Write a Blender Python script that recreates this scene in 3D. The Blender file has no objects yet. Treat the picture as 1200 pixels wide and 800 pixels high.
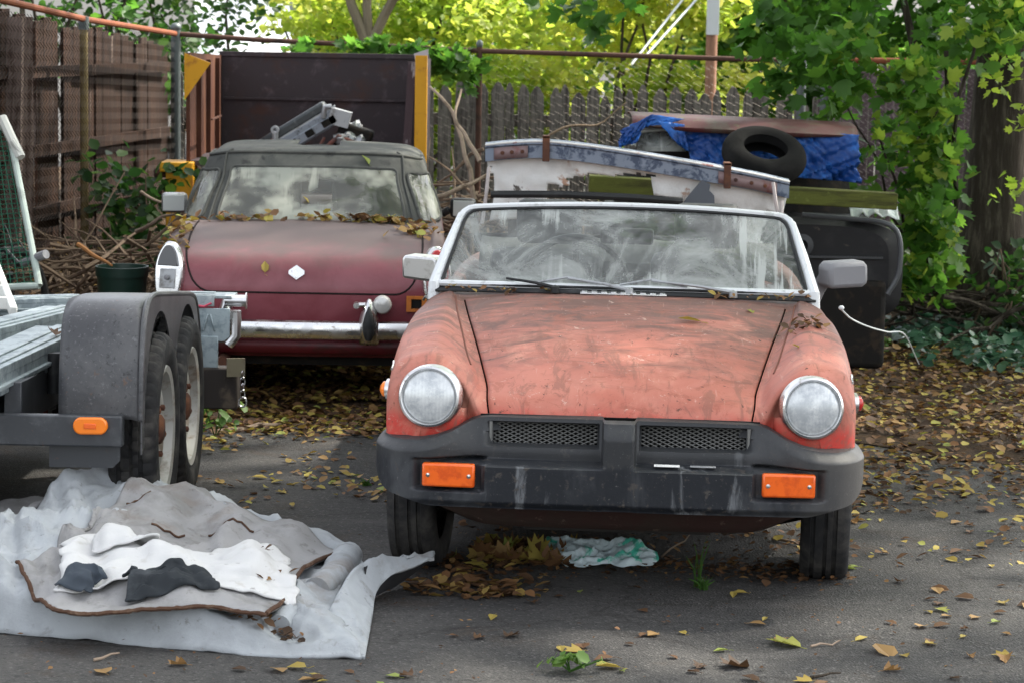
import bpy, bmesh, math, random
import numpy as np
from mathutils import Matrix, Vector, noise as mnoise
D = bpy.data
SC = bpy.context.scene
COL = SC.collection
rad = math.radians
rng = np.random.default_rng(7)
random.seed(7)

# ------------------------------------------------------------------ camera
CAM_H = 1.9
PITCH = math.atan(400 / 3000)
cam_d = D.cameras.new('camera')
cam = D.objects.new('camera', cam_d)
COL.objects.link(cam)
cam_d.sensor_width = 36.0
cam_d.lens = 90.0
cam_d.clip_end = 800
cam_d.dof.use_dof = True
cam_d.dof.focus_distance = 8.6
cam_d.dof.aperture_fstop = 9.0
cam.matrix_world = (Matrix.Translation((0, 0, CAM_H)) @ Matrix.Rotation(math.pi / 2 - PITCH, 4, 'X')
                    @ Matrix.Rotation(rad(1.0), 4, 'Z'))
SC.camera = cam

# ------------------------------------------------------------------ light
SUN_EL, SUN_AZ = 52.0, 62.0          # azimuth: compass from +Y towards +X
w = D.worlds.new('World')
SC.world = w
w.use_nodes = True
nt = w.node_tree
bg = nt.nodes['Background']
sky = nt.nodes.new('ShaderNodeTexSky')
sky.sky_type = 'NISHITA'
sky.sun_disc = False
sky.sun_elevation = rad(SUN_EL)
sky.sun_rotation = rad(SUN_AZ)
sky.dust_density = 3.0
hsv = nt.nodes.new('ShaderNodeHueSaturation'); hsv.inputs['Saturation'].default_value = .25     # hazy bright sky
nt.links.new(sky.outputs[0], hsv.inputs['Color']); nt.links.new(hsv.outputs[0], bg.inputs[0])
bg.inputs[1].default_value = 0.15
sun_d = D.lights.new('sun', 'SUN')
sun = D.objects.new('sun', sun_d)
COL.objects.link(sun)
sun_d.energy = 3.2
sun_d.angle = rad(2.0)
sun_d.color = (1.0, 0.94, 0.84)
sd = Vector((math.sin(rad(SUN_AZ)) * math.cos(rad(SUN_EL)), math.cos(rad(SUN_AZ)) * math.cos(rad(SUN_EL)), math.sin(rad(SUN_EL))))
sun.rotation_euler = sd.to_track_quat('Z', 'Y').to_euler()
SC.view_settings.view_transform = 'Standard'
SC.view_settings.look = 'None'
SC.view_settings.exposure = 1.95
SC.view_settings.gamma = 1.0
SC.render.engine = 'CYCLES'
SC.cycles.max_bounces = 8
SC.cycles.transparent_max_bounces = 16
SC.cycles.use_denoising = True

# ------------------------------------------------------------------ helpers
CAMR = np.array(cam.matrix_world.to_3x3())
def ray(px, py):
    return CAMR @ np.array([(px - 600) / 3000., -(py - 400) / 3000., -1.])
def gnd(px, py, z=0.0):
    """real point where the sight line of a photo pixel meets the height z"""
    d = ray(px, py); t = (z - CAM_H) / d[2]
    return np.array([0, 0, CAM_H]) + d * t
def at(px, py, Y):
    d = ray(px, py)
    return np.array([0, 0, CAM_H]) + d * (Y / d[1])

class MB:
    def __init__(s): s.v = []; s.f = []; s.m = []; s.n = 0
    def add(s, V, F, m=0):
        V = np.asarray(V, float).reshape(-1, 3)
        o = s.n; s.v.append(V); s.n += len(V)
        s.f += [tuple(int(i) + o for i in f) for f in F]; s.m += [m] * len(F)
        return s
    def box(s, c, size, rot=None, m=0):
        x, y, z = [k / 2 for k in size]
        V = np.array([(-x,-y,-z),(x,-y,-z),(x,y,-z),(-x,y,-z),(-x,-y,z),(x,-y,z),(x,y,z),(-x,y,z)])
        if rot is not None: V = V @ np.array(rot.to_3x3()).T
        return s.add(V + np.array(c), [(0,3,2,1),(4,5,6,7),(0,1,5,4),(1,2,6,5),(2,3,7,6),(3,0,4,7)], m)
    def bar(s, a, b, w, h, m=0):
        a = Vector(a); b = Vector(b); d = b - a
        q = d.to_track_quat('Y', 'Z').to_matrix()
        return s.box((a + b) / 2, (w, d.length, h), q, m)
    def tube(s, path, r, n=8, m=0, flat=None, closed=False):
        P = [Vector(p) for p in path]; k = len(P)
        R = [r] * k if np.isscalar(r) else list(r)
        V = []; up = None
        for i in range(k):
            t = (P[(i + 1) % k] - P[i - 1]) if closed else (P[min(i + 1, k - 1)] - P[max(i - 1, 0)])
            if t.length < 1e-9: t = Vector((0, 0, 1))
            t.normalize()
            if up is None:
                up = Vector((0, 0, 1)) if abs(t.z) < .9 else Vector((0, 1, 0))
            side = t.cross(up)
            if side.length < 1e-6: side = t.cross(Vector((1, 0, 0)))
            side.normalize(); up = side.cross(t).normalized()
            for j in range(n):
                a = 2 * math.pi * j / n
                V.append(P[i] + side * (math.cos(a) * R[i] * (flat or 1)) + up * (math.sin(a) * R[i]))
        F = []
        for i in range(k if closed else k - 1):
            i2 = (i + 1) % k
            for j in range(n):
                j2 = (j + 1) % n
                F.append((i * n + j, i2 * n + j, i2 * n + j2, i * n + j2))
        if not closed:
            F.append(tuple(range(n))); F.append(tuple(reversed(range((k - 1) * n, k * n))))
        return s.add([tuple(v) for v in V], F, m)
    def lathe(s, prof, n=32, M=None, m=0, mod=None):
        V = []
        for i in range(n):
            a = 2 * math.pi * i / n
            for j, (r, h) in enumerate(prof):
                rr = r if mod is None else r + mod(i, j)
                V.append((rr * math.cos(a), rr * math.sin(a), h))
        V = np.array(V)
        if M is not None: V = V @ np.array(M.to_3x3()).T + np.array(M.translation)
        k = len(prof); F = []
        for i in range(n):
            i2 = (i + 1) % n
            for j in range(k - 1):
                F.append((i * k + j, i2 * k + j, i2 * k + j + 1, i * k + j + 1))
        return s.add(V, F, m)
    def grid(s, P, m=0, keep=None, closed=False):
        P = np.asarray(P); a, b = P.shape[:2]
        F = []
        for i in range(a - 1):
            for j in range(b if closed else b - 1):
                j2 = (j + 1) % b
                if keep is None or keep(i, j): F.append((i * b + j, i * b + j2, (i + 1) * b + j2, (i + 1) * b + j))
        return s.add(P.reshape(-1, 3), F, m)
    def prism(s, poly, t, M=None, m=0):
        """2-D outline (x,y) extruded by t along z, then moved by M"""
        k = len(poly)
        V = np.array([(x, y, 0) for x, y in poly] + [(x, y, t) for x, y in poly])
        if M is not None: V = V @ np.array(M.to_3x3()).T + np.array(M.translation)
        F = [tuple(reversed(range(k))), tuple(range(k, 2 * k))] + [(i, (i + 1) % k, k + (i + 1) % k, k + i) for i in range(k)]
        return s.add(V, F, m)
    def blob(s, c, r, n=10, m=0, rot=None, amp=0.0, seed=0):
        V = []; F = []
        for i in range(n + 1):
            th = math.pi * i / n
            for j in range(2 * n):
                ph = math.pi * j / n
                p = Vector((math.sin(th) * math.cos(ph), math.sin(th) * math.sin(ph), math.cos(th)))
                k = 1 + amp * mnoise.noise(p * 2.0 + Vector((seed, seed * 1.7, 0)))
                p = Vector((p.x * r[0], p.y * r[1], p.z * r[2])) * k
                if rot is not None: p = rot @ p
                V.append(tuple(p + Vector(c)))
        for i in range(n):
            for j in range(2 * n):
                j2 = (j + 1) % (2 * n)
                F.append((i * 2 * n + j, (i + 1) * 2 * n + j, (i + 1) * 2 * n + j2, i * 2 * n + j2))
        return s.add(V, F, m)
    def build(s, name, mats, parent=None, world=False, smooth=35, bevel=0, solid=0, weld=0, sub=0):
        V = np.concatenate(s.v) if s.v else np.zeros((0, 3))
        if world and parent is not None:
            Mi = np.array(root_matrix(parent).inverted())
            V = V @ Mi[:3, :3].T + Mi[:3, 3]
        me = D.meshes.new(name)
        me.from_pydata(V.tolist(), [], s.f)
        mats = mats if isinstance(mats, (list, tuple)) else [mats]
        for q in mats: me.materials.append(q)
        if len(mats) > 1: me.polygons.foreach_set('material_index', np.array(s.m, dtype=np.int32))
        if weld:
            bm = bmesh.new(); bm.from_mesh(me)
            bmesh.ops.remove_doubles(bm, verts=bm.verts, dist=weld); bm.to_mesh(me); bm.free()
        if smooth:
            me.polygons.foreach_set('use_smooth', np.ones(len(me.polygons), dtype=bool))
            me.set_sharp_from_angle(angle=rad(smooth))
        me.update()
        o = D.objects.new(name, me); COL.objects.link(o)
        if parent is not None: o.parent = parent
        if solid:
            q = o.modifiers.new('solid', 'SOLIDIFY'); q.thickness = solid; q.offset = -1
        if bevel:
            q = o.modifiers.new('bevel', 'BEVEL'); q.width = bevel; q.segments = 2; q.limit_method = 'ANGLE'; q.angle_limit = rad(40)
        if sub:
            q = o.modifiers.new('sub', 'SUBSURF'); q.levels = sub; q.render_levels = sub
        return o

def root_matrix(o):
    M = Matrix.Identity(4)
    while o is not None:
        M = Matrix.LocRotScale(o.location, o.rotation_euler, o.scale) @ M
        o = o.parent
    return M
def tag(o, label=None, cat=None, group=None, kind=None):
    if label: o['label'] = label
    if cat: o['category'] = cat
    if group: o['group'] = group
    if kind: o['kind'] = kind
    return o
def thing(name, loc, label, cat, group=None, rot=(0, 0, 0)):
    o = D.objects.new(name, None); COL.objects.link(o)
    o.location = [float(q) for q in loc]; o.rotation_euler = rot; o.empty_display_size = .2
    return tag(o, label, cat, group)
def single(name, mb, mats, base, label, cat, group=None, **kw):
    """a thing that is one mesh, its origin at base; the MB is in world coordinates"""
    b = np.array(base, float)
    mb.v = [v - b for v in mb.v]
    o = mb.build(name, mats, **kw); o.location = [float(q) for q in b]
    return tag(o, label, cat, group)

def pchip1(P, k):
    """monotone cubic resample along axis 0 with k steps per segment"""
    P = np.asarray(P, float); n = len(P)
    d = P[1:] - P[:-1]
    t = np.zeros_like(P)
    t[1:-1] = np.where(d[:-1] * d[1:] > 0, 2 * d[:-1] * d[1:] / (d[:-1] + d[1:] + 1e-12 * np.sign(d[:-1] + d[1:] + 1e-30)), 0)
    t[0] = d[0]; t[-1] = d[-1]
    out = []
    for i in range(n - 1):
        for q in range(k):
            x = q / k
            h00 = 2*x**3-3*x**2+1; h10 = x**3-2*x**2+x; h01 = -2*x**3+3*x**2; h11 = x**3-x**2
            out.append(h00*P[i] + h10*t[i] + h01*P[i+1] + h11*t[i+1])
    out.append(P[-1])
    return np.array(out)
def cr1(P, k):
    """Catmull-Rom resample along axis 0"""
    P = np.asarray(P, float); n = len(P)
    t = np.zeros_like(P); t[1:-1] = (P[2:] - P[:-2]) / 2; t[0] = P[1] - P[0]; t[-1] = P[-1] - P[-2]
    out = []
    for i in range(n - 1):
        for q in range(k):
            x = q / k
            h00 = 2*x**3-3*x**2+1; h10 = x**3-2*x**2+x; h01 = -2*x**3+3*x**2; h11 = x**3-x**2
            out.append(h00*P[i] + h10*t[i] + h01*P[i+1] + h11*t[i+1])
    out.append(P[-1])
    return np.array(out)
def surf(ctrl, kr, kc):
    A = pchip1(ctrl, kr)
    B = pchip1(np.swapaxes(A, 0, 1), kc)
    return np.swapaxes(B, 0, 1)
def mirror_cols(P):
    Q = P[:, :0:-1].copy(); Q[..., 0] *= -1
    return np.concatenate([Q, P], axis=1)
def samp(P, fi, fj):
    a, b = P.shape[:2]
    i = min(max(int(fi), 0), a - 2); j = min(max(int(fj), 0), b - 2)
    u = fi - i; v = fj - j
    return (P[i, j]*(1-u)*(1-v) + P[i+1, j]*u*(1-v) + P[i, j+1]*(1-u)*v + P[i+1, j+1]*u*v)
def fnoise(x, y, z=0.0, s=1.0):
    return mnoise.noise(Vector((x * s, y * s, z)))

# ------------------------------------------------------------------ materials
def nodes(name):
    m = D.materials.new(name); m.use_nodes = True
    t = m.node_tree; b = t.nodes['Principled BSDF']
    return m, t, b
def tcoord(t, scale=(1, 1, 1), kind='Object', rot=(0, 0, 0)):
    c = t.nodes.new('ShaderNodeTexCoord'); mp = t.nodes.new('ShaderNodeMapping')
    mp.inputs['Scale'].default_value = scale; mp.inputs['Rotation'].default_value = rot
    t.links.new(c.outputs[kind], mp.inputs[0]); return mp.outputs[0]
def nz(t, vec, scale, detail=6, rough=.6, dist=0.0):
    n = t.nodes.new('ShaderNodeTexNoise')
    n.inputs['Scale'].default_value = scale; n.inputs['Detail'].default_value = detail
    n.inputs['Roughness'].default_value = rough; n.inputs['Distortion'].default_value = dist
    t.links.new(vec, n.inputs['Vector']); return n.outputs[0]
def rng_(t, val, a, b, c=0.0, d=1.0):
    n = t.nodes.new('ShaderNodeMapRange'); n.interpolation_type = 'SMOOTHSTEP'
    for i, q in zip((1, 2, 3, 4), (a, b, c, d)): n.inputs[i].default_value = q
    t.links.new(val, n.inputs[0]); return n.outputs[0]
def mathn(t, op, a, b):
    n = t.nodes.new('ShaderNodeMath'); n.operation = op
    for i, q in enumerate((a, b)):
        if hasattr(q, 'links'): t.links.new(q, n.inputs[i])
        else: n.inputs[i].default_value = q
    return n.outputs[0]
def mixc(t, fac, a, b, mode='MIX'):
    n = t.nodes.new('ShaderNodeMix'); n.data_type = 'RGBA'; n.blend_type = mode
    for k, q in ((0, fac), (6, a), (7, b)):
        if hasattr(q, 'links'): t.links.new(q, n.inputs[k])
        elif k == 0: n.inputs[0].default_value = q
        else: n.inputs[k].default_value = (*q, 1) if len(q) == 3 else q
    return n.outputs[2]
def bumpn(t, b, h, strength=.3, dist=.01):
    n = t.nodes.new('ShaderNodeBump'); n.inputs['Strength'].default_value = strength; n.inputs['Distance'].default_value = dist
    t.links.new(h, n.inputs['Height']); t.links.new(n.outputs[0], b.inputs['Normal'])
def mat(name, base, rough=.6, metal=0.0, layers=(), bump=None, spec=None, stretch=(1, 1, 1), rvar=None, coat=0):
    """layers: (colour, noise scale, low, high[, stretch][, strength])"""
    m, t, b = nodes(name)
    col = base
    for L in layers:
        c2, sc, lo, hi = L[:4]
        st = L[4] if len(L) > 4 else stretch
        k = L[5] if len(L) > 5 else 1.0
        v = tcoord(t, st)
        f = rng_(t, nz(t, v, sc, 8, .65, .3), lo, hi, 0, k)
        col = mixc(t, f, col, c2)
    if hasattr(col, 'links'): t.links.new(col, b.inputs['Base Color'])
    else: b.inputs['Base Color'].default_value = (*col, 1)
    b.inputs['Roughness'].default_value = rough; b.inputs['Metallic'].default_value = metal
    if spec is None: spec = .5 if rough < .45 else (.3 if rough < .7 else .14)
    b.inputs['Specular IOR Level'].default_value = spec
    if coat: b.inputs['Coat Weight'].default_value = coat
    if rvar:
        f = rng_(t, nz(t, tcoord(t), rvar[0], 5), .3, .7, rvar[1], rvar[2]); t.links.new(f, b.inputs['Roughness'])
    if bump:
        bumpn(t, b, nz(t, tcoord(t, bump[3] if len(bump) > 3 else stretch), bump[0], 8, .7), bump[1], bump[2])
    return m

# orange paint: faded, chalky, dark mould towards the screen, fresh red low on the nose
def orange_paint():
    m, t, b = nodes('faded_orange_paint')
    v = tcoord(t)
    sep = t.nodes.new('ShaderNodeSeparateXYZ'); t.links.new(v, sep.inputs[0])
    x, y, z = sep.outputs
    big = nz(t, v, 3.0, 8, .65, .4)
    col = mixc(t, rng_(t, big, .35, .65), (.37, .112, .078), (.43, .165, .122))
    # fresher red near the nose and low
    low = mathn(t, 'ADD', z, mathn(t, 'MULTIPLY', nz(t, v, 9, 5), .12))
    col = mixc(t, rng_(t, low, .70, .62, 0, .85), col, (.50, .030, .022))
    # chalk bloom
    chalk = rng_(t, nz(t, tcoord(t, (1, .45, 1)), 6.0, 9, .7, .6), .50, .74, 0, .55)
    col = mixc(t, chalk, col, (.56, .27, .19))
    # brown mould / dirt, heavier towards the cowl
    yy = mathn(t, 'ADD', mathn(t, 'MULTIPLY', y, .30), nz(t, tcoord(t, (1.0, 2.4, 1)), 4.5, 9, .7, .8))
    col = mixc(t, rng_(t, yy, .58, .90, 0, .88), col, (.098, .056, .046))
    # dirt streaks and specks
    sp = rng_(t, nz(t, v, 38, 6, .75), .63, .74, 0, .8)
    col = mixc(t, sp, col, (.10, .045, .035))
    sp2 = rng_(t, nz(t, v, 14, 8, .8, 1.0), .61, .63, 0, .6)
    col = mixc(t, sp2, col, (.55, .40, .33))
    smear = rng_(t, nz(t, tcoord(t, (2.6, .55, 1), rot=(0, 0, .25)), 5.5, 10, .74, 1.2), .53, .61, 0, .62)
    col = mixc(t, smear, col, (.20, .085, .062))
    blot = rng_(t, nz(t, v, 8.5, 10, .78, 1.4), .555, .585, 0, .55)
    col = mixc(t, blot, col, (.27, .085, .055))
    rust = rng_(t, nz(t, v, 26, 10, .78, .6), .615, .63, 0, .95)
    col = mixc(t, rust, col, (.060, .030, .022))
    scr = rng_(t, nz(t, tcoord(t, (18, 1.3, 6), rot=(0, 0, .5)), 5, 4, .6), .665, .70, 0, .28)
    col = mixc(t, scr, col, (.50, .33, .26))
    t.links.new(col, b.inputs['Base Color'])
    t.links.new(rng_(t, big, .3, .7, .48, .68), b.inputs['Roughness'])
    b.inputs['Specular IOR Level'].default_value = .28
    bumpn(t, b, nz(t, v, 60, 6, .7), .06, .004)
    return m
def maroon_paint():
    m, t, b = nodes('faded_maroon_paint')
    v = tcoord(t)
    sep = t.nodes.new('ShaderNodeSeparateXYZ'); t.links.new(v, sep.inputs[0])
    x, y, z = sep.outputs
    n1 = nz(t, v, 4, 8, .65, .4)
    col = mixc(t, rng_(t, n1, .35, .65), (.155, .028, .038), (.205, .052, .065))
    zz = mathn(t, 'ADD', mathn(t, 'MULTIPLY', z, 1.0), mathn(t, 'MULTIPLY', nz(t, tcoord(t, (1, 1, .6)), 5, 8, .7, .6), .22))
    col = mixc(t, rng_(t, zz, .74, .89, 0, .93), col, (.090, .066, .060))
    sp = rng_(t, nz(t, v, 30, 6, .75), .62, .74, 0, .7)
    col = mixc(t, sp, col, (.19, .085, .085))
    t.links.new(col, b.inputs['Base Color'])
    t.links.new(rng_(t, zz, .66, .88, .34, .66), b.inputs['Roughness'])
    bumpn(t, b, nz(t, v, 50, 6, .7), .06, .004)
    return m
ORANGE = orange_paint()
MAROON = maroon_paint()
RUBBER = mat('bumper_rubber', (.008, .010, .014), .5, layers=[((.05, .053, .058), 4, .50, .66, (1, 1, .4), .7), ((.22, .23, .24), 9, .60, .70, (1, 1, .16), .55), ((.30, .30, .29), 6, .66, .70, (1, 1, .5), .5), ((.05, .044, .04), 30, .56, .66), ((.14, .14, .14), 60, .68, .74)], bump=(90, .2, .004), spec=.35)
def dusty_rubber(m):
    """dust and chalk that lie on the ledge and upper part of the rubber bumper"""
    t = m.node_tree; b = t.nodes['Principled BSDF']; v = tcoord(t)
    sep = t.nodes.new('ShaderNodeSeparateXYZ'); t.links.new(v, sep.inputs[0])
    old = b.inputs['Base Color'].links[0].from_socket
    h = mathn(t, 'ADD', sep.outputs[2], mathn(t, 'MULTIPLY', nz(t, v, 7, 8, .7, .5), .10))
    f = rng_(t, h, .515, .55, 0, .6)
    c = mixc(t, f, old, (.032, .033, .034))
    side = rng_(t, mathn(t, 'ADD', sep.outputs[0], mathn(t, 'MULTIPLY', nz(t, v, 4, 6), .5)), .70, .95, 0, .6)
    c = mixc(t, side, c, (.085, .080, .074))
    spk = rng_(t, nz(t, v, 120, 4, .7), .64, .70, 0, .5)
    c = mixc(t, spk, c, (.16, .155, .15))
    t.links.new(c, b.inputs['Base Color'])
dusty_rubber(RUBBER)
TYRE = mat('tyre_rubber', (.020, .020, .021), .78, layers=[((.062, .058, .053), 9, .42, .7)], bump=(60, .2, .004))
CHROME = mat('pitted_chrome', (.62, .62, .62), .2, 1.0, layers=[((.30, .27, .24), 30, .58, .7)], rvar=(12, .14, .4))
SILVER = mat('silver_frame_paint', (.60, .62, .63), .42, .25, layers=[((.30, .31, .30), 18, .55, .75)])
ALLOY = mat('dull_alloy', (.34, .35, .36), .5, .7, layers=[((.16, .15, .14), 16, .5, .7)], bump=(60, .2, .003))
GALV = mat('galvanised_steel', (.30, .345, .36), .48, .45, layers=[((.19, .225, .24), 14, .45, .6), ((.41, .45, .46), 30, .55, .7), ((.14, .12, .10), 6, .66, .78)], bump=(40, .1, .003))
BLACKP = mat('dull_black_plastic', (.016, .017, .018), .55, layers=[((.05, .05, .05), 9, .5, .75)])
DARK = mat('dark_underbody', (.012, .011, .010), .85, layers=[((.03, .022, .016), 12, .5, .7)])
STEEL = mat('black_painted_steel', (.030, .033, .038), .42, layers=[((.075, .08, .085), 7, .46, .7), ((.10, .05, .03), 16, .63, .74), ((.13, .135, .14), 40, .6, .75, (1, 1, 1), .5)], bump=(50, .15, .003))
FENDERM = mat('worn_fender_steel', (.034, .035, .039), .40, layers=[((.070, .070, .072), 4, .42, .64), ((.15, .15, .155), 75, .57, .66, (1, 1, 1), .5), ((.020, .020, .022), 50, .58, .66), ((.09, .05, .032), 18, .62, .70)], bump=(60, .2, .003))
RUST = mat('rusty_steel', (.085, .040, .028), .8, layers=[((.15, .065, .035), 8, .45, .65), ((.035, .024, .024), 5, .5, .7)], bump=(40, .4, .006))
RUSTDK = mat('dark_rusted_plate', (.036, .026, .030), .62, layers=[((.085, .062, .072), 9, .52, .7, (1, 1, 1), .8), ((.055, .024, .018), 3.5, .5, .7)], bump=(50, .3, .004))
RUSTBR = mat('brown_rusted_plate', (.075, .030, .019), .7, layers=[((.13, .058, .032), 6, .48, .7, (2, 2, .5)), ((.05, .022, .016), 5, .5, .7, (2, 2, .4))], bump=(40, .3, .004))
YELLOW = mat('worn_yellow_paint', (.56, .27, .008), .5, layers=[((.30, .11, .015), 7, .52, .72), ((.14, .055, .03), 20, .62, .74)], bump=(40, .2, .003))
AMBER = mat('amber_lens', (.78, .12, .008), .28, layers=[((.60, .075, .006), 24, .45, .65)], coat=.3)
AMBER2 = mat('orange_marker_lens', (.85, .20, .008), .25, coat=.3)
REDLENS = mat('red_lens', (.40, .012, .012), .25, coat=.4)
GREYPL = mat('grey_plastic', (.19, .19, .20), .6, layers=[((.30, .30, .31), 9, .5, .7)])
CANVAS = mat('faded_black_canvas', (.062, .064, .060), .85, layers=[((.105, .105, .094), 4, .42, .68), ((.035, .036, .036), 13, .55, .7)], bump=(220, .3, .003))
INTER = mat('black_vinyl', (.020, .021, .022), .55, layers=[((.06, .06, .055), 7, .5, .7)])
WHITEP = mat('white_sticker', (.7, .7, .68), .5)
AMBERTAPE = mat('amber_bezel', (.42, .13, .02), .5, layers=[((.25, .06, .015), 20, .5, .7)])
def glass_mat(name, dirt=(.33, .34, .31), base=.30, streak=True, tint=(.78, .83, .82), amount=.75, det=9, dist=.8):
    m, t, b = nodes(name)
    out = t.nodes['Material Output']
    v = tcoord(t)
    tr = t.nodes.new('ShaderNodeBsdfTransparent'); tr.inputs[0].default_value = (*tint, 1)
    gl = t.nodes.new('ShaderNodeBsdfGlossy'); gl.inputs['Roughness'].default_value = .06
    fr = t.nodes.new('ShaderNodeFresnel'); fr.inputs[0].default_value = 1.5
    g = t.nodes.new('ShaderNodeMixShader'); t.links.new(fr.outputs[0], g.inputs[0]); t.links.new(tr.outputs[0], g.inputs[1]); t.links.new(gl.outputs[0], g.inputs[2])
    df = t.nodes.new('ShaderNodeBsdfDiffuse'); df.inputs[0].default_value = (*dirt, 1)
    f = rng_(t, nz(t, v, 3.6, det, .72, dist), .36, .66, base * .25, base * 1.5)
    sp = rng_(t, nz(t, v, 55, 4, .7), .60, .74, 0, .22)
    f = mathn(t, 'ADD', f, sp)
    if streak:
        s1 = nz(t, tcoord(t, (15, 1.0, .9), rot=(0, rad(-14) if det < 5 else 0, 0)), 1.6 if det > 5 else .8, 5, .6, .15)  # on the vinyl the streaks slant, painted in for white reflections
        s2 = nz(t, tcoord(t, (1.6, 1, 1)), 1.9, 2, .5)
        st = mathn(t, 'MULTIPLY', rng_(t, s1, .53, .66), rng_(t, s2, .44, .58, 0, .85))
        f = mathn(t, 'ADD', f, st)
    f = mathn(t, 'MINIMUM', f, amount)
    mx = t.nodes.new('ShaderNodeMixShader')
    t.links.new(f, mx.inputs[0]); t.links.new(g.outputs[0], mx.inputs[1]); t.links.new(df.outputs[0], mx.inputs[2])
    t.links.new(mx.outputs[0], out.inputs[0]); t.nodes.remove(b)
    return m
SCREEN = glass_mat('dirty_windscreen_glass', base=.47, dirt=(.40, .42, .40), amount=.85)
VINYL = glass_mat('cloudy_vinyl_window', dirt=(.30, .31, .27), base=.62, tint=(.50, .51, .47), amount=.9, det=3, dist=.1)
def lens_mat():
    m, t, b = nodes('headlight_glass')
    v = tcoord(t)
    c = mixc(t, rng_(t, nz(t, v, 22, 6, .7), .35, .65), (.36, .385, .40), (.60, .62, .62))
    wv = t.nodes.new('ShaderNodeTexWave'); wv.wave_type = 'BANDS'; wv.bands_direction = 'X'
    wv.inputs['Scale'].default_value = 28; wv.inputs['Distortion'].default_value = .6
    t.links.new(v, wv.inputs[0])
    c = mixc(t, mathn(t, 'MULTIPLY', wv.outputs[1], .24), c, (.40, .42, .44))
    t.links.new(c, b.inputs['Base Color'])
    b.inputs['Metallic'].default_value = .25; b.inputs['Roughness'].default_value = .25
    b.inputs['Coat Weight'].default_value = 1.0; b.inputs['Coat Roughness'].default_value = .05
    bumpn(t, b, wv.outputs[1], .15, .002)
    return m
LENS = lens_mat()
def leaf_mat(name, stops, trans=.45, rough=.5, dry=False):
    m, t, b = nodes(name)
    a = t.nodes.new('ShaderNodeAttribute'); a.attribute_name = 'rnd'
    cr = t.nodes.new('ShaderNodeValToRGB')
    e = cr.color_ramp.elements
    e[0].position, e[0].color = stops[0][0], (*stops[0][1], 1)
    e[1].position, e[1].color = stops[-1][0], (*stops[-1][1], 1)
    for p, c in stops[1:-1]:
        k = e.new(p); k.color = (*c, 1)
    t.links.new(a.outputs['Fac'], cr.inputs[0])
    t.links.new(cr.outputs[0], b.inputs['Base Color'])
    b.inputs['Roughness'].default_value = rough
    b.inputs['Specular IOR Level'].default_value = .3
    if trans:
        tl = t.nodes.new('ShaderNodeBsdfTranslucent')
        hs = t.nodes.new('ShaderNodeHueSaturation'); hs.inputs['Value'].default_value = 2.0; hs.inputs['Saturation'].default_value = 1.05
        t.links.new(cr.outputs[0], hs.inputs['Color']); t.links.new(hs.outputs[0], tl.inputs[0])
        mx = t.nodes.new('ShaderNodeMixShader'); mx.inputs[0].default_value = trans
        t.links.new(b.outputs[0], mx.inputs[1]); t.links.new(tl.outputs[0], mx.inputs[2])
        t.links.new(mx.outputs[0], t.nodes['Material Output'].inputs[0])
    return m
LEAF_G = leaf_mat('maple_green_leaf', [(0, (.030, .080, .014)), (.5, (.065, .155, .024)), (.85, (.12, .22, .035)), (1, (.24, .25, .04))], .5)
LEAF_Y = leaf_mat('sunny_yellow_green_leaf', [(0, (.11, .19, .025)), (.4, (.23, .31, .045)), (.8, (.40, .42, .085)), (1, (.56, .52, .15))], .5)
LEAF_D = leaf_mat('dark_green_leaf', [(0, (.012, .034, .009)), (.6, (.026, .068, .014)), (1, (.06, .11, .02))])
IVY = leaf_mat('dusty_ivy_leaf', [(0, (.014, .045, .026)), (.6, (.03, .085, .05)), (1, (.07, .13, .07))], .2, .4)
LITTER = leaf_mat('fallen_leaf_mix', [(0, (.035, .020, .011)), (.30, (.095, .050, .024)), (.50, (.17, .085, .035)), (.64, (.26, .16, .06)), (.78, (.27, .195, .045)), (.92, (.33, .27, .06)), (1, (.19, .23, .05))], .15, .7)
BARK = mat('tree_bark', (.042, .034, .026), .9, layers=[((.10, .085, .066), 9, .45, .7, (3, 3, .5))], bump=(9, .9, .03, (4, 4, .6)))
BARKL = mat('pale_bark', (.20, .17, .12), .9, layers=[((.10, .085, .06), 7, .5, .7, (3, 3, .6))], bump=(12, .6, .02, (3, 3, .6)))
TWIG = mat('dry_twig', (.16, .115, .08), .9, layers=[((.07, .048, .034), 14, .45, .7)])
WOODG = mat('weathered_grey_picket', (.155, .142, .130), .9, layers=[((.045, .040, .038), 7, .42, .66, (6, 6, .5)), ((.20, .19, .18), 10, .60, .75, (8, 8, .4))], bump=(20, .6, .006, (8, 8, .4)))
WOODB = mat('old_brown_board', (.036, .020, .0135), .9, layers=[((.020, .013, .011), 5, .42, .62, (5, 5, .35)), ((.17, .13, .11), 4, .60, .70, (5, 5, .22), .8), ((.055, .028, .018), 3, .5, .7, (5, 5, .4))], bump=(16, .6, .006, (8, 8, .4)))  # pale upright streaks put patches of sunlight into the board colour
MOSSY = mat('mossy_green_beam', (.085, .095, .022), .85, layers=[((.045, .045, .016), 8, .45, .65, (.4, 3, 3)), ((.13, .15, .04), 20, .58, .72)], bump=(20, .5, .006, (.5, 5, 5)))

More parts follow.
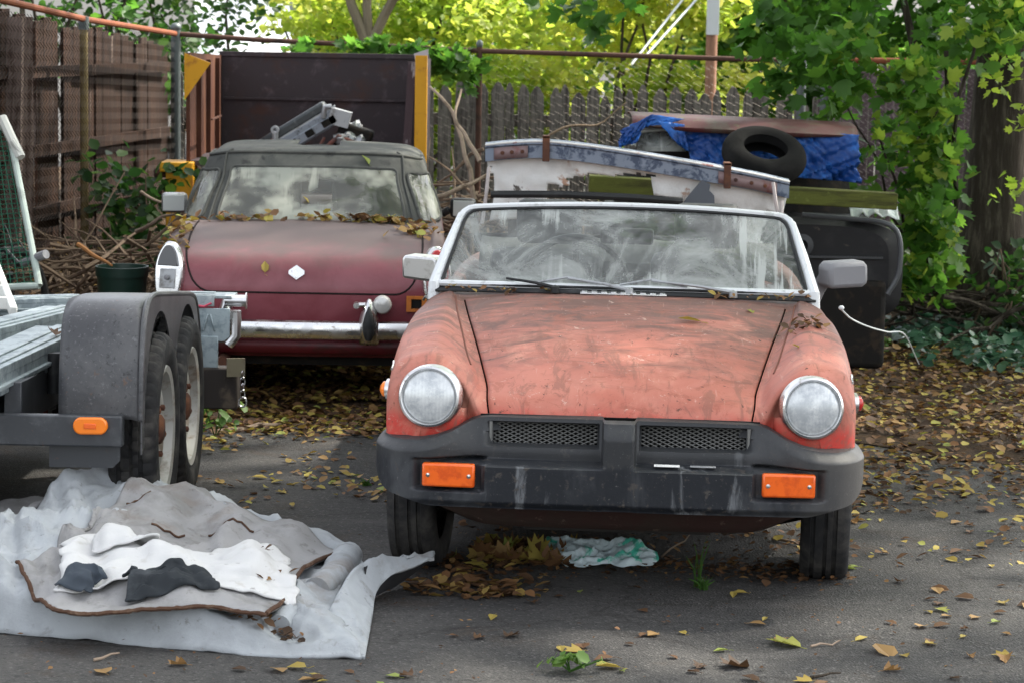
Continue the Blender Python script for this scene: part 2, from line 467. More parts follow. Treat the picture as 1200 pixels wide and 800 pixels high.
# ------------------------------------------------------------------ foliage helpers
L6 = np.array([(0, 0, 0), (-.30, .22, .06), (-.34, .58, .09), (0, 1, -.04), (.34, .58, .09), (.30, .22, .06)])
F6 = [(0, 3, 2, 1), (0, 5, 4, 3)]
LM = np.array([(0, 0, 0), (-.28, .10, .05), (-.55, .40, .10), (-.30, .46, .05), (-.34, .80, .09), (-.12, .72, .02), (0, 1.0, -.03),
               (.12, .72, .02), (.34, .80, .09), (.30, .46, .05), (.55, .40, .10), (.28, .10, .05)])
FM = [(0, 6, 5, 4, 3, 2, 1), (0, 11, 10, 9, 8, 7, 6)]
def leaves_mesh(name, pos, size, mats, rnd, parent=None, tmpl=L6, faces=F6, up=.6, flat=None, curl=0.0, base=None, seed=1):
    """many leaf-shaped faces in one foliage mesh (real positions)"""
    r = np.random.default_rng(seed)
    pos = np.asarray(pos, float); N = len(pos)
    nrm = r.normal(size=(N, 3)); nrm /= np.linalg.norm(nrm, axis=1, keepdims=True)
    nrm[:, 2] = np.abs(nrm[:, 2]) + up
    nrm /= np.linalg.norm(nrm, axis=1, keepdims=True)
    a = r.normal(size=(N, 3)); x = np.cross(a, nrm); x /= np.linalg.norm(x, axis=1, keepdims=True) + 1e-9
    y = np.cross(nrm, x)
    if flat is not None: pass
    k = len(tmpl)
    T = np.repeat(tmpl[None], N, 0).copy()
    if curl:
        c = (r.random((N, 1)) - .35) * curl
        T[:, :, 2] += c * (T[:, :, 0] ** 2 * 3 + (T[:, :, 1] - .5) ** 2 * 1.5)
        T[:, :, 0] *= (.7 + .6 * r.random((N, 1)))
    T = T * np.asarray(size, float).reshape(N, 1, 1)
    V = pos[:, None, :] + T[:, :, :1] * x[:, None] + T[:, :, 1:2] * y[:, None] + T[:, :, 2:] * nrm[:, None]
    V = V.reshape(-1, 3)
    if parent is not None:
        Mi = np.array(root_matrix(parent).inverted()); V = V @ Mi[:3, :3].T + Mi[:3, 3]
    if base is not None: V = V - np.array(base)
    nf = len(faces); ls = np.array([len(f) for f in faces])
    flat_f = np.concatenate([np.array(f) for f in faces])
    loops = (flat_f[None] + (np.arange(N) * k)[:, None]).ravel()
    starts = np.concatenate([[0], np.cumsum(np.tile(ls, N))[:-1]])
    me = D.meshes.new(name)
    me.vertices.add(len(V)); me.vertices.foreach_set('co', V.ravel())
    me.loops.add(len(loops)); me.loops.foreach_set('vertex_index', loops.astype(np.int32))
    me.polygons.add(nf * N); me.polygons.foreach_set('loop_start', starts.astype(np.int32))
    me.update(calc_edges=True); me.validate()
    at_ = me.attributes.new('rnd', 'FLOAT', 'FACE')
    at_.data.foreach_set('value', np.repeat(np.asarray(rnd, float), nf).astype(np.float32))
    me.materials.append(mats)
    o = D.objects.new(name, me); COL.objects.link(o)
    if parent is not None: o.parent = parent
    if base is not None: o.location = [float(q) for q in base]
    return o
def clusters(centres, radii, n, r, squash=.75):
    """leaf positions in clumps: each clump gets a share of n by its size"""
    centres = np.asarray(centres, float); radii = np.asarray(radii, float)
    wgt = radii ** 2.2; wgt /= wgt.sum()
    idx = r.choice(len(centres), size=n, p=wgt)
    d = r.normal(size=(n, 3)); d /= np.linalg.norm(d, axis=1, keepdims=True)
    q = r.random((n, 1)) ** .45
    d = d * q * radii[idx][:, None]; d[:, 2] *= squash
    return centres[idx] + d, idx
def limb(mb, a, b, r0, r1, bend=.15, n=7, seed=0, k=8):
    a = Vector(a); b = Vector(b); L = (b - a).length
    pts = []; rr = []
    for i in range(n + 1):
        t = i / n
        p = a.lerp(b, t) + Vector((mnoise.noise((seed, t * 2.2, 1)), mnoise.noise((seed, t * 2.2, 5)), mnoise.noise((seed, t * 2.2, 9)))) * bend * L * math.sin(math.pi * min(1, t * .9 + .05))
        pts.append(p); rr.append(r0 + (r1 - r0) * t)
    mb.tube(pts, rr, k); return pts

# ------------------------------------------------------------------ ground
def asphalt():
    m, t, b = nodes('worn_asphalt')
    v = tcoord(t)
    big = nz(t, v, .55, 8, .65, .4)
    col = mixc(t, rng_(t, big, .35, .66), (.044, .043, .042), (.073, .070, .066))
    strk = nz(t, tcoord(t, (.35, 1.6, 1)), 1.7, 8, .6, .5)
    col = mixc(t, rng_(t, strk, .50, .70, 0, .5), col, (.092, .088, .083))
    vo = t.nodes.new('ShaderNodeTexVoronoi'); vo.inputs['Scale'].default_value = 130
    t.links.new(v, vo.inputs['Vector'])
    st = rng_(t, vo.outputs['Color'], .70, .98, 0, .5)
    col = mixc(t, st, col, (.17, .165, .155))
    mid = nz(t, v, 42, 5, .7)
    col = mixc(t, rng_(t, mid, .5, .68, 0, .6), col, (.018, .018, .020))
    ve = t.nodes.new('ShaderNodeTexVoronoi'); ve.feature = 'DISTANCE_TO_EDGE'; ve.inputs['Scale'].default_value = .62
    wv_ = t.nodes.new('ShaderNodeVectorMath'); wv_.operation = 'ADD'
    nn_ = t.nodes.new('ShaderNodeTexNoise'); nn_.inputs['Scale'].default_value = 3.0; nn_.inputs['Detail'].default_value = 6
    t.links.new(v, nn_.inputs['Vector']); sc_ = t.nodes.new('ShaderNodeVectorMath'); sc_.operation = 'SCALE'; sc_.inputs[3].default_value = .5
    t.links.new(nn_.outputs['Color'], sc_.inputs[0]); t.links.new(v, wv_.inputs[0]); t.links.new(sc_.outputs[0], wv_.inputs[1]); t.links.new(wv_.outputs[0], ve.inputs['Vector'])
    col = mixc(t, rng_(t, ve.outputs[0], .010, .001, 0, .4), col, (.020, .018, .017))
    col = mixc(t, rng_(t, nz(t, v, 90, 3, .6), .66, .72, 0, .6), col, (.20, .19, .175))
    mould = rng_(t, nz(t, v, 2.3, 8, .7, .6), .54, .70, 0, .55)
    col = mixc(t, mould, col, (.060, .043, .030))
    t.links.new(col, b.inputs['Base Color'])
    b.inputs['Roughness'].default_value = .85; b.inputs['Specular IOR Level'].default_value = .15
    h = mathn(t, 'ADD', vo.outputs['Distance'], mathn(t, 'MULTIPLY', mid, .8))
    bumpn(t, b, h, .7, .006)
    return m
ASPH = asphalt()
g = MB()
gx = np.concatenate([np.linspace(-90, -6, 12), np.linspace(-5, 5, 61), np.linspace(6, 90, 12)])
gy = np.concatenate([np.linspace(-30, 5, 8), np.linspace(5.5, 20, 88), np.linspace(22, 140, 14)])
def ground_z(x, y):
    k = max(0, 1 - max(0, abs(x) - 4) / 2)
    return k * (.010 * fnoise(x, y, 0, .9) + .004 * fnoise(x, y, 3, 3.1))
G = np.array([[(x, y, ground_z(x, y)) for y in gy] for x in gx])
g.grid(np.swapaxes(G, 0, 1))
tag(g.build('ground', ASPH), kind='structure')
SOIL = mat('leaf_mould_soil', (.046, .031, .020), .95, layers=[((.085, .052, .028), 6, .42, .66), ((.024, .018, .013), 18, .5, .7)], bump=(40, 1.0, .02))
s_ = MB()
# soil and leaf mould creeping over the asphalt at the back of the lot: irregular front edge
xs = np.linspace(-8, 9, 120)
def soil_front(x):
    b = 11.55 + .35 * fnoise(x, 2.0, 0, 1.1) + .15 * fnoise(x, 5.0, 0, 4)
    if x > .9: b -= min(1.0, (x - .9) * .9) * (1.25 + .55 * fnoise(x, 9.0, 0, 1.7) + .25 * fnoise(x, 4.0, 2, 5))
    return b
rows = []
for j, tt in enumerate(np.linspace(0, 1, 46)):
    rows.append([(x, soil_front(x) + (24.0 - soil_front(x)) * tt ** 1.6, 0) for x in xs])
S = np.array(rows)
for i in range(S.shape[0]):
    for j in range(S.shape[1]):
        x, y, _ = S[i, j]
        e = min(1, i / 5)
        S[i, j, 2] = ground_z(x, y) + .005 + e * (.012 + .022 * fnoise(x, y, 7, 1.7) + .02 * max(0, fnoise(x, y, 1, .8)))
        if x < -1.9: S[i, j, 2] += min(.26, max(0, (-1.9 - x) * .35)) * min(1, max(0, (y - 11.8) / 2.0))
s_.grid(S)
tag(s_.build('soil', SOIL), kind='structure')
def gz(x, y):
    z = ground_z(x, y)
    if y > soil_front(x) + .2:
        z += .02 + .022 * fnoise(x, y, 7, 1.7) + .02 * max(0, fnoise(x, y, 1, .8))
        if x < -1.9: z += min(.26, max(0, (-1.9 - x) * .35)) * min(1, max(0, (y - 11.8) / 2.0))
    return z

# ------------------------------------------------------------------ fences
WIRE = mat('rusty_fence_wire', (.13, .115, .10), .6, .6, layers=[((.10, .05, .03), 12, .5, .7)])
WIREL = mat('brown_fence_wire', (.026, .021, .018), .8, 0, layers=[((.07, .055, .045), 3, .55, .7)])
RAILR = mat('orange_rusty_rail', (.19, .062, .030), .75, layers=[((.14, .05, .03), 9, .5, .68), ((.28, .13, .08), 22, .6, .75)], bump=(60, .3, .003))
RAILD = mat('dark_rusty_rail', (.085, .045, .034), .75, layers=[((.04, .028, .024), 9, .5, .68)])
POSTG = mat('olive_stained_post', (.17, .125, .055), .6, .2, layers=[((.08, .055, .03), 7, .5, .7, (3, 3, .5))])
POSTZ = mat('grey_galvanised_post', (.10, .115, .115), .5, .5, layers=[((.10, .11, .11), 9, .5, .7)])
def chain(name, p0, p1, z0, z1, parent, m, cell=.056, r=.0021, tops=None):
    """chain-link fabric between two ground points; one mesh of zigzag wires"""
    p0 = np.array(p0, float); p1 = np.array(p1, float); L = np.linalg.norm(p1 - p0); u = (p1 - p0) / L
    nrm = np.array([-u[1], u[0]])
    n = int(L / cell); mb = MB(); ang = [0, 2.1, 4.2]
    for i in range(n):
        ztop = z1 if tops is None else tops[0] + (tops[1] - tops[0]) * i / n
        m_ = int((ztop - z0) / (cell * .5))
        k = np.arange(m_ + 1)
        x = (i + ((k % 2) * 1.0)) * cell + (.0 if i % 2 == 0 else 0)
        z = ztop - k * cell * .5
        off = np.where(k % 2 == 0, .003, -.003)
        c = np.stack([p0[0] + u[0] * x + nrm[0] * off, p0[1] + u[1] * x + nrm[1] * off, z], 1)
        sgn = 1
        V = []
        for a in ang:
            V.append(c + (np.array([u[0], u[1], 0]) * math.cos(a) + np.array([nrm[0], nrm[1], 0]) * math.sin(a)) * r)
        V = np.stack(V, 1).reshape(-1, 3)
        F = [(q * 3 + j, (q + 1) * 3 + j, (q + 1) * 3 + (j + 1) % 3, q * 3 + (j + 1) % 3) for q in range(m_) for j in range(3)]
        mb.add(V, F)
    return mb.build(name, m, parent, world=True, smooth=0)
# left chain-link fence
FL0 = np.array([-3.10, 11.0]); FLP = at(98, 25, 16.0); FLC = at(206, 40, 18.5)
fl = thing('chain_link_fence', (-2.7, 16, 0), 'chain-link fence with an orange rusty top rail in front of brown boards', 'fence')
mb = MB()
e0 = at(0, 0, 14.0); e00 = at(-90, -14, 12.2)
mb.tube([e00, e0, FLP + [0, 0, .012], FLC], .020, 10)
mb.build('top_rail', RAILR, fl, world=True)
for q, (m_, zt) in zip((at(98, 25, 16.0), np.array([-2.95, 12.6, 1.9])), ((POSTG, 1.70), (POSTG, 1.88))):
    mb = MB(); mb.tube([(q[0], q[1], -.1), (q[0], q[1], zt)], .026, 12); mb.build('post', m_, fl, world=True)
    mb = MB(); mb.tube([(q[0], q[1], zt - .03), (q[0], q[1], zt + .05)], .034, 12); mb.build('post_cap', POSTZ, fl, world=True)
chain('wire_mesh', (e00[0] + .02, e00[1]), (FLC[0], FLC[1]), .05, 1.7, fl, WIREL, cell=.072, r=.0022, tops=(1.86, 1.59))
# boards behind it
bf = thing('board_fence', (-3.0, 16, 0), 'old brown vertical board fence standing behind the left chain-link', 'fence')
mb = MB()
y = 11.2; i = 0
r_ = np.random.default_rng(3)
while y < 19.3:
    t = (y - 11.2) / 7.2
    x = -3.38 + t * .66
    wd = .15 + .06 * r_.random()
    zt = 2.02 - .46 * t + .02 * r_.normal()
    gap = .001 + .004 * (r_.random() > .7) + (.06 if i == 24 else 0)
    zb = .05
    mb.box((x + .012 * r_.normal(), y + wd / 2, (zt + zb) / 2), (.022, wd, zt - zb), Matrix.Rotation(-.092, 3, 'Z') @ Matrix.Rotation(.012 * r_.normal(), 3, 'X'))
    y += wd + gap; i += 1
mb.build('boards', WOODB, bf, world=True, smooth=0, bevel=.003)
for zf in (.50, .88, 1.36):
    mb = MB(); mb.bar((-3.345, 11.2, zf + .12), (-2.60, 19.2, zf), .03, .07); mb.build('board_rail', WOODB, bf, world=True, smooth=0)
mb = MB()
for yy, sl in ((15.0, .06), (15.25, -.05)):
    x = -3.30 + (yy - 11.2) / 7.2 * .66
    mb.bar((x, yy, .1), (x + .02, yy + sl, 1.75), .10, .03)
mb.build('loose_board', mat('pale_grey_board', (.17, .125, .105), .9, layers=[((.07, .045, .036), 6, .45, .65, (6, 6, .4))]), bf, world=True, smooth=0)
# back chain-link fence with the dark rail
bk = thing('chain_link_fence', (0, 18.5, 0), 'chain-link fence with a thin dark rusty rail along the back', 'fence')
BC = at(206, 40, 18.5); BM = at(562, 60, 18.5); BR = at(940, 72, 18.5)
mb = MB(); mb.tube([BC, at(300, 47, 18.5), BM, at(750, 66, 18.5), BR], .019, 10); mb.build('top_rail', RAILD, bk, world=True)
for P_, m_, r0 in ((BC, POSTZ, .036), (BM, RAILD, .022), (BR, POSTZ, .034)):
    mb = MB(); mb.tube([(P_[0], P_[1], -.1), (P_[0], P_[1], P_[2] + .03)], r0, 12); mb.build('post', m_, bk, world=True)
    mb = MB(); mb.blob((P_[0], P_[1], P_[2] + .045), (r0 * 1.15, r0 * 1.15, .035), 6); mb.build('post_cap', POSTZ, bk, world=True)
chain('wire_mesh', BC[:2], BR[:2], .05, 1.5, bk, WIRE, cell=.062, r=.0012, tops=(BC[2], BR[2]))
# picket fence
pk = thing('picket_fence', (.8, 19.6, 0), 'weathered grey picket fence with pointed tops along the back', 'fence')
mb = MB(); x = -2.6; r_ = np.random.default_rng(11)
while x < 4.6:
    wd = .062 + .05 * r_.random(); t = (x + .68) / 2.9
    zt = 1.285 - .045 * t + .018 * r_.normal() - (.05 if r_.random() > .93 else 0)
    lean = .012 * r_.normal()
    k = wd / 2
    out = [(-k, -.1), (k, -.1), (k, zt - .07), (k * .35, zt - .01), (0, zt), (-k * .35, zt - .01), (-k, zt - .07)]
    M = Matrix.Translation((x + k, 19.6 + .008 * r_.normal(), 0)) @ Matrix.Rotation(lean, 4, 'Y') @ Matrix.Rotation(math.pi / 2, 4, 'X')
    mb.prism(out, .018, M)
    x += wd + .004 + .016 * r_.random() + (.025 if r_.random() > .9 else 0)
mb.build('pickets', WOODG, pk, world=True, smooth=0)
for zz in (.35, 1.0):
    mb = MB(); mb.bar((-2.6, 19.66, zz), (4.6, 19.66, zz - .05), .04, .09); mb.build('picket_rail', WOODG, pk, world=True, smooth=0)
# slatted fence at the right, running towards the camera
SLAT = mat('purple_brown_slat', (.115, .085, .092), .7, layers=[((.07, .05, .055), 6, .45, .65)])
sf = thing('slat_fence', (2.6, 18, 0), 'purple-brown privacy slat fence behind the hanging maple leaves', 'fence')
A_, B_ = np.array([2.16, 18.45]), np.array([4.3, 17.0])
mb = MB(); n = 38; u_ = (B_ - A_) / np.linalg.norm(B_ - A_)
for i in range(n):
    c = A_ + (B_ - A_) * (i + .5) / n
    mb.box((c[0], c[1], .75), (np.linalg.norm(B_ - A_) / n * .86, .004, 1.46), Matrix.Rotation(math.atan2(u_[1], u_[0]), 3, 'Z') @ Matrix.Rotation(.25 * (1 if i % 2 else -1), 3, 'Z'))
mb.build('slats', SLAT, sf, world=True, smooth=0)
chain('wire_mesh', A_ + [-.02, -.03], B_ + [-.02, -.03], .02, 1.5, sf, mat('pale_coated_wire', (.20, .17, .17), .6), cell=.05, r=.003)
mb = MB(); mb.tube([(A_[0], A_[1], 1.51), (B_[0], B_[1], 1.55)], .022, 10); mb.build('top_rail', RAILR, sf, world=True)
for q in (0.02, .55, 1):
    c = A_ + (B_ - A_) * q
    mb = MB(); mb.tube([(c[0], c[1] - .03, -.1), (c[0], c[1] - .03, 1.56)], .03, 12); mb.build('post', POSTZ, sf, world=True)

# ------------------------------------------------------------------ beyond the fence
def shrub(px, Y, w_, ztop, zlow, n, lm, label, cat='shrub', name='shrub', group='foliage beyond the back fence', size=(.06, .115), seed=0, depth=1.2, stem=BARK, lo=0, hi=1, nc=26):
    r = np.random.default_rng(seed + 100)
    b = at(px, 0, Y); X = b[0]
    o = thing(name, (X, Y, 0), label, cat, group)
    C = np.stack([X + (r.random(nc) - .5) * w_, Y + (r.random(nc) - .5) * depth, zlow + (ztop - zlow) * r.random(nc)], 1)
    C[:, 2] -= .25 * (ztop - zlow) * (np.abs(C[:, 0] - X) / (w_ / 2)) ** 2
    R = .22 + .30 * r.random(nc)
    n = int(n * (1.75 if size[1] < .12 else 1.3))
    P_, idx = clusters(C, R * min(1.3, max(.8, w_ / 2.2)), n, r)
    cr = r.random(nc)
    rn = np.clip(.65 * (lo + (hi - lo) * cr[idx]) + .35 * r.random(n), 0, 1)
    leaves_mesh('foliage', P_, size[0] + (size[1] - size[0]) * r.random(n), lm, rn, o, up=.35, seed=seed, tmpl=LM if size[1] > .17 else L6, faces=FM if size[1] > .17 else F6)
    mb = MB()
    for q in range(6):
        c = C[int(r.integers(nc))]
        limb(mb, (X + .1 * r.normal(), Y + .1 * r.normal(), -.05), c, .03, .008, .12, seed=seed * 7 + q)
    mb.build('stems', stem, o, world=True)
    return o
shrub(395, 24, 1.0, 2.6, .7, 1300, LEAF_Y, 'narrow sunlit yellow-green shrub beside the white gable', seed=1)
shrub(470, 23, 2.4, 2.6, .9, 2600, LEAF_Y, 'bright shrub round the forked pale trunk beyond the back fence', seed=2, hi=.8)
shrub(600, 24, 2.6, 2.9, .6, 3000, LEAF_Y, 'dense yellow-green shrub just right of the yellow post, beyond the pickets', seed=3)
shrub(735, 23, 2.4, 2.5, .6, 3200, LEAF_Y, 'palest yellow shrub left of the utility pole, beyond the pickets', seed=4, lo=.35)
shrub(880, 25, 2.6, 1.9, .6, 2200, LEAF_Y, 'low golden shrub right of the utility pole, beyond the pickets', seed=5, lo=.2)
shrub(640, 30, 5.5, 4.6, 1.2, 4200, LEAF_G, 'mid green tree filling the top centre behind the yellow shrubs', 'tree', 'leafy_tree', 'trees beyond the back fence', (.10, .17), 6, 2.5, lo=.4)
shrub(830, 28, 3.6, 4.2, .9, 4200, LEAF_G, 'darker green tree standing behind the utility pole', 'tree', 'leafy_tree', 'trees beyond the back fence', (.10, .17), 7, 2.0)
shrub(1010, 24, 3.2, 4.0, .5, 4200, LEAF_G, 'shaded green tree behind the slat fence', 'tree', 'leafy_tree', 'trees beyond the back fence', (.12, .20), 8, 1.6, hi=.8)
shrub(520, 33, 5.0, 5.5, 1.0, 4200, LEAF_Y, 'tall sunlit tree far behind the forked pale trunk', 'tree', 'leafy_tree', 'trees beyond the back fence', (.16, .24), 9, 3.0, hi=.7)
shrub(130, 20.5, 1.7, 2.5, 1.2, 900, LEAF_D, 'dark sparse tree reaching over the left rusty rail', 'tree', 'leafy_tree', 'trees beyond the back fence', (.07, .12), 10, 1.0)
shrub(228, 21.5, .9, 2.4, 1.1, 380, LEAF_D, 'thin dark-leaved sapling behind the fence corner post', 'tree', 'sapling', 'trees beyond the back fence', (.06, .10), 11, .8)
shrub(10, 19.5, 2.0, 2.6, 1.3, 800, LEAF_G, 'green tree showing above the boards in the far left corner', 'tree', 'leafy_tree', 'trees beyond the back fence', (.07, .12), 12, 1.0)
# forked pale trunk
ft = thing('forked_tree', (at(432, 50, 21.5)[0], 21.5, 0), 'pale forked trunk with three limbs above the dump body', 'tree')
mb = MB(); p = at(432, 48, 21.5)
limb(mb, (p[0] + .02, 21.5, -.1), p, .085, .065, .04, seed=4)
limb(mb, p, at(430, -90, 21.5), .042, .03, .04, seed=1)
limb(mb, p - [0, 0, .05], at(385, -60, 21.5), .05, .03, .10, seed=2)
limb(mb, p - [0, 0, .03], at(500, -70, 21.3), .045, .03, .10, seed=3)
mb.build('trunk', BARKL, ft, world=True)
r_ = np.random.default_rng(77)
C = np.array([at(x_, y_, 21.4 + .5 * r_.random()) for x_, y_ in zip(r_.uniform(360, 520, 16), r_.uniform(-190, -30, 16))])
P_, idx = clusters(C, np.full(16, .35), 1300, r_)
leaves_mesh('crown', P_, .09 + .08 * r_.random(1300), LEAF_Y, r_.random(1300) * .8, ft, seed=5)
# white-roofed shed
WHITEW = mat('white_siding', (.80, .81, .82), .6, layers=[((.72, .73, .74), 9, .5, .7, (.2, .2, 8))])
c = at(286, 60, 28)
wh = thing('white_shed', (c[0], 29.5, 0), 'low shed with a bright white roof showing between leaves above the left fence corner', 'shed')
mb = MB(); mb.box((c[0], 29.5, .4), (1.15, 2.6, .9)); mb.build('wall', WHITEW, wh, world=True, smooth=0)
for s_g in (-1, 1):
    mb = MB(); q = Matrix.Rotation(-s_g * math.atan2(1.35, 1.5), 3, 'X')
    mb.prism([(-.66, -1.02), (.62, -1.02), (.30, 1.0), (-.66, 1.0)], .05, Matrix.Translation((c[0], 29.5 + s_g * .75, 1.52)) @ q.to_4x4() @ (Matrix.Rotation(math.pi, 4, 'Z') @ Matrix.Scale(-1, 4, (1, 0, 0)) if s_g > 0 else Matrix.Identity(4)))
    mb.build('roof_slope', mat('white_metal_roof', (.82, .83, .85), .5, layers=[((.74, .75, .77), 6, .5, .7)]) if s_g < 0 else D.materials['white_metal_roof'], wh, world=True, smooth=0)
# utility pole
up = thing('utility_pole', (at(830, 60, 21.6)[0], 21.6, 0), 'wooden utility pole with a pale metal guard above the picket fence', 'pole')
p = at(832, 100, 21.6)
mb = MB(); mb.tube([(p[0], 21.6, -.2), (p[0] + .02, 21.6, 7.5)], .048, 14)
mb.build('shaft', mat('reddish_pole_wood', (.30, .165, .11), .85, layers=[((.20, .11, .08), 7, .45, .65, (4, 4, .4))]), up, world=True)
mb = MB(); mb.box((p[0] + .004, 21.545, 2.11), (.105, .025, .95)); mb.build('metal_guard', mat('pale_metal_guard', (.55, .58, .62), .5, .2), up, world=True, bevel=.004)
mb = MB()
for a_, b_ in ((at(800, 0, 21.5), at(748, 66, 21)), (at(816, 0, 21.5), at(762, 60, 21))):
    d_ = (a_ - b_); mb.tube([b_ - d_ * .15, a_ + d_ * 3.0], .010, 6)
mb.build('guy_wire', mat('pale_wire', (.45, .48, .50), .5), up, world=True)

# ------------------------------------------------------------------ big maple at the right and its low leaves
mt = thing('maple_tree', (2.84, 15.2, 0), 'big dark-trunked maple at the right with leaves hanging over the lot', 'tree')
mb = MB()
tp = [at(1162, 352, 15.2), at(1160, 300, 15.2), at(1166, 240, 15.2), at(1172, 150, 15.2), at(1180, 60, 15.2), at(1186, 0, 15.2), (3.1, 15.2, 3.2), (3.2, 15.3, 5.0)]
tp[0] = np.array([2.83, 15.2, -.1])
n = len(tp)
path = cr1(np.array(tp), 8); rr = np.interp(np.linspace(0, n - 1, len(path)), range(n), [.30, .235, .20, .185, .178, .178, .16, .12])
V0 = mb.n
mb.tube([tuple(q) for q in path], list(rr), 28)
Vv = mb.v[-1]
for i in range(len(Vv)):
    ring = i // 28; c = path[min(ring, len(path) - 1)]
    d = Vv[i] - c; a = math.atan2(d[1], d[0])
    flare = max(0, .55 - Vv[i][2]) * .5
    k = 1 + .06 * math.sin(a * 5 + c[2] * 1.5) + flare * (.5 + .5 * math.sin(a * 4 + 1)) + .05 * fnoise(a * 3, c[2] * 2.0)
    Vv[i] = c + d * k
limb(mb, (3.0, 15.2, 1.1), (2.55, 14.9, 3.0), .10, .06, .06, seed=21)
limb(mb, (3.1, 15.2, 3.0), (5.5, 17.0, 6.0), .10, .04, .10, seed=22)
limb(mb, (3.1, 15.2, 2.6), (1.0, 12.5, 6.0), .10, .04, .10, seed=23)
limb(mb, (3.1, 15.2, 3.4), (6.5, 12.5, 6.0), .10, .04, .10, seed=24)
mb.build('trunk', BARK, mt, world=True)
r_ = np.random.default_rng(42)
# the high crown shades the lot; it stands above the top of the picture
nc = 120
C = []
while len(C) < nc:
    q = np.array([r_.uniform(-1.5, 10.5), r_.uniform(7.0, 20.5), r_.uniform(4.2, 9.0)])
    e = ((q[0] - 4.6) / 6.2) ** 2 + ((q[1] - 13.6) / 7.0) ** 2 + ((q[2] - 6.3) / 3.4) ** 2
    if e < 1: C.append(q)
P_, idx = clusters(np.array(C), r_.uniform(.7, 1.25, nc), 13500, r_, .6)
leaves_mesh('crown', P_, .17 + .10 * r_.random(len(P_)), LEAF_G, r_.random(len(P_)), mt, seed=8, up=.8)
# low boughs seen in the picture
def bough(pts, n, rad_, lm, seed, sizes=(.085, .14), name='bough', lo=0, hi=1):
    r = np.random.default_rng(seed)
    C = np.array([at(x_, y_, Y_) for x_, y_, Y_ in pts])
    Rr = np.array([rad_] * len(C)) * r.uniform(.8, 1.25, len(C))
    P2, ix = clusters(C, Rr, n, r, .85)
    cr = r.random(len(C))
    rn = np.clip(lo + (hi - lo) * (.6 * cr[ix] + .4 * r.random(n)), 0, 1)
    o = leaves_mesh(name, P2, sizes[0] + (sizes[1] - sizes[0]) * r.random(n), lm, rn, mt, tmpl=LM, faces=FM, up=.25, seed=seed)
    return o, C
r_ = np.random.default_rng(9)
pts = [(x_, y_, 14.2 + .8 * q) for x_, y_, q in zip(r_.uniform(925, 1200, 26), r_.uniform(-60, 70, 26), r_.random(26))]
bough(pts, 950, .22, LEAF_G, 31, (.065, .12), hi=.95)
bough(pts[::3], 160, .2, LEAF_Y, 37, (.06, .11), hi=.6)  # brighter leaf colour mixed in as painted highlights on the boughs
pts = [(905, 20, 14.4), (900, 60, 14.5), (912, 85, 14.5), (925, 100, 14.4), (940, 60, 14.4), (975, 100, 14.3), (985, 60, 14.2), (660, 5, 14.6), (690, 20, 14.6), (735, -8, 14.8)]
bough(pts, 210, .15, LEAF_G, 32, hi=.8)
vn = []
for y_ in range(90, 340, 16):
    lo = 1052 + 22 * math.sin(y_ * .03) + max(0, (y_ - 250)) * .3
    hi = 1128 - .10 * (y_ - 90)
    for q in range(4):
        vn.append((random.uniform(lo, hi), y_ + random.uniform(-10, 10), 14.1 + random.random() * .6))
bough(vn, 820, .13, LEAF_G, 33, (.06, .115), 'low_shoots')
bough(vn[::3], 150, .15, LEAF_Y, 36, (.06, .11), 'low_shoots', 0, .6)  # paler leaves among the shoots, their lit look put into the colour
bough([(960, 140, 14.6), (985, 128, 14.6), (1012, 180, 14.5), (1025, 225, 14.4), (1020, 95, 14.5)], 62, .12, LEAF_G, 34, (.08, .13), 'low_shoots')
bough([(1190, 60, 14.0), (1196, 140, 14.2), (1190, 230, 14.6), (1185, 95, 14.0)], 80, .14, LEAF_Y, 35, (.05, .08), 'low_shoots', 0, .7)
mb = MB()
for a_, b_, r0 in (((1085, 345, 14.6), (1075, 110, 14.5), .022), ((1100, 350, 14.7), (1110, 60, 14.6), .03), ((1080, 330, 14.5), (1030, 160, 14.3), .012), ((1095, 340, 14.6), (1150, 20, 14.4), .018), ((1075, 300, 14.5), (990, 120, 14.6), .010), ((1110, 350, 14.9), (1060, 0, 14.8), .045)):
    limb(mb, at(*a_), at(*b_), r0, r0 * .45, .10, seed=int(a_[0] + b_[0]))
mb.build('shoot_stems', BARK, mt, world=True)

# dark undergrowth below the maple, ivy on the ground
r_ = np.random.default_rng(51)
def undergrowth(name, pxr, pyr, Yr, n, lm, label, cat, seed, size=(.05, .09), zmax=.55, nc=26):
    r = np.random.default_rng(seed)
    C = []
    for q in range(nc):
        Y_ = r.uniform(*Yr); p_ = at(r.uniform(*pxr), 200, Y_); C.append((p_[0], Y_, r.uniform(.05, zmax)))
    C = np.array(C); b = C.mean(0); b[2] = 0
    P2, ix = clusters(C, np.full(nc, .22), n, r, .8)
    P2[:, 2] = np.abs(P2[:, 2]) + .02
    o = thing(name, b, label, cat)
    leaves_mesh('foliage', P2, r.uniform(*size, n), lm, r.random(n), o, seed=seed, up=.4)
    mb = MB()
    for q in range(14):
        c = C[int(r.integers(nc))]; limb(mb, (c[0] + .1 * r.normal(), c[1] + .1 * r.normal(), 0), c + [0, 0, .15], .010, .004, .15, seed=seed + q)
    mb.build('stems', TWIG, o, world=True)
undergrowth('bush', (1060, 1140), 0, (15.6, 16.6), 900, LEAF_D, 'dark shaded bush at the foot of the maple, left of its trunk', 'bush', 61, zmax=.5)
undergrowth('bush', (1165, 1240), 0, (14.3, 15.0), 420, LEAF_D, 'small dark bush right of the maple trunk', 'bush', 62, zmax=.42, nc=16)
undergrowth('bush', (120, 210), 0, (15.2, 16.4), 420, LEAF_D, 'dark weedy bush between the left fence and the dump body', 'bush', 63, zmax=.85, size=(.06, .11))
N = 1500
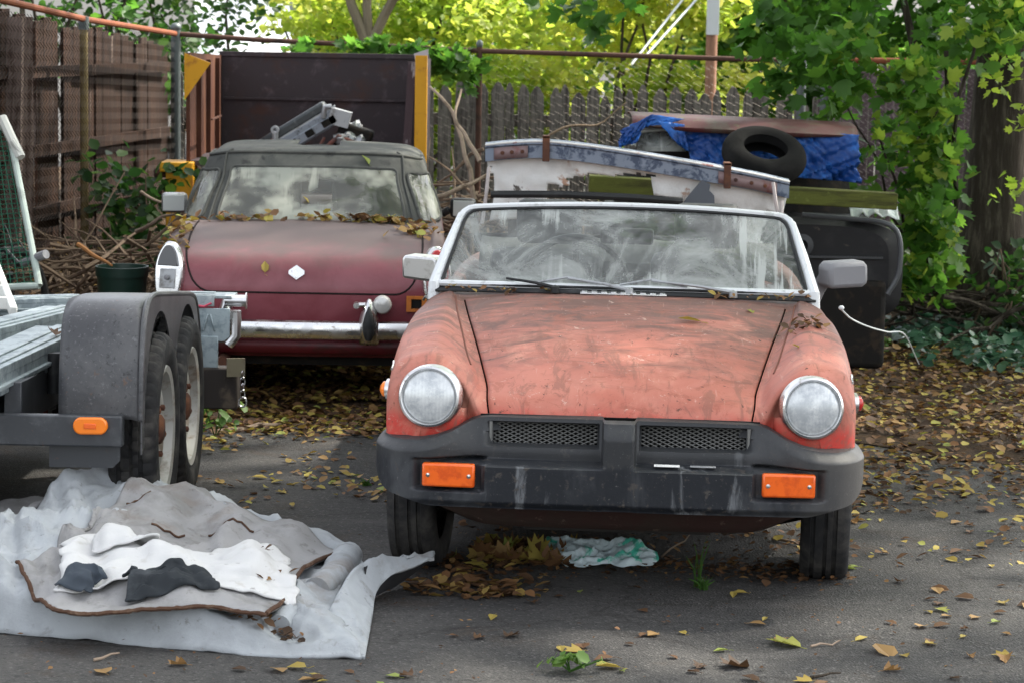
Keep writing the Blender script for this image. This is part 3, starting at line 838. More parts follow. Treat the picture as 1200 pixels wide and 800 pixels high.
X_ = r_.uniform(2.15, 3.9, N); Y_ = r_.uniform(13.0, 14.9, N) + (X_ - 2.2) * .15
keep = (Y_ > 13.1 + .3 * np.sin(X_ * 4)) & (np.abs(X_ - 2.3) + (Y_ - 13) * .1 > .1)
X_, Y_ = X_[keep], Y_[keep]
iv = leaves_mesh('ivy', np.stack([X_, Y_, .03 + .10 * r_.random(len(X_))], 1), r_.uniform(.05, .085, len(X_)), IVY, r_.random(len(X_)), up=.9, seed=66)
tag(iv, kind='stuff')
# vine over the back rail
vt = thing('vine', at(460, 62, 18.45), 'green vine climbing over the dark rail above the dump body', 'vine')
r_ = np.random.default_rng(71)
C = np.array([at(x_, y_ + 6 * math.sin(x_), 18.4) for x_, y_ in zip(np.linspace(415, 545, 16), np.linspace(58, 78, 16))] + [at(545, 100, 18.5), at(552, 84, 18.5), at(535, 70, 18.5), at(350, 58, 18.4)])
P_, _ = clusters(C, np.full(len(C), .13), 420, r_)
leaves_mesh('leaves', P_, r_.uniform(.07, .12, 420), LEAF_G, r_.random(420) * .9, vt, tmpl=LM, faces=FM, seed=72, up=.3)
mb = MB(); mb.tube([tuple(c) for c in C[:16]], .007, 6); mb.build('stem', TWIG, vt, world=True)

# ------------------------------------------------------------------ wheel shared by the cars
def tyre_mb(R=.30, W=.165, n=72, x=0.0, notch=.004, M=None, blocks=False):
    h = W / 2
    prof = [(R * .66, -h * .80), (R * .72, -h * .98), (R * .82, -h * 1.02), (R * .92, -h * .98), (R * .965, -h * .86), (R * .988, -h * .72)]
    for c in (-.45, 0, .45):
        prof += [(R, h * (c - .17)), (R - .008, h * (c - .14)), (R - .008, h * (c + .0)), (R, h * (c + .03))] if c != 0 else [(R, h * -.08), (R - .008, h * -.06), (R - .008, h * .06), (R, h * .08)]
    prof += [(R * .988, h * .72), (R * .965, h * .86), (R * .92, h * .98), (R * .82, h * 1.02), (R * .72, h * .98), (R * .66, h * .80)]
    k = len(prof)
    def mod(i, j):
        if blocks and 4 <= j <= k - 5:
            return -notch if (i + (j // 4)) % 3 == 0 else 0
        if j in (4, 5, k - 6, k - 5): return -notch if i % 2 else 0
        if j in (6, 9, k - 10, k - 7): return -notch * .5 if (i // 1) % 3 == 0 else 0
        return 0
    m = MB(); m.lathe(prof, n, M, mod=mod); return m
def axle(x, y, z, steer=0.0):
    return Matrix.Translation((x, y, z)) @ Matrix.Rotation(steer, 4, 'Z') @ Matrix.Rotation(math.pi / 2, 4, 'Y')
def car_wheel(parent, x, y, R=.30, W=.165, steer=0, rim=None, z=None):
    s = 1 if x > 0 else -1
    z = R - .012 if z is None else z
    wheel = tyre_mb(R, W, 84, M=axle(x, y, z, steer)).build('wheel', TYRE, parent)
    m = MB(); M = axle(x, y, z, steer) @ Matrix.Scale(s, 4, (0, 0, 1))
    h = W / 2
    m.lathe([(R * .67, h * .78), (R * .65, h * .85), (R * .60, h * .7), (R * .52, h * .30), (R * .40, h * .40), (R * .24, h * .62), (R * .22, h * .85), (R * .10, h * .95), (.0001, h * .95)], 40, M)
    m.build('rim', rim or ALLOY, wheel)
    return wheel

def rounded_seam(P, idx, r=.004):
    return [samp(P, i, j) for i, j in idx]

# ------------------------------------------------------------------ the orange roadster
CX, CY, YAW = .333, 7.805, rad(2.75)
car = thing('convertible_car', (CX, CY, -.010), 'faded orange open roadster with black rubber bumper, facing the camera', 'car', rot=(0, rad(.35), -YAW))
def R9(y, z0, z1, x2, z2, c3, c4, c5, c6, c7=(.752, .42), c8=(.70, .25), xm=None):
    xm = x2 * .55 if xm is None else xm
    return np.array([(0, y, z0), (xm, y, z1), (x2, y, z2)] + [(c[0], y, c[1]) for c in (c3, c4, c5, c6, c7, c8)])
base = R9(.32, .700, .695, .433, .668, (.485, .715), (.60, .792), (.700, .748), (.742, .64), (.748, .44), (.70, .26))
C0 = np.array([.60, .668])
cap = []
for k, y, hy, hz in ((.20, .128, .20, .49), (.55, .130, .20, .51), (.78, .140, .172, .565), (.90, .160, .170, .590), (.97, .215, .215, .645)):
    r_ = base.copy()
    for c, wgt in zip(range(3, 9), (.80, 1, 1, 1, 1, 1)):
        ke = 1 - (1 - k) * wgt
        r_[c, 0] = C0[0] + (base[c, 0] - C0[0]) * ke
        r_[c, 2] = C0[1] + (base[c, 2] - C0[1]) * ke
        r_[c, 1] = y + max(0, r_[c, 2] - C0[1]) * .25
    r_[0] = (0, hy, hz + .009); r_[1] = (.235, hy, hz + .007); r_[2] = (.416 + .01 * (k > .9), hy, hz)
    r_[3, 1] = (y + hy) / 2 + .012
    cap.append(r_)
rowsF = cap + [base,
    R9(.52, .752, .745, .462, .712, (.520, .752), (.612, .806), (.715, .762), (.757, .63)),
    R9(.80, .806, .800, .505, .766, (.557, .795), (.622, .826), (.724, .778), (.763, .62)),
    R9(1.10, .845, .840, .550, .810, (.592, .824), (.628, .840), (.720, .792), (.762, .62)),
    R9(1.31, .862, .857, .577, .834, (.610, .838), (.625, .848), (.705, .800), (.757, .62)),
    R9(1.36, .862, .858, .583, .838, (.615, .840), (.630, .848), (.703, .802), (.756, .62)),
    R9(1.50, .862, .858, .583, .842, (.620, .842), (.640, .846), (.700, .802), (.756, .62)),
    R9(1.66, .850, .848, .583, .836, (.625, .838), (.645, .842), (.698, .802), (.756, .62)),
    R9(1.70, .40, .40, .583, .40, (.625, .70), (.650, .815), (.695, .800), (.756, .62)),
    R9(1.76, .34, .32, .583, .30, (.625, .60), (.652, .805), (.693, .800), (.756, .62)),
    R9(2.15, .34, .32, .583, .30, (.625, .60), (.655, .800), (.692, .795), (.756, .62)),
    R9(2.58, .34, .32, .583, .30, (.625, .60), (.655, .800), (.695, .795), (.758, .62)),
    R9(2.64, .70, .70, .583, .72, (.625, .78), (.650, .815), (.700, .795), (.760, .62)),
    R9(2.80, .800, .80, .55, .802, (.60, .808), (.645, .822), (.702, .795), (.762, .62)),
    R9(3.20, .800, .798, .50, .788, (.58, .800), (.635, .816), (.700, .785), (.760, .62)),
    R9(3.60, .770, .765, .48, .750, (.56, .765), (.625, .790), (.692, .755), (.745, .61)),
    R9(3.82, .715, .712, .47, .700, (.55, .712), (.615, .735), (.675, .70), (.715, .58)),
    R9(3.90, .60, .60, .47, .60, (.55, .60), (.60, .60), (.64, .58), (.68, .50), (.69, .42), (.66, .30)),
    R9(3.92, .45, .45, .47, .45, (.55, .45), (.59, .44), (.61, .43), (.64, .40), (.65, .36), (.63, .30))]
KR, KC = 5, 6
for r_ in rowsF[4:12]:            # fuller wing shoulders
    r_[4, 2] += .006; r_[5, 0] += .014; r_[5, 2] += .014; r_[6, 0] += .006; r_[3, 2] += .004
half = surf(np.array(rowsF), KR, KC)
# extra crispness: gentle surface unevenness of old panels
PG = mirror_cols(half)
nr, ncg = PG.shape[:2]; mid = (ncg - 1) // 2
HC = 2 * KC
H0, H1 = 2 * KR, 9 * KR          # hood rows
def in_hood(i, j): return H0 <= i < H1 and mid - HC <= j < mid + HC
def in_arch(i, j):
    c = PG[i, j] * .5 + PG[i + 1, j + 1] * .5
    if abs(c[0]) < .64: return False
    for ya in (.74, 3.05):
        if (c[1] - ya) ** 2 + (c[2] - .30) ** 2 < .345 ** 2: return True
    return False
def in_door(i, j):
    a = abs(j + .5 - mid)
    return 12 * KR <= i < 16 * KR and a > 4.9 * KC
mb = MB()
for s in (-1, 1):                # lower inner part of each wing nose, round below the headlight
    fan = []
    for th in np.linspace(rad(192), rad(318), 30):
        row = []
        for k, y in ((.15, .127), (.5, .129), (.75, .138), (.88, .155), (.96, .195), (1.0, .26)):
            row.append((s * (.60 + (.168 - (.012 + .030 * max(0, 1 - (th - rad(192)) / rad(45))) * (math.cos(th) < 0)) * k * math.cos(th)), y, .668 + .215 * k * math.sin(th)))
        fan.append(row)
    mb.grid(np.array(fan))
mb.grid(PG, keep=lambda i, j: not in_hood(i, j) and not in_arch(i, j) and not in_door(i, j) and not (PG[i, j, 1] < .52 and PG[i, j, 2] < .47 and abs(PG[i, j, 0]) > .5))
body = mb.build('body', ORANGE, car, smooth=50)
for s in (-1, 1):
    mb = MB(); mb.grid(PG, keep=lambda i, j: in_door(i, j) and not in_arch(i, j) and (j + .5 - mid) * s > 0)
    d = mb.build('door', ORANGE, car, smooth=50, solid=.02)
    mb = MB(); mb.tube([(s * .765, 2.42, .66), (s * .785, 2.44, .66), (s * .785, 2.52, .66), (s * .765, 2.54, .66)], .008, 8); mb.build('handle', CHROME, d)
HG = PG[H0:H1 + 1, mid - HC:mid + HC + 1].copy()
HG[:, 0, 0] += .005; HG[:, -1, 0] -= .005; HG[:, :, 2] += .005
HG[-1, :, 1] -= .006
mb = MB(); mb.grid(HG)
hood = mb.build('hood', ORANGE, car, smooth=50, solid=.022)
# bead between inner wing and wing
for s in (-1, 1):
    pts = [PG[i, mid + s * int(2.9 * KC)] + np.array([0, 0, .001]) for i in range(6 * KR - 2, 10 * KR)]
    mb = MB(); mb.tube(pts, .0035, 6); mb.build('wing_seam', mat('seam_grime', (.17, .075, .055), .8) if s < 0 else D.materials['seam_grime'], car)
# arch lips
for s in (-1, 1):
    for ya in (.74, 3.05):
        pts = []
        for a in np.linspace(-.15, math.pi + .15, 30):
            yy, zz = ya + .345 * math.cos(a), .30 + .345 * math.sin(a)
            xx = np.interp(zz, [.25, .42, .62, .80], [.70, .752, .760, .72])
            if yy < .55 and zz < .47: continue
            pts.append((s * (xx - .004), yy, zz))
        mb = MB(); mb.tube(pts, .012, 8); mb.build('arch_lip', ORANGE, car)
# dark inner structure (engine bay, wheel houses, floor)
mb = MB()
mb.box((0, .95, .36), (.80, 1.2, .24)); mb.box((0, 2.2, .24), (1.30, 2.7, .06)); mb.box((0, .42, .40), (.86, .10, .34)); mb.box((0, 3.4, .40), (1.1, .7, .3))
mb.box((0, 1.42, .56), (1.24, .06, .42))
mb.build('underbody', DARK, car)
mb = MB()
mb.tube([(-.58, .74, .25), (-.30, .70, .19), (.30, .70, .19), (.58, .74, .25)], .035, 10); mb.box((0, .62, .205), (.62, .10, .09)); mb.tube([(-.5, .55, .27), (.5, .55, .27)], .014, 8)
mb.tube([(-.35, .45, .2), (-.62, .75, .2)], .015, 8); mb.tube([(.35, .45, .2), (.62, .75, .2)], .015, 8)
mb.build('front_crossmember', mat('oily_suspension', (.020, .017, .015), .6, layers=[((.05, .03, .02), 14, .5, .7)]), car)
# front valance
V_ = []
for x in np.linspace(-.66, .66, 45):
    a = abs(x) / .66
    zb = .245 + .10 * max(0, (a - .62) / .38) ** 1.6
    yb = .12 + .13 * a ** 4
    V_.append([(x, yb - .03, .42), (x, yb - .012, .36), (x, yb + .01, .32), (x, yb + .04, (zb + .30) / 2), (x, yb + .08, zb), (x, yb + .16, zb + .004)])
mb = MB(); mb.grid(np.array(V_))
mb.build('valance', mat('grimy_red_valance', (.040, .021, .018), .75, layers=[((.038, .026, .021), 5, .40, .62), ((.20, .15, .12), 22, .60, .74, (1, 1, 1), .6)], bump=(40, .3, .004)), car, solid=.004)
# rubber bumper
pathb = [(0, 0), (.30, .003), (.55, .012), (.665, .034), (.732, .085), (.766, .16), (.777, .26), (.778, .42)]
pp = cr1(np.array([(-x, y) for x, y in pathb[:0:-1]] + pathb), 14)
ds = np.concatenate([[0], np.cumsum(np.linalg.norm(np.diff(pp, axis=0), axis=1))]); ds -= ds[-1] / 2
NU, NV = 300, 96
ss = np.linspace(ds[0], ds[-1], NU)
bx = np.interp(ss, ds, pp[:, 0]); by = np.interp(ss, ds, pp[:, 1])
tx = np.gradient(bx); ty = np.gradient(by); tl = np.hypot(tx, ty); nxn, nyn = -ty / tl, tx / tl     # inward normal (towards the car)
B = np.zeros((NU, NV, 3)); hole = np.zeros((NU, NV), bool)
def sst(e0, e1, v):
    t = np.clip((v - e0) / (e1 - e0), 0, 1); return t * t * (3 - 2 * t)
for i in range(NU):
    a = abs(ss[i]); X = abs(bx[i])
    zb = .338 + .030 * sst(.58, .72, a) + .085 * sst(.70, .95, a)
    zt = np.interp(a, [0, .41, .445, .475, .53, .58, .64, .70, .80, 1.2], [.610, .608, .605, .594, .566, .550, .541, .538, .540, .525])
    sur = 1 - sst(.44, .62, a)
    for j in range(NV):
        v = j / (NV - 1); z = zb + (zt - zb) * v
        d = .016 * (1 - sst(.338, .362, z)) + .0
        ledge = sst(.470, .484, z)
        d += sur * (ledge * .082 + sst(.50, .62, z) * .045)
        d += (1 - sur) * sst(zt - .035, zt, z) * .030
        # centre block stays forward
        cb = 1 - sst(.046, .056, X)
        d = d * (1 - cb) + cb * (.006 + .016 * (1 - sst(.338, .362, z)) + .045 * sst(.56, .622, z))
        # lamp recess
        rx = sst(.415, .432, X) * (1 - sst(.628, .645, X)); rz = sst(.385, .397, z) * (1 - sst(.480, .492, z))
        d += .034 * rx * rz
        # grille recess edge
        gx_ = sst(.062, .070, X) * (1 - sst(.395 - .02 * (z > .565), .428, X)); gz_ = sst(.520, .530, z) * (1 - sst(.588, .597, z))
        d += .035 * gx_ * gz_
        hole[i, j] = gx_ > .93 and gz_ > .93
        B[i, j] = (bx[i] + nxn[i] * d, by[i] + nyn[i] * d, z)
mb = MB(); mb.grid(B, keep=lambda i, j: not (hole[i, j] and hole[i+1, j] and hole[i, j+1] and hole[i+1, j+1]))
# closed top and bottom returns
top = np.stack([B[:, -1], B[:, -1] + np.stack([nxn * .05, nyn * .05, np.full(NU, .004)], 1)], 1); mb.grid(top)
bot = np.stack([B[:, 0] + np.stack([nxn * .09, nyn * .09, np.full(NU, .01)], 1), B[:, 0]], 1); mb.grid(bot)
bumper = mb.build('bumper', RUBBER, car, smooth=40)
# grille mesh behind each opening
for s in (-1, 1):
    mb = MB(); x0, x1, z0, z1, yy = .066, .425, .518, .600, .152
    st = .026
    for k in range(-6, 32):
        for sg in (1, -1):
            xa = x0 + k * st; pts = []
            for t in (0, 1):
                z = z0 + (z1 - z0) * t; x = xa + sg * (z - z0) / .48 + (0 if sg > 0 else .17)
                pts.append((x, z))
            (xa_, za), (xb, zb_) = pts
            lo, hi = 0.0, 1.0
            dx = xb - xa_
            if abs(dx) > 1e-9:
                t0, t1 = sorted(((x0 - xa_) / dx, (x1 - xa_) / dx)); lo, hi = max(lo, t0), min(hi, t1)
            if hi - lo < .05: continue
            P0 = (s * (xa_ + dx * lo), yy + sg * .001, za + (zb_ - za) * lo); P1 = (s * (xa_ + dx * hi), yy + sg * .001, za + (zb_ - za) * hi)
            mb.tube([P0, P1], .0020, 4)
    mb.tube([(s * .405, yy - .025, .522), (s * .405, yy - .025, .594)], .006, 6)
    mb.build('grille_mesh', mat('grille_wire', (.20, .20, .19), .5, .6) if s < 0 else D.materials['grille_wire'], car)
mb = MB(); mb.box((0, .164, .557), (.88, .006, .11)); mb.build('grille_shade_sheet', mat('grille_shadow', (.006, .006, .006), .9), car)  # black sheet standing in for the shade behind the grille openings
mb = MB(); mb.box((0, .30, .55), (.86, .02, .14)); mb.box((-.18, .25, .54), (.10, .05, .05), Matrix.Rotation(.4, 3, 'Y')); mb.box((.25, .26, .55), (.16, .03, .03)); mb.build('radiator', DARK, car)
# indicators
for s in (-1, 1):
    xi = s * .528
    yb_ = float(np.interp(.528, pp[:, 0], pp[:, 1]))
    mb = MB(); mb.box((xi, yb_ + .016, .438), (.165, .030, .074), Matrix.Rotation(s * .05, 3, 'Z'))
    lamp = mb.build('indicator', AMBER, car, bevel=.007)
    for q in (-.064, .064):
        mb = MB(); mb.lathe([(.0065, 0), (.0065, .003), (.0001, .004)], 12, Matrix.Translation((xi + q, yb_ + .0012 + s * q * .05, .438)) @ Matrix.Rotation(math.pi / 2, 4, 'X'))
        mb.build('screw', CHROME, lamp)
# stickers on the bumper ledge
mb = MB(); mb.box((.150, .040, .4855), (.080, .030, .003)); mb.build('sticker', WHITEP, car, bevel=.001)
mb = MB(); mb.box((.262, .045, .4855), (.080, .022, .003)); mb.build('sticker', ALLOY, car, bevel=.001)
# headlights
for s in (-1, 1):
    M = Matrix.Translation((s * .600, .128, .667)) @ Matrix.Rotation(s * .10, 4, 'Z') @ Matrix.Rotation(math.pi / 2 - .10, 4, 'X') @ Matrix.Scale(.93, 4)
    mb = MB(); mb.lathe([(.110, -.035), (.108, .000), (.103, .014), (.096, .018), (.090, .012), (.088, .004)], 56, M)
    hl = mb.build('headlight', CHROME, car)
    mb = MB(); mb.lathe([(.0895, .006)] + [(.0895 * math.cos(a), .006 + .022 * math.sin(a)) for a in np.linspace(.1, math.pi / 2 - .01, 9)], 56, M)
    mb.build('lens', LENS, hl)
# side markers and chrome strip
for s in (-1, 1):
    M = Matrix.Translation((s * .736, .245, .668)) @ Matrix.Rotation(s * .25, 4, 'Z') @ Matrix.Rotation(s * math.pi / 2, 4, 'Y')
    mb = MB(); mb.lathe([(.034, -.02), (.034, .008), (.028, .012), (.026, .012)], 28, M); sm = mb.build('side_marker', CHROME, car)
    mb = MB(); mb.lathe([(.026, .011), (.024, .022), (.014, .030), (.0001, .032)], 28, M); mb.build('lens', AMBER2 if s < 0 else REDLENS, sm)
    mb = MB(); mb.tube([samp(PG, f_ * KR, mid + s * 5.35 * KC) + np.array([s * .003, -.002, .002]) for f_ in (4.35, 4.6, 4.85, 5.15, 5.45)], .0045, 6); mb.build('trim_strip', CHROME, car)
for s in (-1, 1):
    for ya in (.72, 3.05):
        car_wheel(car, s * .682 + (.018 if ya < 1 else 0), ya, .300, .160, steer=(rad(-4) if ya < 1 else 0))
# cowl: black seal, chrome vent
cp = lambda u, y0, z0: (u * .680, y0 + .062 * u * u, z0 - .010 * u * u)
mb = MB()
mb.grid(np.array([[(u * .69, 1.365 + .062 * u * u, .860 - .012 * u * u), (u * .69, 1.385 + .062 * u * u, .872 - .012 * u * u), (u * .685, 1.405 + .062 * u * u, .884 - .010 * u * u), (u * .68, 1.44 + .06 * u * u, .884 - .010 * u * u)] for u in np.linspace(-1, 1, 41)]))
mb.build('screen_seal', BLACKP, car, solid=.006)
mb = MB(); mb.box((-.005, 1.345, .8685), (.31, .060, .006))
for k in range(9): mb.box((-.145 + k * .035, 1.345, .873), (.020, .05, .005))
mb.build('cowl_vent', CHROME, car, bevel=.002)
# windscreen
def ws(u, v):
    b = np.array([u * .684 - .006, 1.392 + .058 * u * u, .880 - .006 * u * u]); t = np.array([u * .606 - .004, 1.625 + .085 * u * u, 1.160 - .030 * u * u])
    return b + (t - b) * v + np.array([0, -.018 * math.sin(math.pi * v), 0])
mb = MB(); mb.grid(np.array([[ws(u, v) for u in np.linspace(-1, 1, 41)] for v in np.linspace(0, 1, 15)]))
mb.build('windscreen', SCREEN, car)
fr = [ws(u, 0) for u in np.linspace(-.97, .97, 31)] + [ws(1, v) for v in np.linspace(.03, .86, 12)] + [ws(.99, .94), ws(.965, .985)] + [ws(u, 1) for u in np.linspace(.93, -.93, 31)] + [ws(-.965, .985), ws(-.99, .94)] + [ws(-1, v) for v in np.linspace(.86, .03, 12)]
mb = MB(); mb.tube([p + np.array([0, 0, .004]) for p in fr], .0125, 8, closed=True)
for s in (-1, 1):
    mb.tube([ws(s, 0) + [s * .006, .0, -.055], ws(s, .0) + [s * .006, 0, 0], ws(s * 1.006, .5), ws(s * 1.0, .92)], [.024, .022, .020, .015], 10)
wsf = mb.build('windscreen_frame', SILVER, car)
ru = [q * .972 + np.array([0, -.012, .0]) + np.mean(fr, 0) * .028 for q in fr]
mb = MB(); mb.tube(ru, .006, 6, closed=True); mb.build('glazing_rubber', BLACKP, wsf)
# wipers: three
for (xa, xb, zt_) in ((-.24, -.42, .0), (.02, -.20, .018), (.385, .10, .018)):
    ua, ub = xa / .668, xb / .668
    A = ws(ua, 0) + np.array([0, -.045, -.004]); Bp = ws(ub, .105 + zt_) + np.array([0, -.022, 0])
    mb = MB(); mb.lathe([(.016, -.01), (.015, .012), (.0001, .018)], 14, Matrix.Translation(A)); mb.tube([A + [0, 0, .008], A * .6 + Bp * .4 + [0, -.010, .010], Bp], [.0075, .006, .0045], 6)
    wp = mb.build('wiper', BLACKP if xa < 0 else ALLOY, car)
    if zt_:
        p0, p1 = ws(ub - .17, .06) + np.array([0, -.016, 0]), ws(ub + .19, .06) + np.array([0, -.016, 0])
        mb = MB(); mb.tube([p0, Bp + [0, .004, .004], p1], .0045, 5); mb.tube([p0 + [0, .006, -.006], p1 + [0, .006, -.006]], .004, 5)
        mb.build('wiper_blade', ALLOY, wp)
# mirrors
mb = MB()
prof = [(-.066, -.032), (.050, -.040), (.064, -.028), (.058, .030), (.045, .042), (-.060, .044), (-.068, .030)]
mb.prism(prof, .085, Matrix.Translation((-.728, 1.66, .912)) @ Matrix.Rotation(rad(-18), 4, 'Z') @ Matrix.Rotation(math.pi / 2, 4, 'X') @ Matrix.Scale(1.13, 4))
mr = mb.build('door_mirror', mat('brushed_mirror_shell', (.60, .60, .59), .28, .9, layers=[((.35, .34, .32), 14, .52, .7)]), car, bevel=.016)
mb = MB(); mb.tube([(-.705, 1.63, .90), (-.690, 1.64, .855), (-.678, 1.66, .815)], [.018, .015, .02], 10, flat=.8); mb.tube([(-.70, 1.64, .79), (-.745, 1.66, .80), (-.755, 1.70, .785)], .006, 6); mb.build('mirror_stalk', CHROME, mr)
mb = MB()
prof = [(-.060, -.036), (.050, -.032), (.068, -.022), (.066, .036), (.052, .046), (-.048, .042), (-.064, .030)]
mb.prism(prof, .09, Matrix.Translation((.775, 1.66, .930)) @ Matrix.Rotation(rad(22), 4, 'Z') @ Matrix.Rotation(math.pi / 2, 4, 'X') @ Matrix.Scale(1.22, 4))
mr = mb.build('door_mirror', GREYPL, car, bevel=.016); mr['label'] = 'grey plastic door mirror'
mb = MB(); mb.tube([(.742, 1.64, .925), (.715, 1.65, .875), (.690, 1.67, .82)], [.030, .026, .03], 10, flat=.6); mb.build('mirror_stalk', GREYPL, mr)
# interior
mb = MB(); mb.box((0, 1.64, .80), (1.24, .16, .11)); mb.box((-.30, 1.60, .865), (.42, .14, .05)); mb.build('dashboard', INTER, car, bevel=.03)
mb = MB()
Mw = Matrix.Translation((-.19, 1.86, .865)) @ Matrix.Rotation(rad(-62), 4, 'X')
ring = [Mw @ Vector((.185 * math.cos(a), .185 * math.sin(a), 0)) for a in np.linspace(0, 2 * math.pi, 40, endpoint=False)]
mb.tube(ring, .015, 8, closed=True)
for a in (0, math.pi, -math.pi / 2): mb.tube([Mw @ Vector((.04 * math.cos(a), .04 * math.sin(a), -.02)), Mw @ Vector((.185 * math.cos(a), .185 * math.sin(a), 0))], .011, 6)
mb.lathe([(.05, -.03), (.05, .0), (.0001, .01)], 20, Mw); mb.build('steering_wheel', INTER, car)
for s in (-1, 1):
    mb = MB(); mb.box((s * .32, 2.12, .43), (.46, .50, .16), Matrix.Rotation(.12, 3, 'X')); mb.box((s * .32, 2.44, .68), (.45, .13, .50), Matrix.Rotation(.28, 3, 'X'))
    st = mb.build('seat', INTER, car, bevel=.045)
    mb = MB(); mb.box((s * .32, 2.535, 1.02), (.26, .09, .18), Matrix.Rotation(.2, 3, 'X')); mb.build('headrest', INTER, st, bevel=.03)
mb = MB(); mb.box((0, 1.70, 1.045), (.20, .03, .06)); mb.build('rear_view_mirror', BLACKP, car, bevel=.012)
r_ = np.random.default_rng(5)
FB = np.array([[(x, 2.72 + .20 * math.cos(a) + .02 * fnoise(x, a, 0, 5), .835 + .09 * math.sin(a) + .02 * fnoise(x, a, 4, 7)) for x in np.linspace(-.60, .60, 30)] for a in np.linspace(-.3, math.pi + .3, 14)])
mb = MB(); mb.grid(FB); mb.build('folded_hood', CANVAS, car, solid=.01)
# rear: bumper, lamps, boot seam
mb = MB()
bp2 = [(-.765, 3.5), (-.755, 3.80), (-.68, 3.98), (-.4, 4.02), (0, 4.03), (.4, 4.02), (.68, 3.98), (.755, 3.80), (.765, 3.5)]
cs = [(-.02, -.09), (.03, -.07), (.03, .07), (-.02, .09)]
G_ = []
for q, p in enumerate(cr1(np.array(bp2), 5)):
    c = Vector((p[0], p[1] - 3.2, 0)).normalized()
    G_.append([(p[0] + c.x * a, p[1] + c.y * a, .44 + b_) for a, b_ in cs])
mb.grid(np.array(G_), closed=True); mb.build('rear_bumper', RUBBER, car)
for s in (-1, 1):
    mb = MB(); mb.box((s * .60, 3.875, .64), (.10, .06, .20), Matrix.Rotation(-.25, 3, 'X')); mb.build('tail_light', REDLENS, car, bevel=.02)

# ------------------------------------------------------------------ the maroon roadster, seen from behind
MX, MY, MYAW = -.962, 11.6, rad(-2.3)
mid_car = thing('convertible_car', (MX, MY, 0), 'maroon roadster seen from behind with its faded grey-black soft top up', 'car', rot=(0, rad(.3), -MYAW))
def M9(rows):
    return np.array(rows, float)
def panel(z, y, xs, side):
    """a row of the tail: c0..c4 across the back, c5..c8 wrapping down the side"""
    zc = z - .25
    return [(0, y, z), (.28, y + .002, z), (xs[0], y + .010, z), (xs[1], y + .022, z), (xs[2], y + .045, z)] + \
           [(side * .965, y + .085, .25 + zc * .93), (side, y + .16, .25 + zc * .70), (side, y + .22, .25 + zc * .35), (side * .97, y + .26, .25)]
def deck(y, z0, z2, z3, cz, sx=.668, cx=.60, x2=.545):
    return [(0, y, z0), (.28, y, z0 - .004), (x2, y, z2), (x2 + .03, y, z2 + .002), (cx, y, z3), (sx - .022, y, z3 - .035), (sx, y, cz), (sx, y, .40), (sx * .97, y, .25)]
rowsM = [panel(.255, .10, (.50, .56, .60), .66), panel(.30, .055, (.50, .56, .61), .664), panel(.36, .04, (.505, .565, .615), .667), panel(.45, .026, (.51, .57, .618), .669),
    panel(.555, .022, (.515, .572, .618), .670), panel(.635, .040, (.525, .575, .615), .670), panel(.705, .085, (.535, .578, .612), .670),
    deck(.26, .758, .748, .765, .60), deck(.48, .800, .785, .798, .60), deck(.78, .818, .800, .806, .61), deck(1.0, .818, .80, .806, .61), deck(1.10, .79, .79, .804, .61),
    deck(1.14, .42, .42, .80, .61), deck(1.6, .35, .35, .79, .61), deck(2.12, .35, .35, .80, .61), deck(2.16, .70, .72, .80, .61), deck(2.24, .83, .81, .80, .61),
    deck(2.7, .80, .77, .79, .61, cx=.58, x2=.48), deck(3.1, .74, .70, .76, .60, cx=.56, x2=.45), deck(3.32, .62, .60, .66, .55, .62, .54, .44), deck(3.36, .40, .40, .40, .38, .58, .52, .44)]
halfM = surf(np.array(rowsM), KR, KC)
PM = mirror_cols(halfM); midm = (PM.shape[1] - 1) // 2
L0, L1 = 4 * KR, 9 * KR + 2
def in_lid(i, j):
    if not (L0 <= i < L1 and midm - HC <= j < midm + HC): return False
    c = (PM[i, j] + PM[i+1, j+1]) / 2
    # rounded lower corners
    a = (L0 + 2 * KR - (i + .5)) / KR * .10; b_ = (abs(j + .5 - midm) - (HC - 3)) / 3 * .12
    return not (a > 0 and b_ > 0 and (a / .20) ** 2 + (b_ / .12) ** 2 > 1.0)
def in_archm(i, j):
    c = (PM[i, j] + PM[i+1, j+1]) / 2
    if abs(c[0]) < .60: return False
    return any((c[1] - ya) ** 2 + (c[2] - .28) ** 2 < .32 ** 2 for ya in (.62, 2.65))
mb = MB(); mb.grid(PM, keep=lambda i, j: not in_lid(i, j) and not in_archm(i, j))
mb.build('body', MAROON, mid_car, smooth=50)
mb = MB(); mb.grid(PM, keep=in_lid); lid = mb.build('boot_lid', MAROON, mid_car, smooth=50)
# lid gap with rounded corners
idx = [(L1, midm - HC)] + [(i, midm - HC) for i in range(L1 - 1, L0 + 2 * KR - 1, -1)]
for a in np.linspace(0, math.pi / 2, 9)[1:]:
    idx.append((L0 + 2 * KR * (1 - math.sin(a)), midm - HC + 3 * (1 - math.cos(a))))
idx += [(L0, j) for j in range(midm - HC + 4, midm + HC - 3)]
for a in np.linspace(math.pi / 2, 0, 9)[:-1]:
    idx.append((L0 + 2 * KR * (1 - math.sin(a)), midm + HC - 3 * (1 - math.cos(a))))
idx += [(i, midm + HC) for i in range(L0 + 2 * KR, L1 + 1)]
mb = MB(); mb.tube([samp(PM, a, b) for a, b in idx], .0048, 6); mb.build('lid_gap', mat('gap_grime', (.018, .012, .012), .9), mid_car)
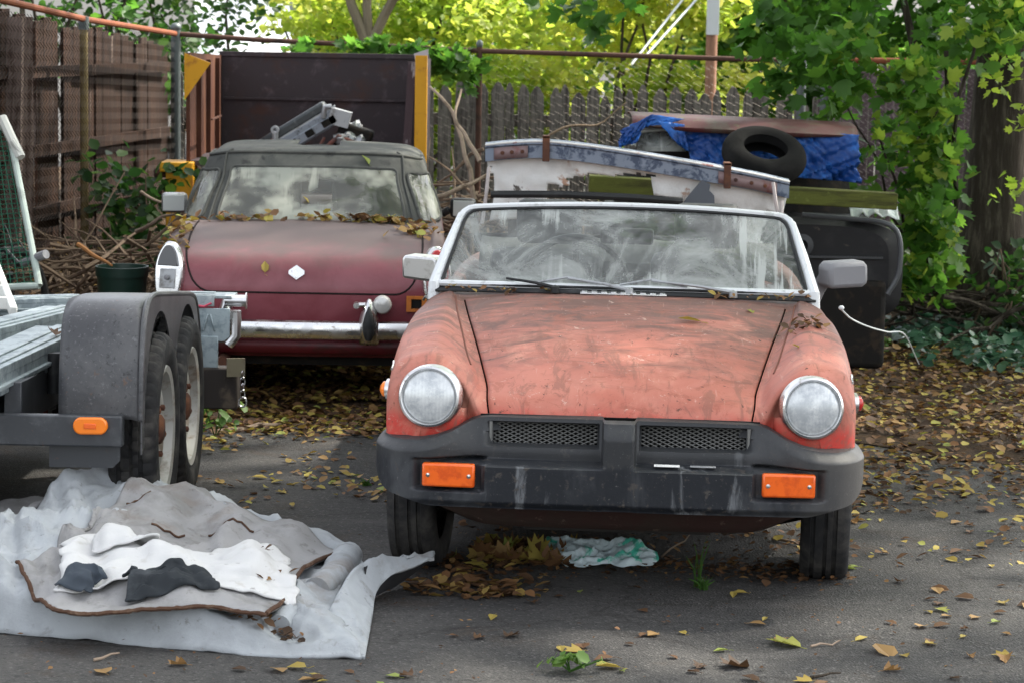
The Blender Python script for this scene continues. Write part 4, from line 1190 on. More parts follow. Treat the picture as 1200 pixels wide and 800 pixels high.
# badge
mb = MB()
M = Matrix.Translation((-.03, .034, .648)) @ Matrix.Rotation(rad(-16), 4, 'X') @ Matrix.Rotation(math.pi / 2, 4, 'X')
oc = [(.026 * math.cos(a), .026 * math.sin(a)) for a in np.arange(8) * math.pi / 4 + math.pi / 8]
mb.prism(oc, .006, M); mb.prism([(-.036, -.008), (0, -.034), (.036, -.008), (.036, .008), (0, .034), (-.036, .008)], .003, M)
mb.build('badge', CHROME, lid, smooth=0)
# rear lamps: tall chrome almonds
for s in (-1, 1):
    M = Matrix.Translation((s * .610, .050, .648)) @ Matrix.Rotation(s * rad(17), 4, 'Z') @ Matrix.Rotation(rad(-8), 4, 'X') @ Matrix.Rotation(math.pi / 2, 4, 'X')
    def almond(w_, h_, n=40):
        o = []
        for a in np.linspace(0, 2 * math.pi, n, endpoint=False):
            x, z = math.copysign(abs(math.cos(a)) ** .72, math.cos(a)), math.sin(a)
            o.append((w_ * x * (1 if z < 0 else (1 - .30 * z ** 2)), h_ * (z if z > 0 else max(z * 1.3, -1.0)) ))
        return o
    mb = MB(); mb.prism(almond(.068, .13), .045, Matrix.Translation((0, 0, 0)) @ M @ Matrix.Translation((0, 0, -.030)))
    tl = mb.build('tail_light', CHROME, mid_car, bevel=.008)
    mb = MB()
    al = almond(.050, .112)
    if s < 0:
        mb.prism([p for p in al if p[1] > .012] , .016, M @ Matrix.Translation((0, 0, .012))); mb.build('lens', mat('missing_lens_dark', (.03, .03, .035), .3, coat=.4), tl, bevel=.003)
        mb = MB(); mb.box((0, 0, 0), (.001, .001, .001))
        mb = MB(); mb.prism([(-.038, -.085), (.038, -.085), (.038, .004), (-.038, .004)], .010, M @ Matrix.Translation((0, 0, .010)))
        q = mb.build('reflector', ALLOY, tl, bevel=.003)
        mb = MB(); mb.lathe([(.012, 0), (.012, .012), (.006, .016), (.0001, .016)], 14, M @ Matrix.Translation((0, -.035, .020))); mb.build('bulb_holder', GREYPL, tl)
    else:
        mb.prism(al, .020, M @ Matrix.Translation((0, 0, .012))); mb.build('lens', REDLENS, tl, bevel=.006)
    # amber bezel plates left of removed lamps
    mb = MB()
    xo, xi, zo, zi = .046, .022, .036, .022
    c = (s * .520, .016, .515)
    for bx_ in (((0, 0, zo - .007), (xo * 2, .012, .014)), ((0, 0, -zo + .007), (xo * 2, .012, .014)), ((-xo + .011, 0, 0), (.022, .012, zo * 2 - .028)), ((xo - .011, 0, 0), (.022, .012, zo * 2 - .028))):
        mb.box(np.array(c) + bx_[0], bx_[1])
    mb.build('lamp_bezel', AMBERTAPE, mid_car)
    mb = MB(); mb.box((c[0], c[1] + .010, c[2]), (.06, .012, .05)); mb.build('lamp_socket', DARK, mid_car)
# bumper bar and over-riders
pts = [(-.69, .30), (-.675, .12), (-.60, .005), (-.40, -.035), (0, -.05), (.40, -.035), (.60, .005), (.675, .12), (.69, .30)]
cs = [(.0, -.040), (-.018, -.034), (-.026, -.016), (-.026, .016), (-.018, .034), (.0, .040)]
G_ = []
pl = cr1(np.array(pts), 6)
for q, p in enumerate(pl):
    t = (pl[min(q + 1, len(pl) - 1)] - pl[max(q - 1, 0)]); t = t / np.linalg.norm(t); nn = np.array([-t[1], t[0]])
    G_.append([(p[0] - nn[0] * -a, p[1] + nn[1] * a, .395 + b_) for a, b_ in cs])
mb = MB(); mb.grid(np.array(G_)); bar = mb.build('bumper', CHROME, mid_car, solid=.003)
for s in (-1, 1):
    x = s * .325 - .02
    mb = MB(); C_ = []
    for v in np.linspace(0, 1, 22):
        z = .335 + .205 * v
        w_ = .054 * (math.sin(math.pi * min(1, .12 + .88 * v) ** .8) ** .55) * (1 - .35 * v)
        dpt = .060 * math.sin(math.pi * (.08 + .88 * v)) ** .6
        C_.append([(x + w_ * math.cos(a), -.035 - dpt * math.sin(a), z) for a in np.linspace(0, math.pi, 14)])
    mb.grid(np.array(C_)); ov = mb.build('overrider', CHROME, bar, solid=.004)
    mb = MB(); C_ = []
    for v in np.linspace(0, 1, 18):
        z = .355 + .155 * v; w_ = .034 * math.sin(math.pi * (.06 + .90 * v)) ** .6 * (1 - .45 * v) + .002
        dpt = .060 * math.sin(math.pi * (.16 + .72 * v)) ** .6 + .012
        C_.append([(x + w_ * math.cos(a), -.036 - dpt * (.62 + .38 * math.sin(a)) , z) for a in np.linspace(.2, math.pi - .2, 8)])
    mb.grid(np.array(C_)); mb.build('rubber_insert', BLACKP, bar)
    mb = MB(); xb = x - .050 * (1 if s > 0 else -1)
    mb.tube([(xb - s * .008, -.02, .512), (xb - s * .008, -.075, .512)], .014, 10); mb.tube([(xb, -.04, .512), (x, -.04, .515)], .012, 8); mb.build('number_plate_lamp', CHROME, bar)
mb = MB()
M = Matrix.Translation((.365, -.022, .515)) @ Matrix.Rotation(math.pi / 2, 4, 'X')
mb.lathe([(.030, -.05), (.042, .0), (.043, .018), (.036, .034), (.020, .042), (.0001, .044)], 28, M); mb.build('reversing_lamp', mat('milky_lamp_glass', (.55, .55, .53), .3, .3, layers=[((.35, .34, .32), 20, .5, .7)]), mid_car)
# lower valance, exhaust, floor
mb = MB()
V_ = [[(x, .03 + .03 * (abs(x) / .6) ** 3, .330), (x, .045 + .03 * (abs(x) / .6) ** 3, .285), (x, .06 + .03 * (abs(x) / .6) ** 3, .272), (x, .10, .262)] for x in np.linspace(-.60, .60, 30)]
mb.grid(np.array(V_)); mb.build('valance', mat('dark_red_valance', (.115, .010, .018), .4, layers=[((.05, .012, .014), 9, .45, .65), ((.22, .10, .05), 16, .66, .74)]), mid_car, solid=.003)
mb = MB(); mb.tube([(-.36, -.03, .235), (-.36, .5, .24)], .030, 14); mb.tube([(-.36, -.032, .235), (-.36, .02, .235)], .022, 12, m=0); mb.build('exhaust_pipe', RUST, mid_car)
mb = MB(); mb.box((0, 1.7, .26), (1.10, 3.1, .10)); mb.box((0, .45, .36), (1.1, .5, .14)); mb.tube([(-.55, .62, .28), (.55, .62, .28)], .04, 10); mb.build('underbody', DARK, mid_car)
for s in (-1, 1):
    for ya in (.62, 2.65): car_wheel(mid_car, s * .56, ya, .275, .14)
# soft top: rows from the base up, columns from the back centre round to the windscreen
def lev(pts): return [(x, y, z) for x, y, z in pts]
rowsT = [lev([(0, .86, .792), (.30, .868, .792), (.49, .90, .790), (.60, 1.02, .786), (.640, 1.30, .80), (.640, 2.18, .80)]),
    lev([(0, .99, .90), (.29, .995, .90), (.465, 1.03, .90), (.575, 1.14, .90), (.615, 1.36, .90), (.612, 2.18, .90)]),
    lev([(0, 1.13, 1.025), (.27, 1.135, 1.022), (.435, 1.17, 1.02), (.540, 1.27, 1.01), (.578, 1.45, 1.01), (.575, 2.17, 1.01)]),
    lev([(0, 1.205, 1.098), (.27, 1.208, 1.096), (.432, 1.235, 1.092), (.530, 1.325, 1.080), (.560, 1.50, 1.075), (.560, 2.16, 1.075)]),
    lev([(0, 1.265, 1.145), (.27, 1.268, 1.143), (.425, 1.29, 1.138), (.515, 1.37, 1.122), (.538, 1.52, 1.115), (.538, 2.15, 1.115)]),
    lev([(0, 1.36, 1.162), (.24, 1.365, 1.161), (.37, 1.385, 1.157), (.44, 1.45, 1.150), (.455, 1.60, 1.148), (.455, 2.14, 1.15)]),
    lev([(0, 1.60, 1.165), (.05, 1.60, 1.165), (.08, 1.62, 1.165), (.10, 1.66, 1.165), (.11, 1.75, 1.163), (.11, 2.13, 1.165)])]
TK = 6
TP = mirror_cols(surf(np.array(rowsT), TK, TK)); tm = (TP.shape[1] - 1) // 2
for i in range(TP.shape[0]):
    for j in range(TP.shape[1]):
        x, y, z = TP[i, j]
        TP[i, j][2] -= .026 * min(1, i / (3 * TK))
        TP[i, j] += np.array([0, -1, .4]) * .011 * fnoise(x * 1.0, z * 2.2, y * .6, 3.0) * min(1, i / 3)
def opening(i, j):
    a = abs(j + .5 - tm) / TK; v = (i + .5) / TK
    if a < 1.80 and .18 < v < 2.60: return not ((a > 1.55) and (v > 2.35 or v < .40))
    if 2.45 < a < 3.75 and .22 < v < 2.35 - .25 * max(0, a - 3.2): return True
    return a > 4.0 and .15 < v < 2.5
mb = MB(); mb.grid(TP, keep=lambda i, j: not opening(i, j))
top = mb.build('soft_top', CANVAS, mid_car, smooth=60, solid=.006)
def window(a0, a1, v0, v1, nm, taper=0, m=VINYL, out=.0):
    W_ = []
    for q in np.sin(np.linspace(-1, 1, 25) * math.pi / 2):
        row = []
        for p in np.linspace(-1, 1, 31):
            rq, rc = (.34, .11) if taper == 0 else (.25, .22)
            e = max(0, (abs(q) - (1 - rq)) / rq)
            u = p * (1 - rc * (1 - math.sqrt(max(0, 1 - e * e)))); w_ = q
            A = a0 + (a1 - a0) * (u + 1) / 2; Vv = v0 + (v1 - v0) * (w_ + 1) / 2
            A = A + taper * (Vv - v0) / (v1 - v0) * (1 if a0 > 0 else -1)
            P = samp(TP, Vv * TK, tm + A * TK)
            W_dir = np.array([.25 * P[0], -1.0, .5]) if abs(A) < 2.6 else np.array([np.sign(P[0]), -.35, .3])
            row.append(P + W_dir / np.linalg.norm(W_dir) * .007)
        W_.append(row)
    W_ = np.array(W_)
    mb = MB(); mb.grid(W_); o = mb.build(nm, m, mid_car, smooth=60)
    edge = [W_[0, j] for j in range(31)] + [W_[i, -1] for i in range(1, 25)] + [W_[-1, j] for j in range(29, -1, -1)] + [W_[i, 0] for i in range(23, 0, -1)]
    mb = MB(); mb.tube(edge, .008, 6, closed=True); mb.build('window_binding', CANVAS, o)
window(-1.86, 1.86, .14, 2.66, 'rear_window')
window(2.40, 3.85, .18, 2.45, 'side_window', -.15)
window(-3.85, -2.40, .18, 2.45, 'side_window', -.15)
# seams of the fabric
for A_ in (-2.12, 2.12):
    mb = MB(); mb.tube([samp(TP, v * TK, tm + A_ * TK) + np.array([0, -.006, .003]) for v in np.linspace(.1, 4.6, 30)], .0055, 6); mb.build('fabric_seam', CANVAS, mid_car)
mb = MB(); mb.tube([samp(TP, 3.95 * TK, tm + a * TK) + np.array([0, -.005, .005]) for a in np.linspace(-4.6, 4.6, 50)], .007, 6); mb.build('fabric_seam', CANVAS, mid_car)
# dark cabin, seats
mb = MB(); mb.box((0, 1.75, .62), (1.15, .9, .34)); mb.box((-.28, 1.62, .86), (.40, .10, .22), Matrix.Rotation(-.2, 3, 'X')); mb.box((.28, 1.62, .86), (.40, .10, .22), Matrix.Rotation(-.2, 3, 'X')); mb.build('cabin', INTER, mid_car, bevel=.03)
# front screen frame under the top
mb = MB(); mb.tube([(-.62, 2.28, .82), (-.50, 2.19, 1.06), (0, 2.17, 1.10), (.50, 2.19, 1.06), (.62, 2.28, .82)], .015, 8); mb.build('windscreen_frame', BLACKP, mid_car)
# mirrors
for s in (-1, 1):
    mb = MB(); mb.box((s * .765, 1.98, .80), (.135, .07, .105), Matrix.Rotation(s * -.2, 3, 'Z')); mm = mb.build('door_mirror', ALLOY if s < 0 else BLACKP, mid_car, bevel=.02)
    mb = MB(); mb.box((s * .767, 1.942, .80), (.112, .004, .082), Matrix.Rotation(s * -.2, 3, 'Z')); mb.build('mirror_glass', mat('dull_mirror', (.55, .58, .56), .35, .2) if s < 0 else D.materials['dull_mirror'], mm, bevel=.001)
    mb = MB(); mb.tube([(s * .69, 1.98, .79), (s * .655, 2.0, .765)], .02, 8); mb.build('mirror_stalk', BLACKP, mm)
# side marker
mb = MB(); mb.lathe([(.026, 0), (.024, .012), (.0001, .018)], 16, Matrix.Translation((-.668, .20, .585)) @ Matrix.Rotation(-math.pi / 2, 4, 'Y')); mb.build('side_marker', REDLENS, mid_car)

# ------------------------------------------------------------------ dump body with the engine part
db = thing('dump_body', (-1.3, 16.7, 0), 'open rusty dump body with yellow edges behind the maroon roadster', 'dump body')
XL, XR, Y0, Y1 = -2.03, -.60, 15.9, 17.6
zf, zt = .86, 1.49
mb = MB(); mb.box(((XL + XR) / 2, Y1, (zf + zt) / 2), (XR - XL, .03, zt - zf)); mb.box(((XL + XR) / 2, Y1 - .028, 1.20), (XR - XL - .06, .03, .014)); mb.box(((XL + XR) / 2, Y1 - .008, zt + .012), (XR - XL, .05, .03)); mb.build('rear_panel', RUSTDK, db, world=True)
mb = MB(); mb.box(((XL + XR) / 2, (Y0 + Y1) / 2, zf), (XR - XL, Y1 - Y0, .03)); mb.build('bed_floor', RUSTDK, db, world=True)
ml = Matrix.Translation((XL, 0, 0))
for x, s in ((XL, 1), (XR, -1)):
    mb = MB()
    out = [(Y0, zf), (Y1, zf), (Y1, zt), (Y0 + .05, zt + .05), (Y0 - .02, zt + .05)]
    V = [(x + s * .012, y, z) for y, z in out] + [(x - s * .012, y, z) for y, z in out]
    mb.add(V, [tuple(range(5)), tuple(range(9, 4, -1))] + [(i, (i + 1) % 5, 5 + (i + 1) % 5, 5 + i) for i in range(5)])
    sp = mb.build('side_panel', RUSTBR if s > 0 else RUSTDK, db, world=True, smooth=0)
    for k in range(3):
        mb = MB(); yy = Y0 + .35 + k * .5; mb.box((x + s * .026, yy, 1.17), (.03, .05, .62)); mb.build('side_rib', RUSTBR if s > 0 else RUSTDK, sp)
        o = COL.objects[-1]
        o.parent = db; Mi = root_matrix(db).inverted()
        o.data.transform(Mi)
mb = MB(); mb.box((XL + .14, Y0 + .3, 1.13), (.012, .5, .010)); mb.build('panel_weld', RUST, db, world=True)
# yellow gusset top left, yellow front post right, yellow ledge
mb = MB(); V = [(XL - .02, Y0 - .03, zt + .05), (XL + .14, Y0 - .03, zt - .01), (XL - .02, Y0 - .03, zt - .24)]
V2 = [(a, b + .02, c) for a, b, c in V]; mb.add(V + V2, [(0, 2, 1), (3, 4, 5), (0, 1, 4, 3), (1, 2, 5, 4), (2, 0, 3, 5)]); mb.build('corner_gusset', YELLOW, db, world=True, smooth=0)
mb = MB(); mb.box((XR + .012, Y0 - .03, 1.20), (.075, .05, .70)); mb.build('end_post', YELLOW, db, world=True, bevel=.004)
mb = MB(); mb.box((XR - .062, Y0 - .02, 1.18), (.050, .03, .66), Matrix.Rotation(.05, 3, 'Y')); mb.build('inner_flange', mat('chalky_dark_flange', (.06, .04, .045), .7, layers=[((.35, .32, .33), 9, .56, .68, (3, 3, .8), .8)]), db, world=True)
mb = MB(); V = [(XR - .035, Y0 - .05, zt + .07), (XR + .055, Y0 - .05, zt + .10), (XR + .05, Y0 - .05, zt - .02), (XR + .01, Y0 - .05, zt - .14)]
V2 = [(a, b + .012, c) for a, b, c in V]; mb.add(V + V2, [(3, 2, 1, 0), (4, 5, 6, 7)] + [(i, (i + 1) % 4, 4 + (i + 1) % 4, 4 + i) for i in range(4)]); mb.build('bent_flap', mat('bent_pale_flap', (.42, .38, .40), .6, layers=[((.25, .12, .08), 9, .55, .7)]), db, world=True, smooth=0)
mb = MB(); mb.box((XL - .06, Y0 + .02, .84), (.20, .30, .06)); mb.box((XL - .04, Y0 + .02, .64), (.17, .26, .34)); mb.build('yellow_frame', YELLOW, db, world=True, bevel=.006)
mb = MB(); mb.tube([(XL - .20, Y0 - .05, .80), (XL - .10, Y0 - .06, .80)], .03, 10); mb.build('hinge_pin', RUST, db, world=True)
mb = MB()
for x in (XL + .2, XR - .2): mb.box((x, 16.75, .70), (.12, 1.6, .26)); 
mb.box((-1.3, 16.2, .42), (1.2, .16, .50)); mb.box((-1.3, 17.3, .42), (1.2, .16, .50))
mb.build('chassis', RUST, db, world=True)
for x in (XL + .12, XR - .12):
    for y in (16.2, 17.3):
        m2 = tyre_mb(.36, .2, 48, M=Matrix.Translation((x, y, .36)) @ Matrix.Rotation(math.pi / 2, 4, 'Y')); m2.build('wheel', TYRE, db, world=True)
# engine part: slanted head with ports, cover, gearbox lumps, hoses
en = thing('engine_part', (-1.27, 16.15, .875), 'greasy engine head with square ports lying tilted in the dump body', 'engine part')
Re = Matrix.Rotation(rad(-32), 3, 'Y')
c0 = np.array([-1.34, 16.1, 1.03])
def eb(mb, p, s): mb.box(np.array(Re @ Vector(p)) + c0, s, Re)
mb = MB(); eb(mb, (0, 0, 0), (.52, .18, .10)); eb(mb, (.0, -.095, -.012), (.50, .03, .06)); mb.build('cylinder_head', mat('oily_pale_alloy', (.20, .22, .25), .45, .5, layers=[((.06, .06, .06), 16, .5, .68)]), en, world=True, bevel=.006)
mb = MB(); eb(mb, (-.02, .0, .085), (.50, .15, .07)); mb.build('valve_cover', mat('oily_dark_cover', (.040, .045, .048), .35, .3, layers=[((.12, .13, .13), 12, .52, .7)]), en, world=True, bevel=.02)
mb = MB(); eb(mb, (0, -.06, .055), (.56, .03, .012)); mb.build('gasket_edge', ALLOY, en, world=True)
for k in range(4):
    mb = MB(); eb(mb, (-.18 + k * .12, -.112, -.010), (.055, .012, .042)); mb.build('port', DARK, en, world=True, bevel=.006)
mb = MB()
for k in range(9):
    r2 = np.random.default_rng(k); mb.blob((-1.06 + .16 * r2.random() - .04, 16.1 + .1 * r2.normal() * .5, 1.08 - .10 * r2.random() * (k / 4) ), (.035 + .03 * r2.random(), .04, .03 + .03 * r2.random()), 7, amp=.4, seed=k)
mb.box((-1.10, 16.05, 1.15), (.13, .12, .10), Matrix.Rotation(.25, 3, 'Y')); mb.tube([(-1.20, 16.0, 1.15), (-1.19, 15.99, 1.22), (-1.15, 15.99, 1.22)], .018, 8)
mb.build('gearbox_housing', ALLOY, en, world=True, bevel=.004)
mb = MB(); mb.box((-1.02, 16.12, 1.0), (.22, .2, .20), Matrix.Rotation(.3, 3, 'Y')); mb.build('bracket', DARK, en, world=True, bevel=.02)
mb = MB(); mb.tube([(-1.20, 15.96, .95), (-1.10, 15.95, 1.04), (-1.0, 15.96, 1.00), (-.93, 15.98, .93)], .014, 8); mb.tube([(-1.24, 15.95, .93), (-1.19, 15.95, 1.03)], .010, 8); mb.tube([(-1.62, 16.0, .95), (-1.54, 16.0, .99), (-1.50, 16.0, 1.02)], .009, 6); mb.build('hose', mat('red_brown_hose', (.20, .05, .03), .6, layers=[((.05, .05, .05), 9, .4, .6)]), en, world=True)
mb = MB(); mb.tube([(-1.50, 16.0, .98), (-1.50, 16.0, 1.06)], .020, 10); mb.lathe([(.012, -.012), (.026, -.012), (.026, .012), (.012, .012)], 20, Matrix.Translation((-1.50, 15.99, 1.07)) @ Matrix.Rotation(math.pi / 2, 4, 'X')); mb.build('lifting_eye', ALLOY, en, world=True)
# ------------------------------------------------------------------ flatbed trailer at the left
TX, TY = -1.335, 9.33
tr = thing('flatbed_trailer', (TX, TY, .006), 'black tandem-axle flatbed trailer with galvanised deck planks, cut by the left edge', 'trailer', rot=(rad(-2.6), 0, 0))
WX, SP = .035, .365
for y0 in (-SP, SP):
    M = Matrix.Translation((WX, y0, .345)) @ Matrix.Rotation(math.pi / 2, 4, 'Y')
    m = tyre_mb(.345, .17, 132, M=M, notch=.009, blocks=True); wl = m.build('wheel', TYRE, tr)
    m = MB()
    m.lathe([(.232, .066), (.226, .078), (.205, .072), (.196, .030), (.170, .034), (.150, .048), (.105, .054), (.075, .040), (.068, .040)], 48, M)
    if 'pale_steel_rim' not in D.materials: mat('pale_steel_rim', (.36, .355, .33), .5, .3, layers=[((.20, .15, .11), 12, .48, .7), ((.10, .07, .05), 5, .55, .72)])
    m.build('rim', D.materials['pale_steel_rim'], wl)
    m = MB(); m.lathe([(.056, .036), (.052, .058), (.038, .068), (.0001, .070)], 24, M); m.build('hub', RUST, wl)
    for k in range(5):
        a = k * 2 * math.pi / 5; m = MB()
        m.lathe([(.011, .045), (.011, .062), (.0001, .066)], 8, M @ Matrix.Translation((.088 * math.cos(a), .088 * math.sin(a), 0))); m.build('wheel_nut', RUST, wl)
    m = MB(); m.tube([(-1.75, y0, .335), (0, y0, .335)], .035, 10); m.build('axle', DARK, tr)
    m2 = tyre_mb(.345, .20, 60, M=Matrix.Translation((-1.80, y0, .345)) @ Matrix.Rotation(math.pi / 2, 4, 'Y')); m2.build('wheel', TYRE, tr)
prof = [(-.80, .43), (-.80, .52), (-.785, .64), (-.745, .75), (-.68, .805), (-.58, .828), (-.4, .826), (.3, .780), (.52, .762), (.64, .735), (.72, .67), (.77, .58), (.78, .45)]
pr = cr1(np.array(prof), 5)
XI, XO = -.195, .088
m = MB(); m.grid(np.array([[(x, y, z - (.010 if k in (0, 8) else 0)) for k, x in enumerate(np.linspace(XI, XO, 9))] for y, z in pr]))
m.build('fender', FENDERM, tr, smooth=40, solid=.006)
top = [(y, z - .004) for y, z in pr]; low = [(.74, .46)]
for y0 in (SP + .01, -SP - .01):
    for a in np.linspace(.0, math.pi, 26):
        yy, zz = y0 + .365 * math.cos(a), .36 + (.405 if y0 < 0 else .375) * math.sin(a)
        if abs(yy) < .035: continue
        if zz < .44: zz = .44
        low.append((yy, zz))
    if y0 > 0: low.append((0.0, .595))
low += [(-.745, .33), (-.80, .31)]
poly = top + low
m = MB(); m.add([(XO, y, z) for y, z in poly] + [(XO - .005, y, z) for y, z in poly], [tuple(range(len(poly))), tuple(range(2 * len(poly) - 1, len(poly) - 1, -1))] + [(i, (i + 1) % len(poly), len(poly) + (i + 1) % len(poly), len(poly) + i) for i in range(len(poly))])
sk = m.build('fender_skirt', FENDERM, tr, smooth=0)
bmq = bmesh.new(); bmq.from_mesh(sk.data); bmesh.ops.triangulate(bmq, faces=bmq.faces[:], quad_method='BEAUTY', ngon_method='EAR_CLIP'); bmq.to_mesh(sk.data); bmq.free()
m = MB(); m.tube([(XO - .004, y, z) for y, z in pr], .010, 8); m.build('fender_edge', FENDERM, tr)
m = MB(); m.box((-.20, -.835, .395), (.46, .05, .105)); m.build('light_bar', STEEL, tr, bevel=.006)
m = MB(); o_ = []
for a in np.linspace(0, 2 * math.pi, 40, endpoint=False):
    o_.append(((.030 if math.cos(a) >= 0 else -.030) + .028 * math.cos(a), .029 * math.sin(a)))
m.prism(o_, .024, Matrix.Translation((-.075, -.858, .415)) @ Matrix.Rotation(math.pi / 2, 4, 'X')); ml_ = m.build('marker_light', AMBER2, tr, bevel=.006)
m = MB(); m.box((-.075, -.8835, .415), (.040, .004, .018)); m.build('lens_rib', AMBER, ml_, bevel=.004)
m = MB(); m.prism([(-.115, -.05), (.10, -.05), (.125, -.025), (.125, .05), (-.115, .05)], .008, Matrix.Translation((-.11, -.80, .315)) @ Matrix.Rotation(math.pi / 2, 4, 'X')); m.build('mud_plate', STEEL, tr)
def loc_(px, py, z):
    p = gnd(px, py, z); return np.array([p[0] - TX, p[1] - TY, p[2] - .006 + (p[1] - TY) * .045])
ra, rb = loc_(-60, 478, .50), loc_(56, 442, .50); rd = (rb - ra) / np.linalg.norm(rb - ra)
m = MB(); m.bar(tuple(ra + [0, 0, -.035]), tuple(rb + [0, 0, -.035]), .06, .165); m.bar(tuple(ra + [0, 0, .055]), tuple(rb + [0, 0, .055]), .10, .012); m.build('side_rail', STEEL, tr, bevel=.004)
m = MB(); m.bar((-.36, -.75, .47), (-.36, 1.6, .46), .06, .15); m.build('side_rail', STEEL, tr, bevel=.004)
q = loc_(62, 452, .50)
m = MB(); m.tube([(q[0], q[1], .455), (q[0], q[1], .60)], .030, 14); m.box((q[0] - .03, q[1] + .02, .52), (.06, .06, .13)); m.build('stake_pocket', BLACKP, tr)
rn = np.array([rd[1], -rd[0], 0]); qr = Matrix.Rotation(math.atan2(-rd[0], rd[1]), 3, 'Z')
def rail_pt(t): return ra + (rb - ra) * t + rn * .034
c = rail_pt(.76); m = MB(); m.box((c[0], c[1], c[2] - .035), (.014, .075, .058), qr); m.build('marker_light', AMBER2, tr, bevel=.004)
c = rail_pt(.60); m = MB(); m.box((c[0], c[1], c[2] - .035), (.014, .11, .095), qr); m.build('lamp_housing', DARK, tr, bevel=.004)
c = rail_pt(.62); m = MB(); m.box((c[0], c[1], c[2] - .100), (.010, .40, .03), qr); m.build('red_reflector', mat('dusty_red_tape', (.16, .025, .018), .6, layers=[((.08, .05, .04), 12, .45, .65)]), tr)
m = MB(); m.box((-2.0, -.1, .47), (.08, 3.0, .15)); m.box((-1.2, 1.40, .44), (1.7, .08, .15)); m.box((-1.2, -.1, .42), (1.7, .08, .12)); m.box((-1.2, -.1, .36), (1.5, 2.6, .02)); m.build('frame', STEEL, tr)
def plank(a, b, w_, h_):
    m = MB(); a = Vector(a); b = Vector(b); d = (b - a); L = d.length; d.normalize(); sd = Vector((d.y, -d.x, 0)).normalized()
    q = d.to_track_quat('Y', 'Z').to_matrix()
    m.box((a + b) / 2, (w_, L, h_ * .35), q); cc = (a + b) / 2
    for s in (-1, 1):
        m.box(cc + sd * s * (w_ / 2 - .008) + Vector((0, 0, -h_ * .45)), (.014, L * .999, h_ * .9), q)
        m.box(cc + sd * s * (w_ / 2 + .006) + Vector((0, 0, -h_ * .55)), (.018, L * .998, h_ * .18), q)
    m.box(cc + Vector((0, 0, h_ * .20)), (w_ * .18, L * .998, h_ * .10), q); m.box(cc + sd * w_ * .32 + Vector((0, 0, h_ * .20)), (w_ * .10, L * .998, h_ * .10), q)
    return m.build('deck_plank', GALV, tr, bevel=.003)
plank(loc_(-90, 462, .63), loc_(70, 388, .63), .20, .09)
plank(loc_(-110, 410, .645), loc_(74, 364, .645), .17, .08)
plank(loc_(-110, 356, .665), loc_(92, 350, .665), .20, .06)
plank(loc_(-160, 372, .64), loc_(-70, 352, .64), .20, .06)
BO = np.array([.055, .05, .06])
# galvanised light bracket at the far end
m = MB(); m.box((-.02, 1.10, .655), (.30, .22, .012)); m.box((-.05, .985, .640), (.22, .012, .045)); m.box((.0, 1.02, .672), (.12, .05, .006)); m.v = [v + BO for v in m.v]; bp = m.build('bracket_plate', GALV, tr, bevel=.002)
m = MB(); m.prism([(-.10, -.075), (.07, -.075), (.095, -.055), (.095, .06), (-.10, .06)], .007, Matrix.Translation((.03, .99, .550)) @ Matrix.Rotation(math.pi / 2, 4, 'X'))
for k in range(4): m.box((-.03 + k * .028, .978, .552), (.007, .008, .07), Matrix.Rotation(.25 * (-1) ** k, 3, 'Y'))
m.box((.035, .985, .432), (.085, .012, .13)); m.v = [v + BO for v in m.v]; m.build('number_plate_holder', mat('bright_galvanised', (.34, .40, .42), .45, .5, layers=[((.20, .25, .27), 20, .45, .65)]), tr, bevel=.003)
m = MB(); m.tube([(.10, 1.02, .64), (.185, 1.02, .64)], .024, 12); m.tube([(.185, 1.02, .64), (.19, 1.02, .64)], .034, 12); m.box((.13, 1.02, .575), (.07, .06, .05)); m.tube([(.15, .99, .60), (.15, .99, .50), (.12, .99, .46)], .020, 10); m.v = [v + BO for v in m.v]; m.build('pivot_tube', CHROME, tr)
m = MB(); m.tube([(-.07, .972, .628), (.02, .965, .618), (.05, .97, .632)], .005, 6); m.v = [v + BO for v in m.v]; m.build('wire', mat('pink_wire', (.45, .06, .10), .5), tr)
m = MB(); m.box((.08, 1.02, .285), (.16, .12, .17)); m.v = [v + BO for v in m.v]; m.build('jack_block', mat('greasy_dark_block', (.035, .03, .027), .7, layers=[((.10, .08, .06), 9, .5, .7)]), tr, bevel=.008)
m = MB(); m.box((.155, .94, .375), (.075, .01, .075), Matrix.Rotation(.3, 3, 'Z')); m.v = [v + BO for v in m.v]; m.build('latch_plate', mat('olive_latch', (.16, .14, .09), .6, layers=[((.08, .05, .03), 12, .5, .7)]), tr)
m = MB()
for k in range(4):
    c = np.array([.185, .93, .345 - k * .026])
    m.tube([tuple(c + np.array([(.007 if k % 2 else .003) * math.cos(a) * 1.2, (.003 if k % 2 else .007) * math.cos(a), .017 * math.sin(a)])) for a in np.linspace(0, 2 * math.pi, 14, endpoint=False)], .0028, 6, closed=True)
m.tube([(.185 + .016 * math.cos(a), .93, .235 + .020 * math.sin(a)) for a in np.linspace(0, 2 * math.pi, 18, endpoint=False)], .004, 6, closed=True)
m.v = [v + BO for v in m.v]; m.build('chain', CHROME, tr)
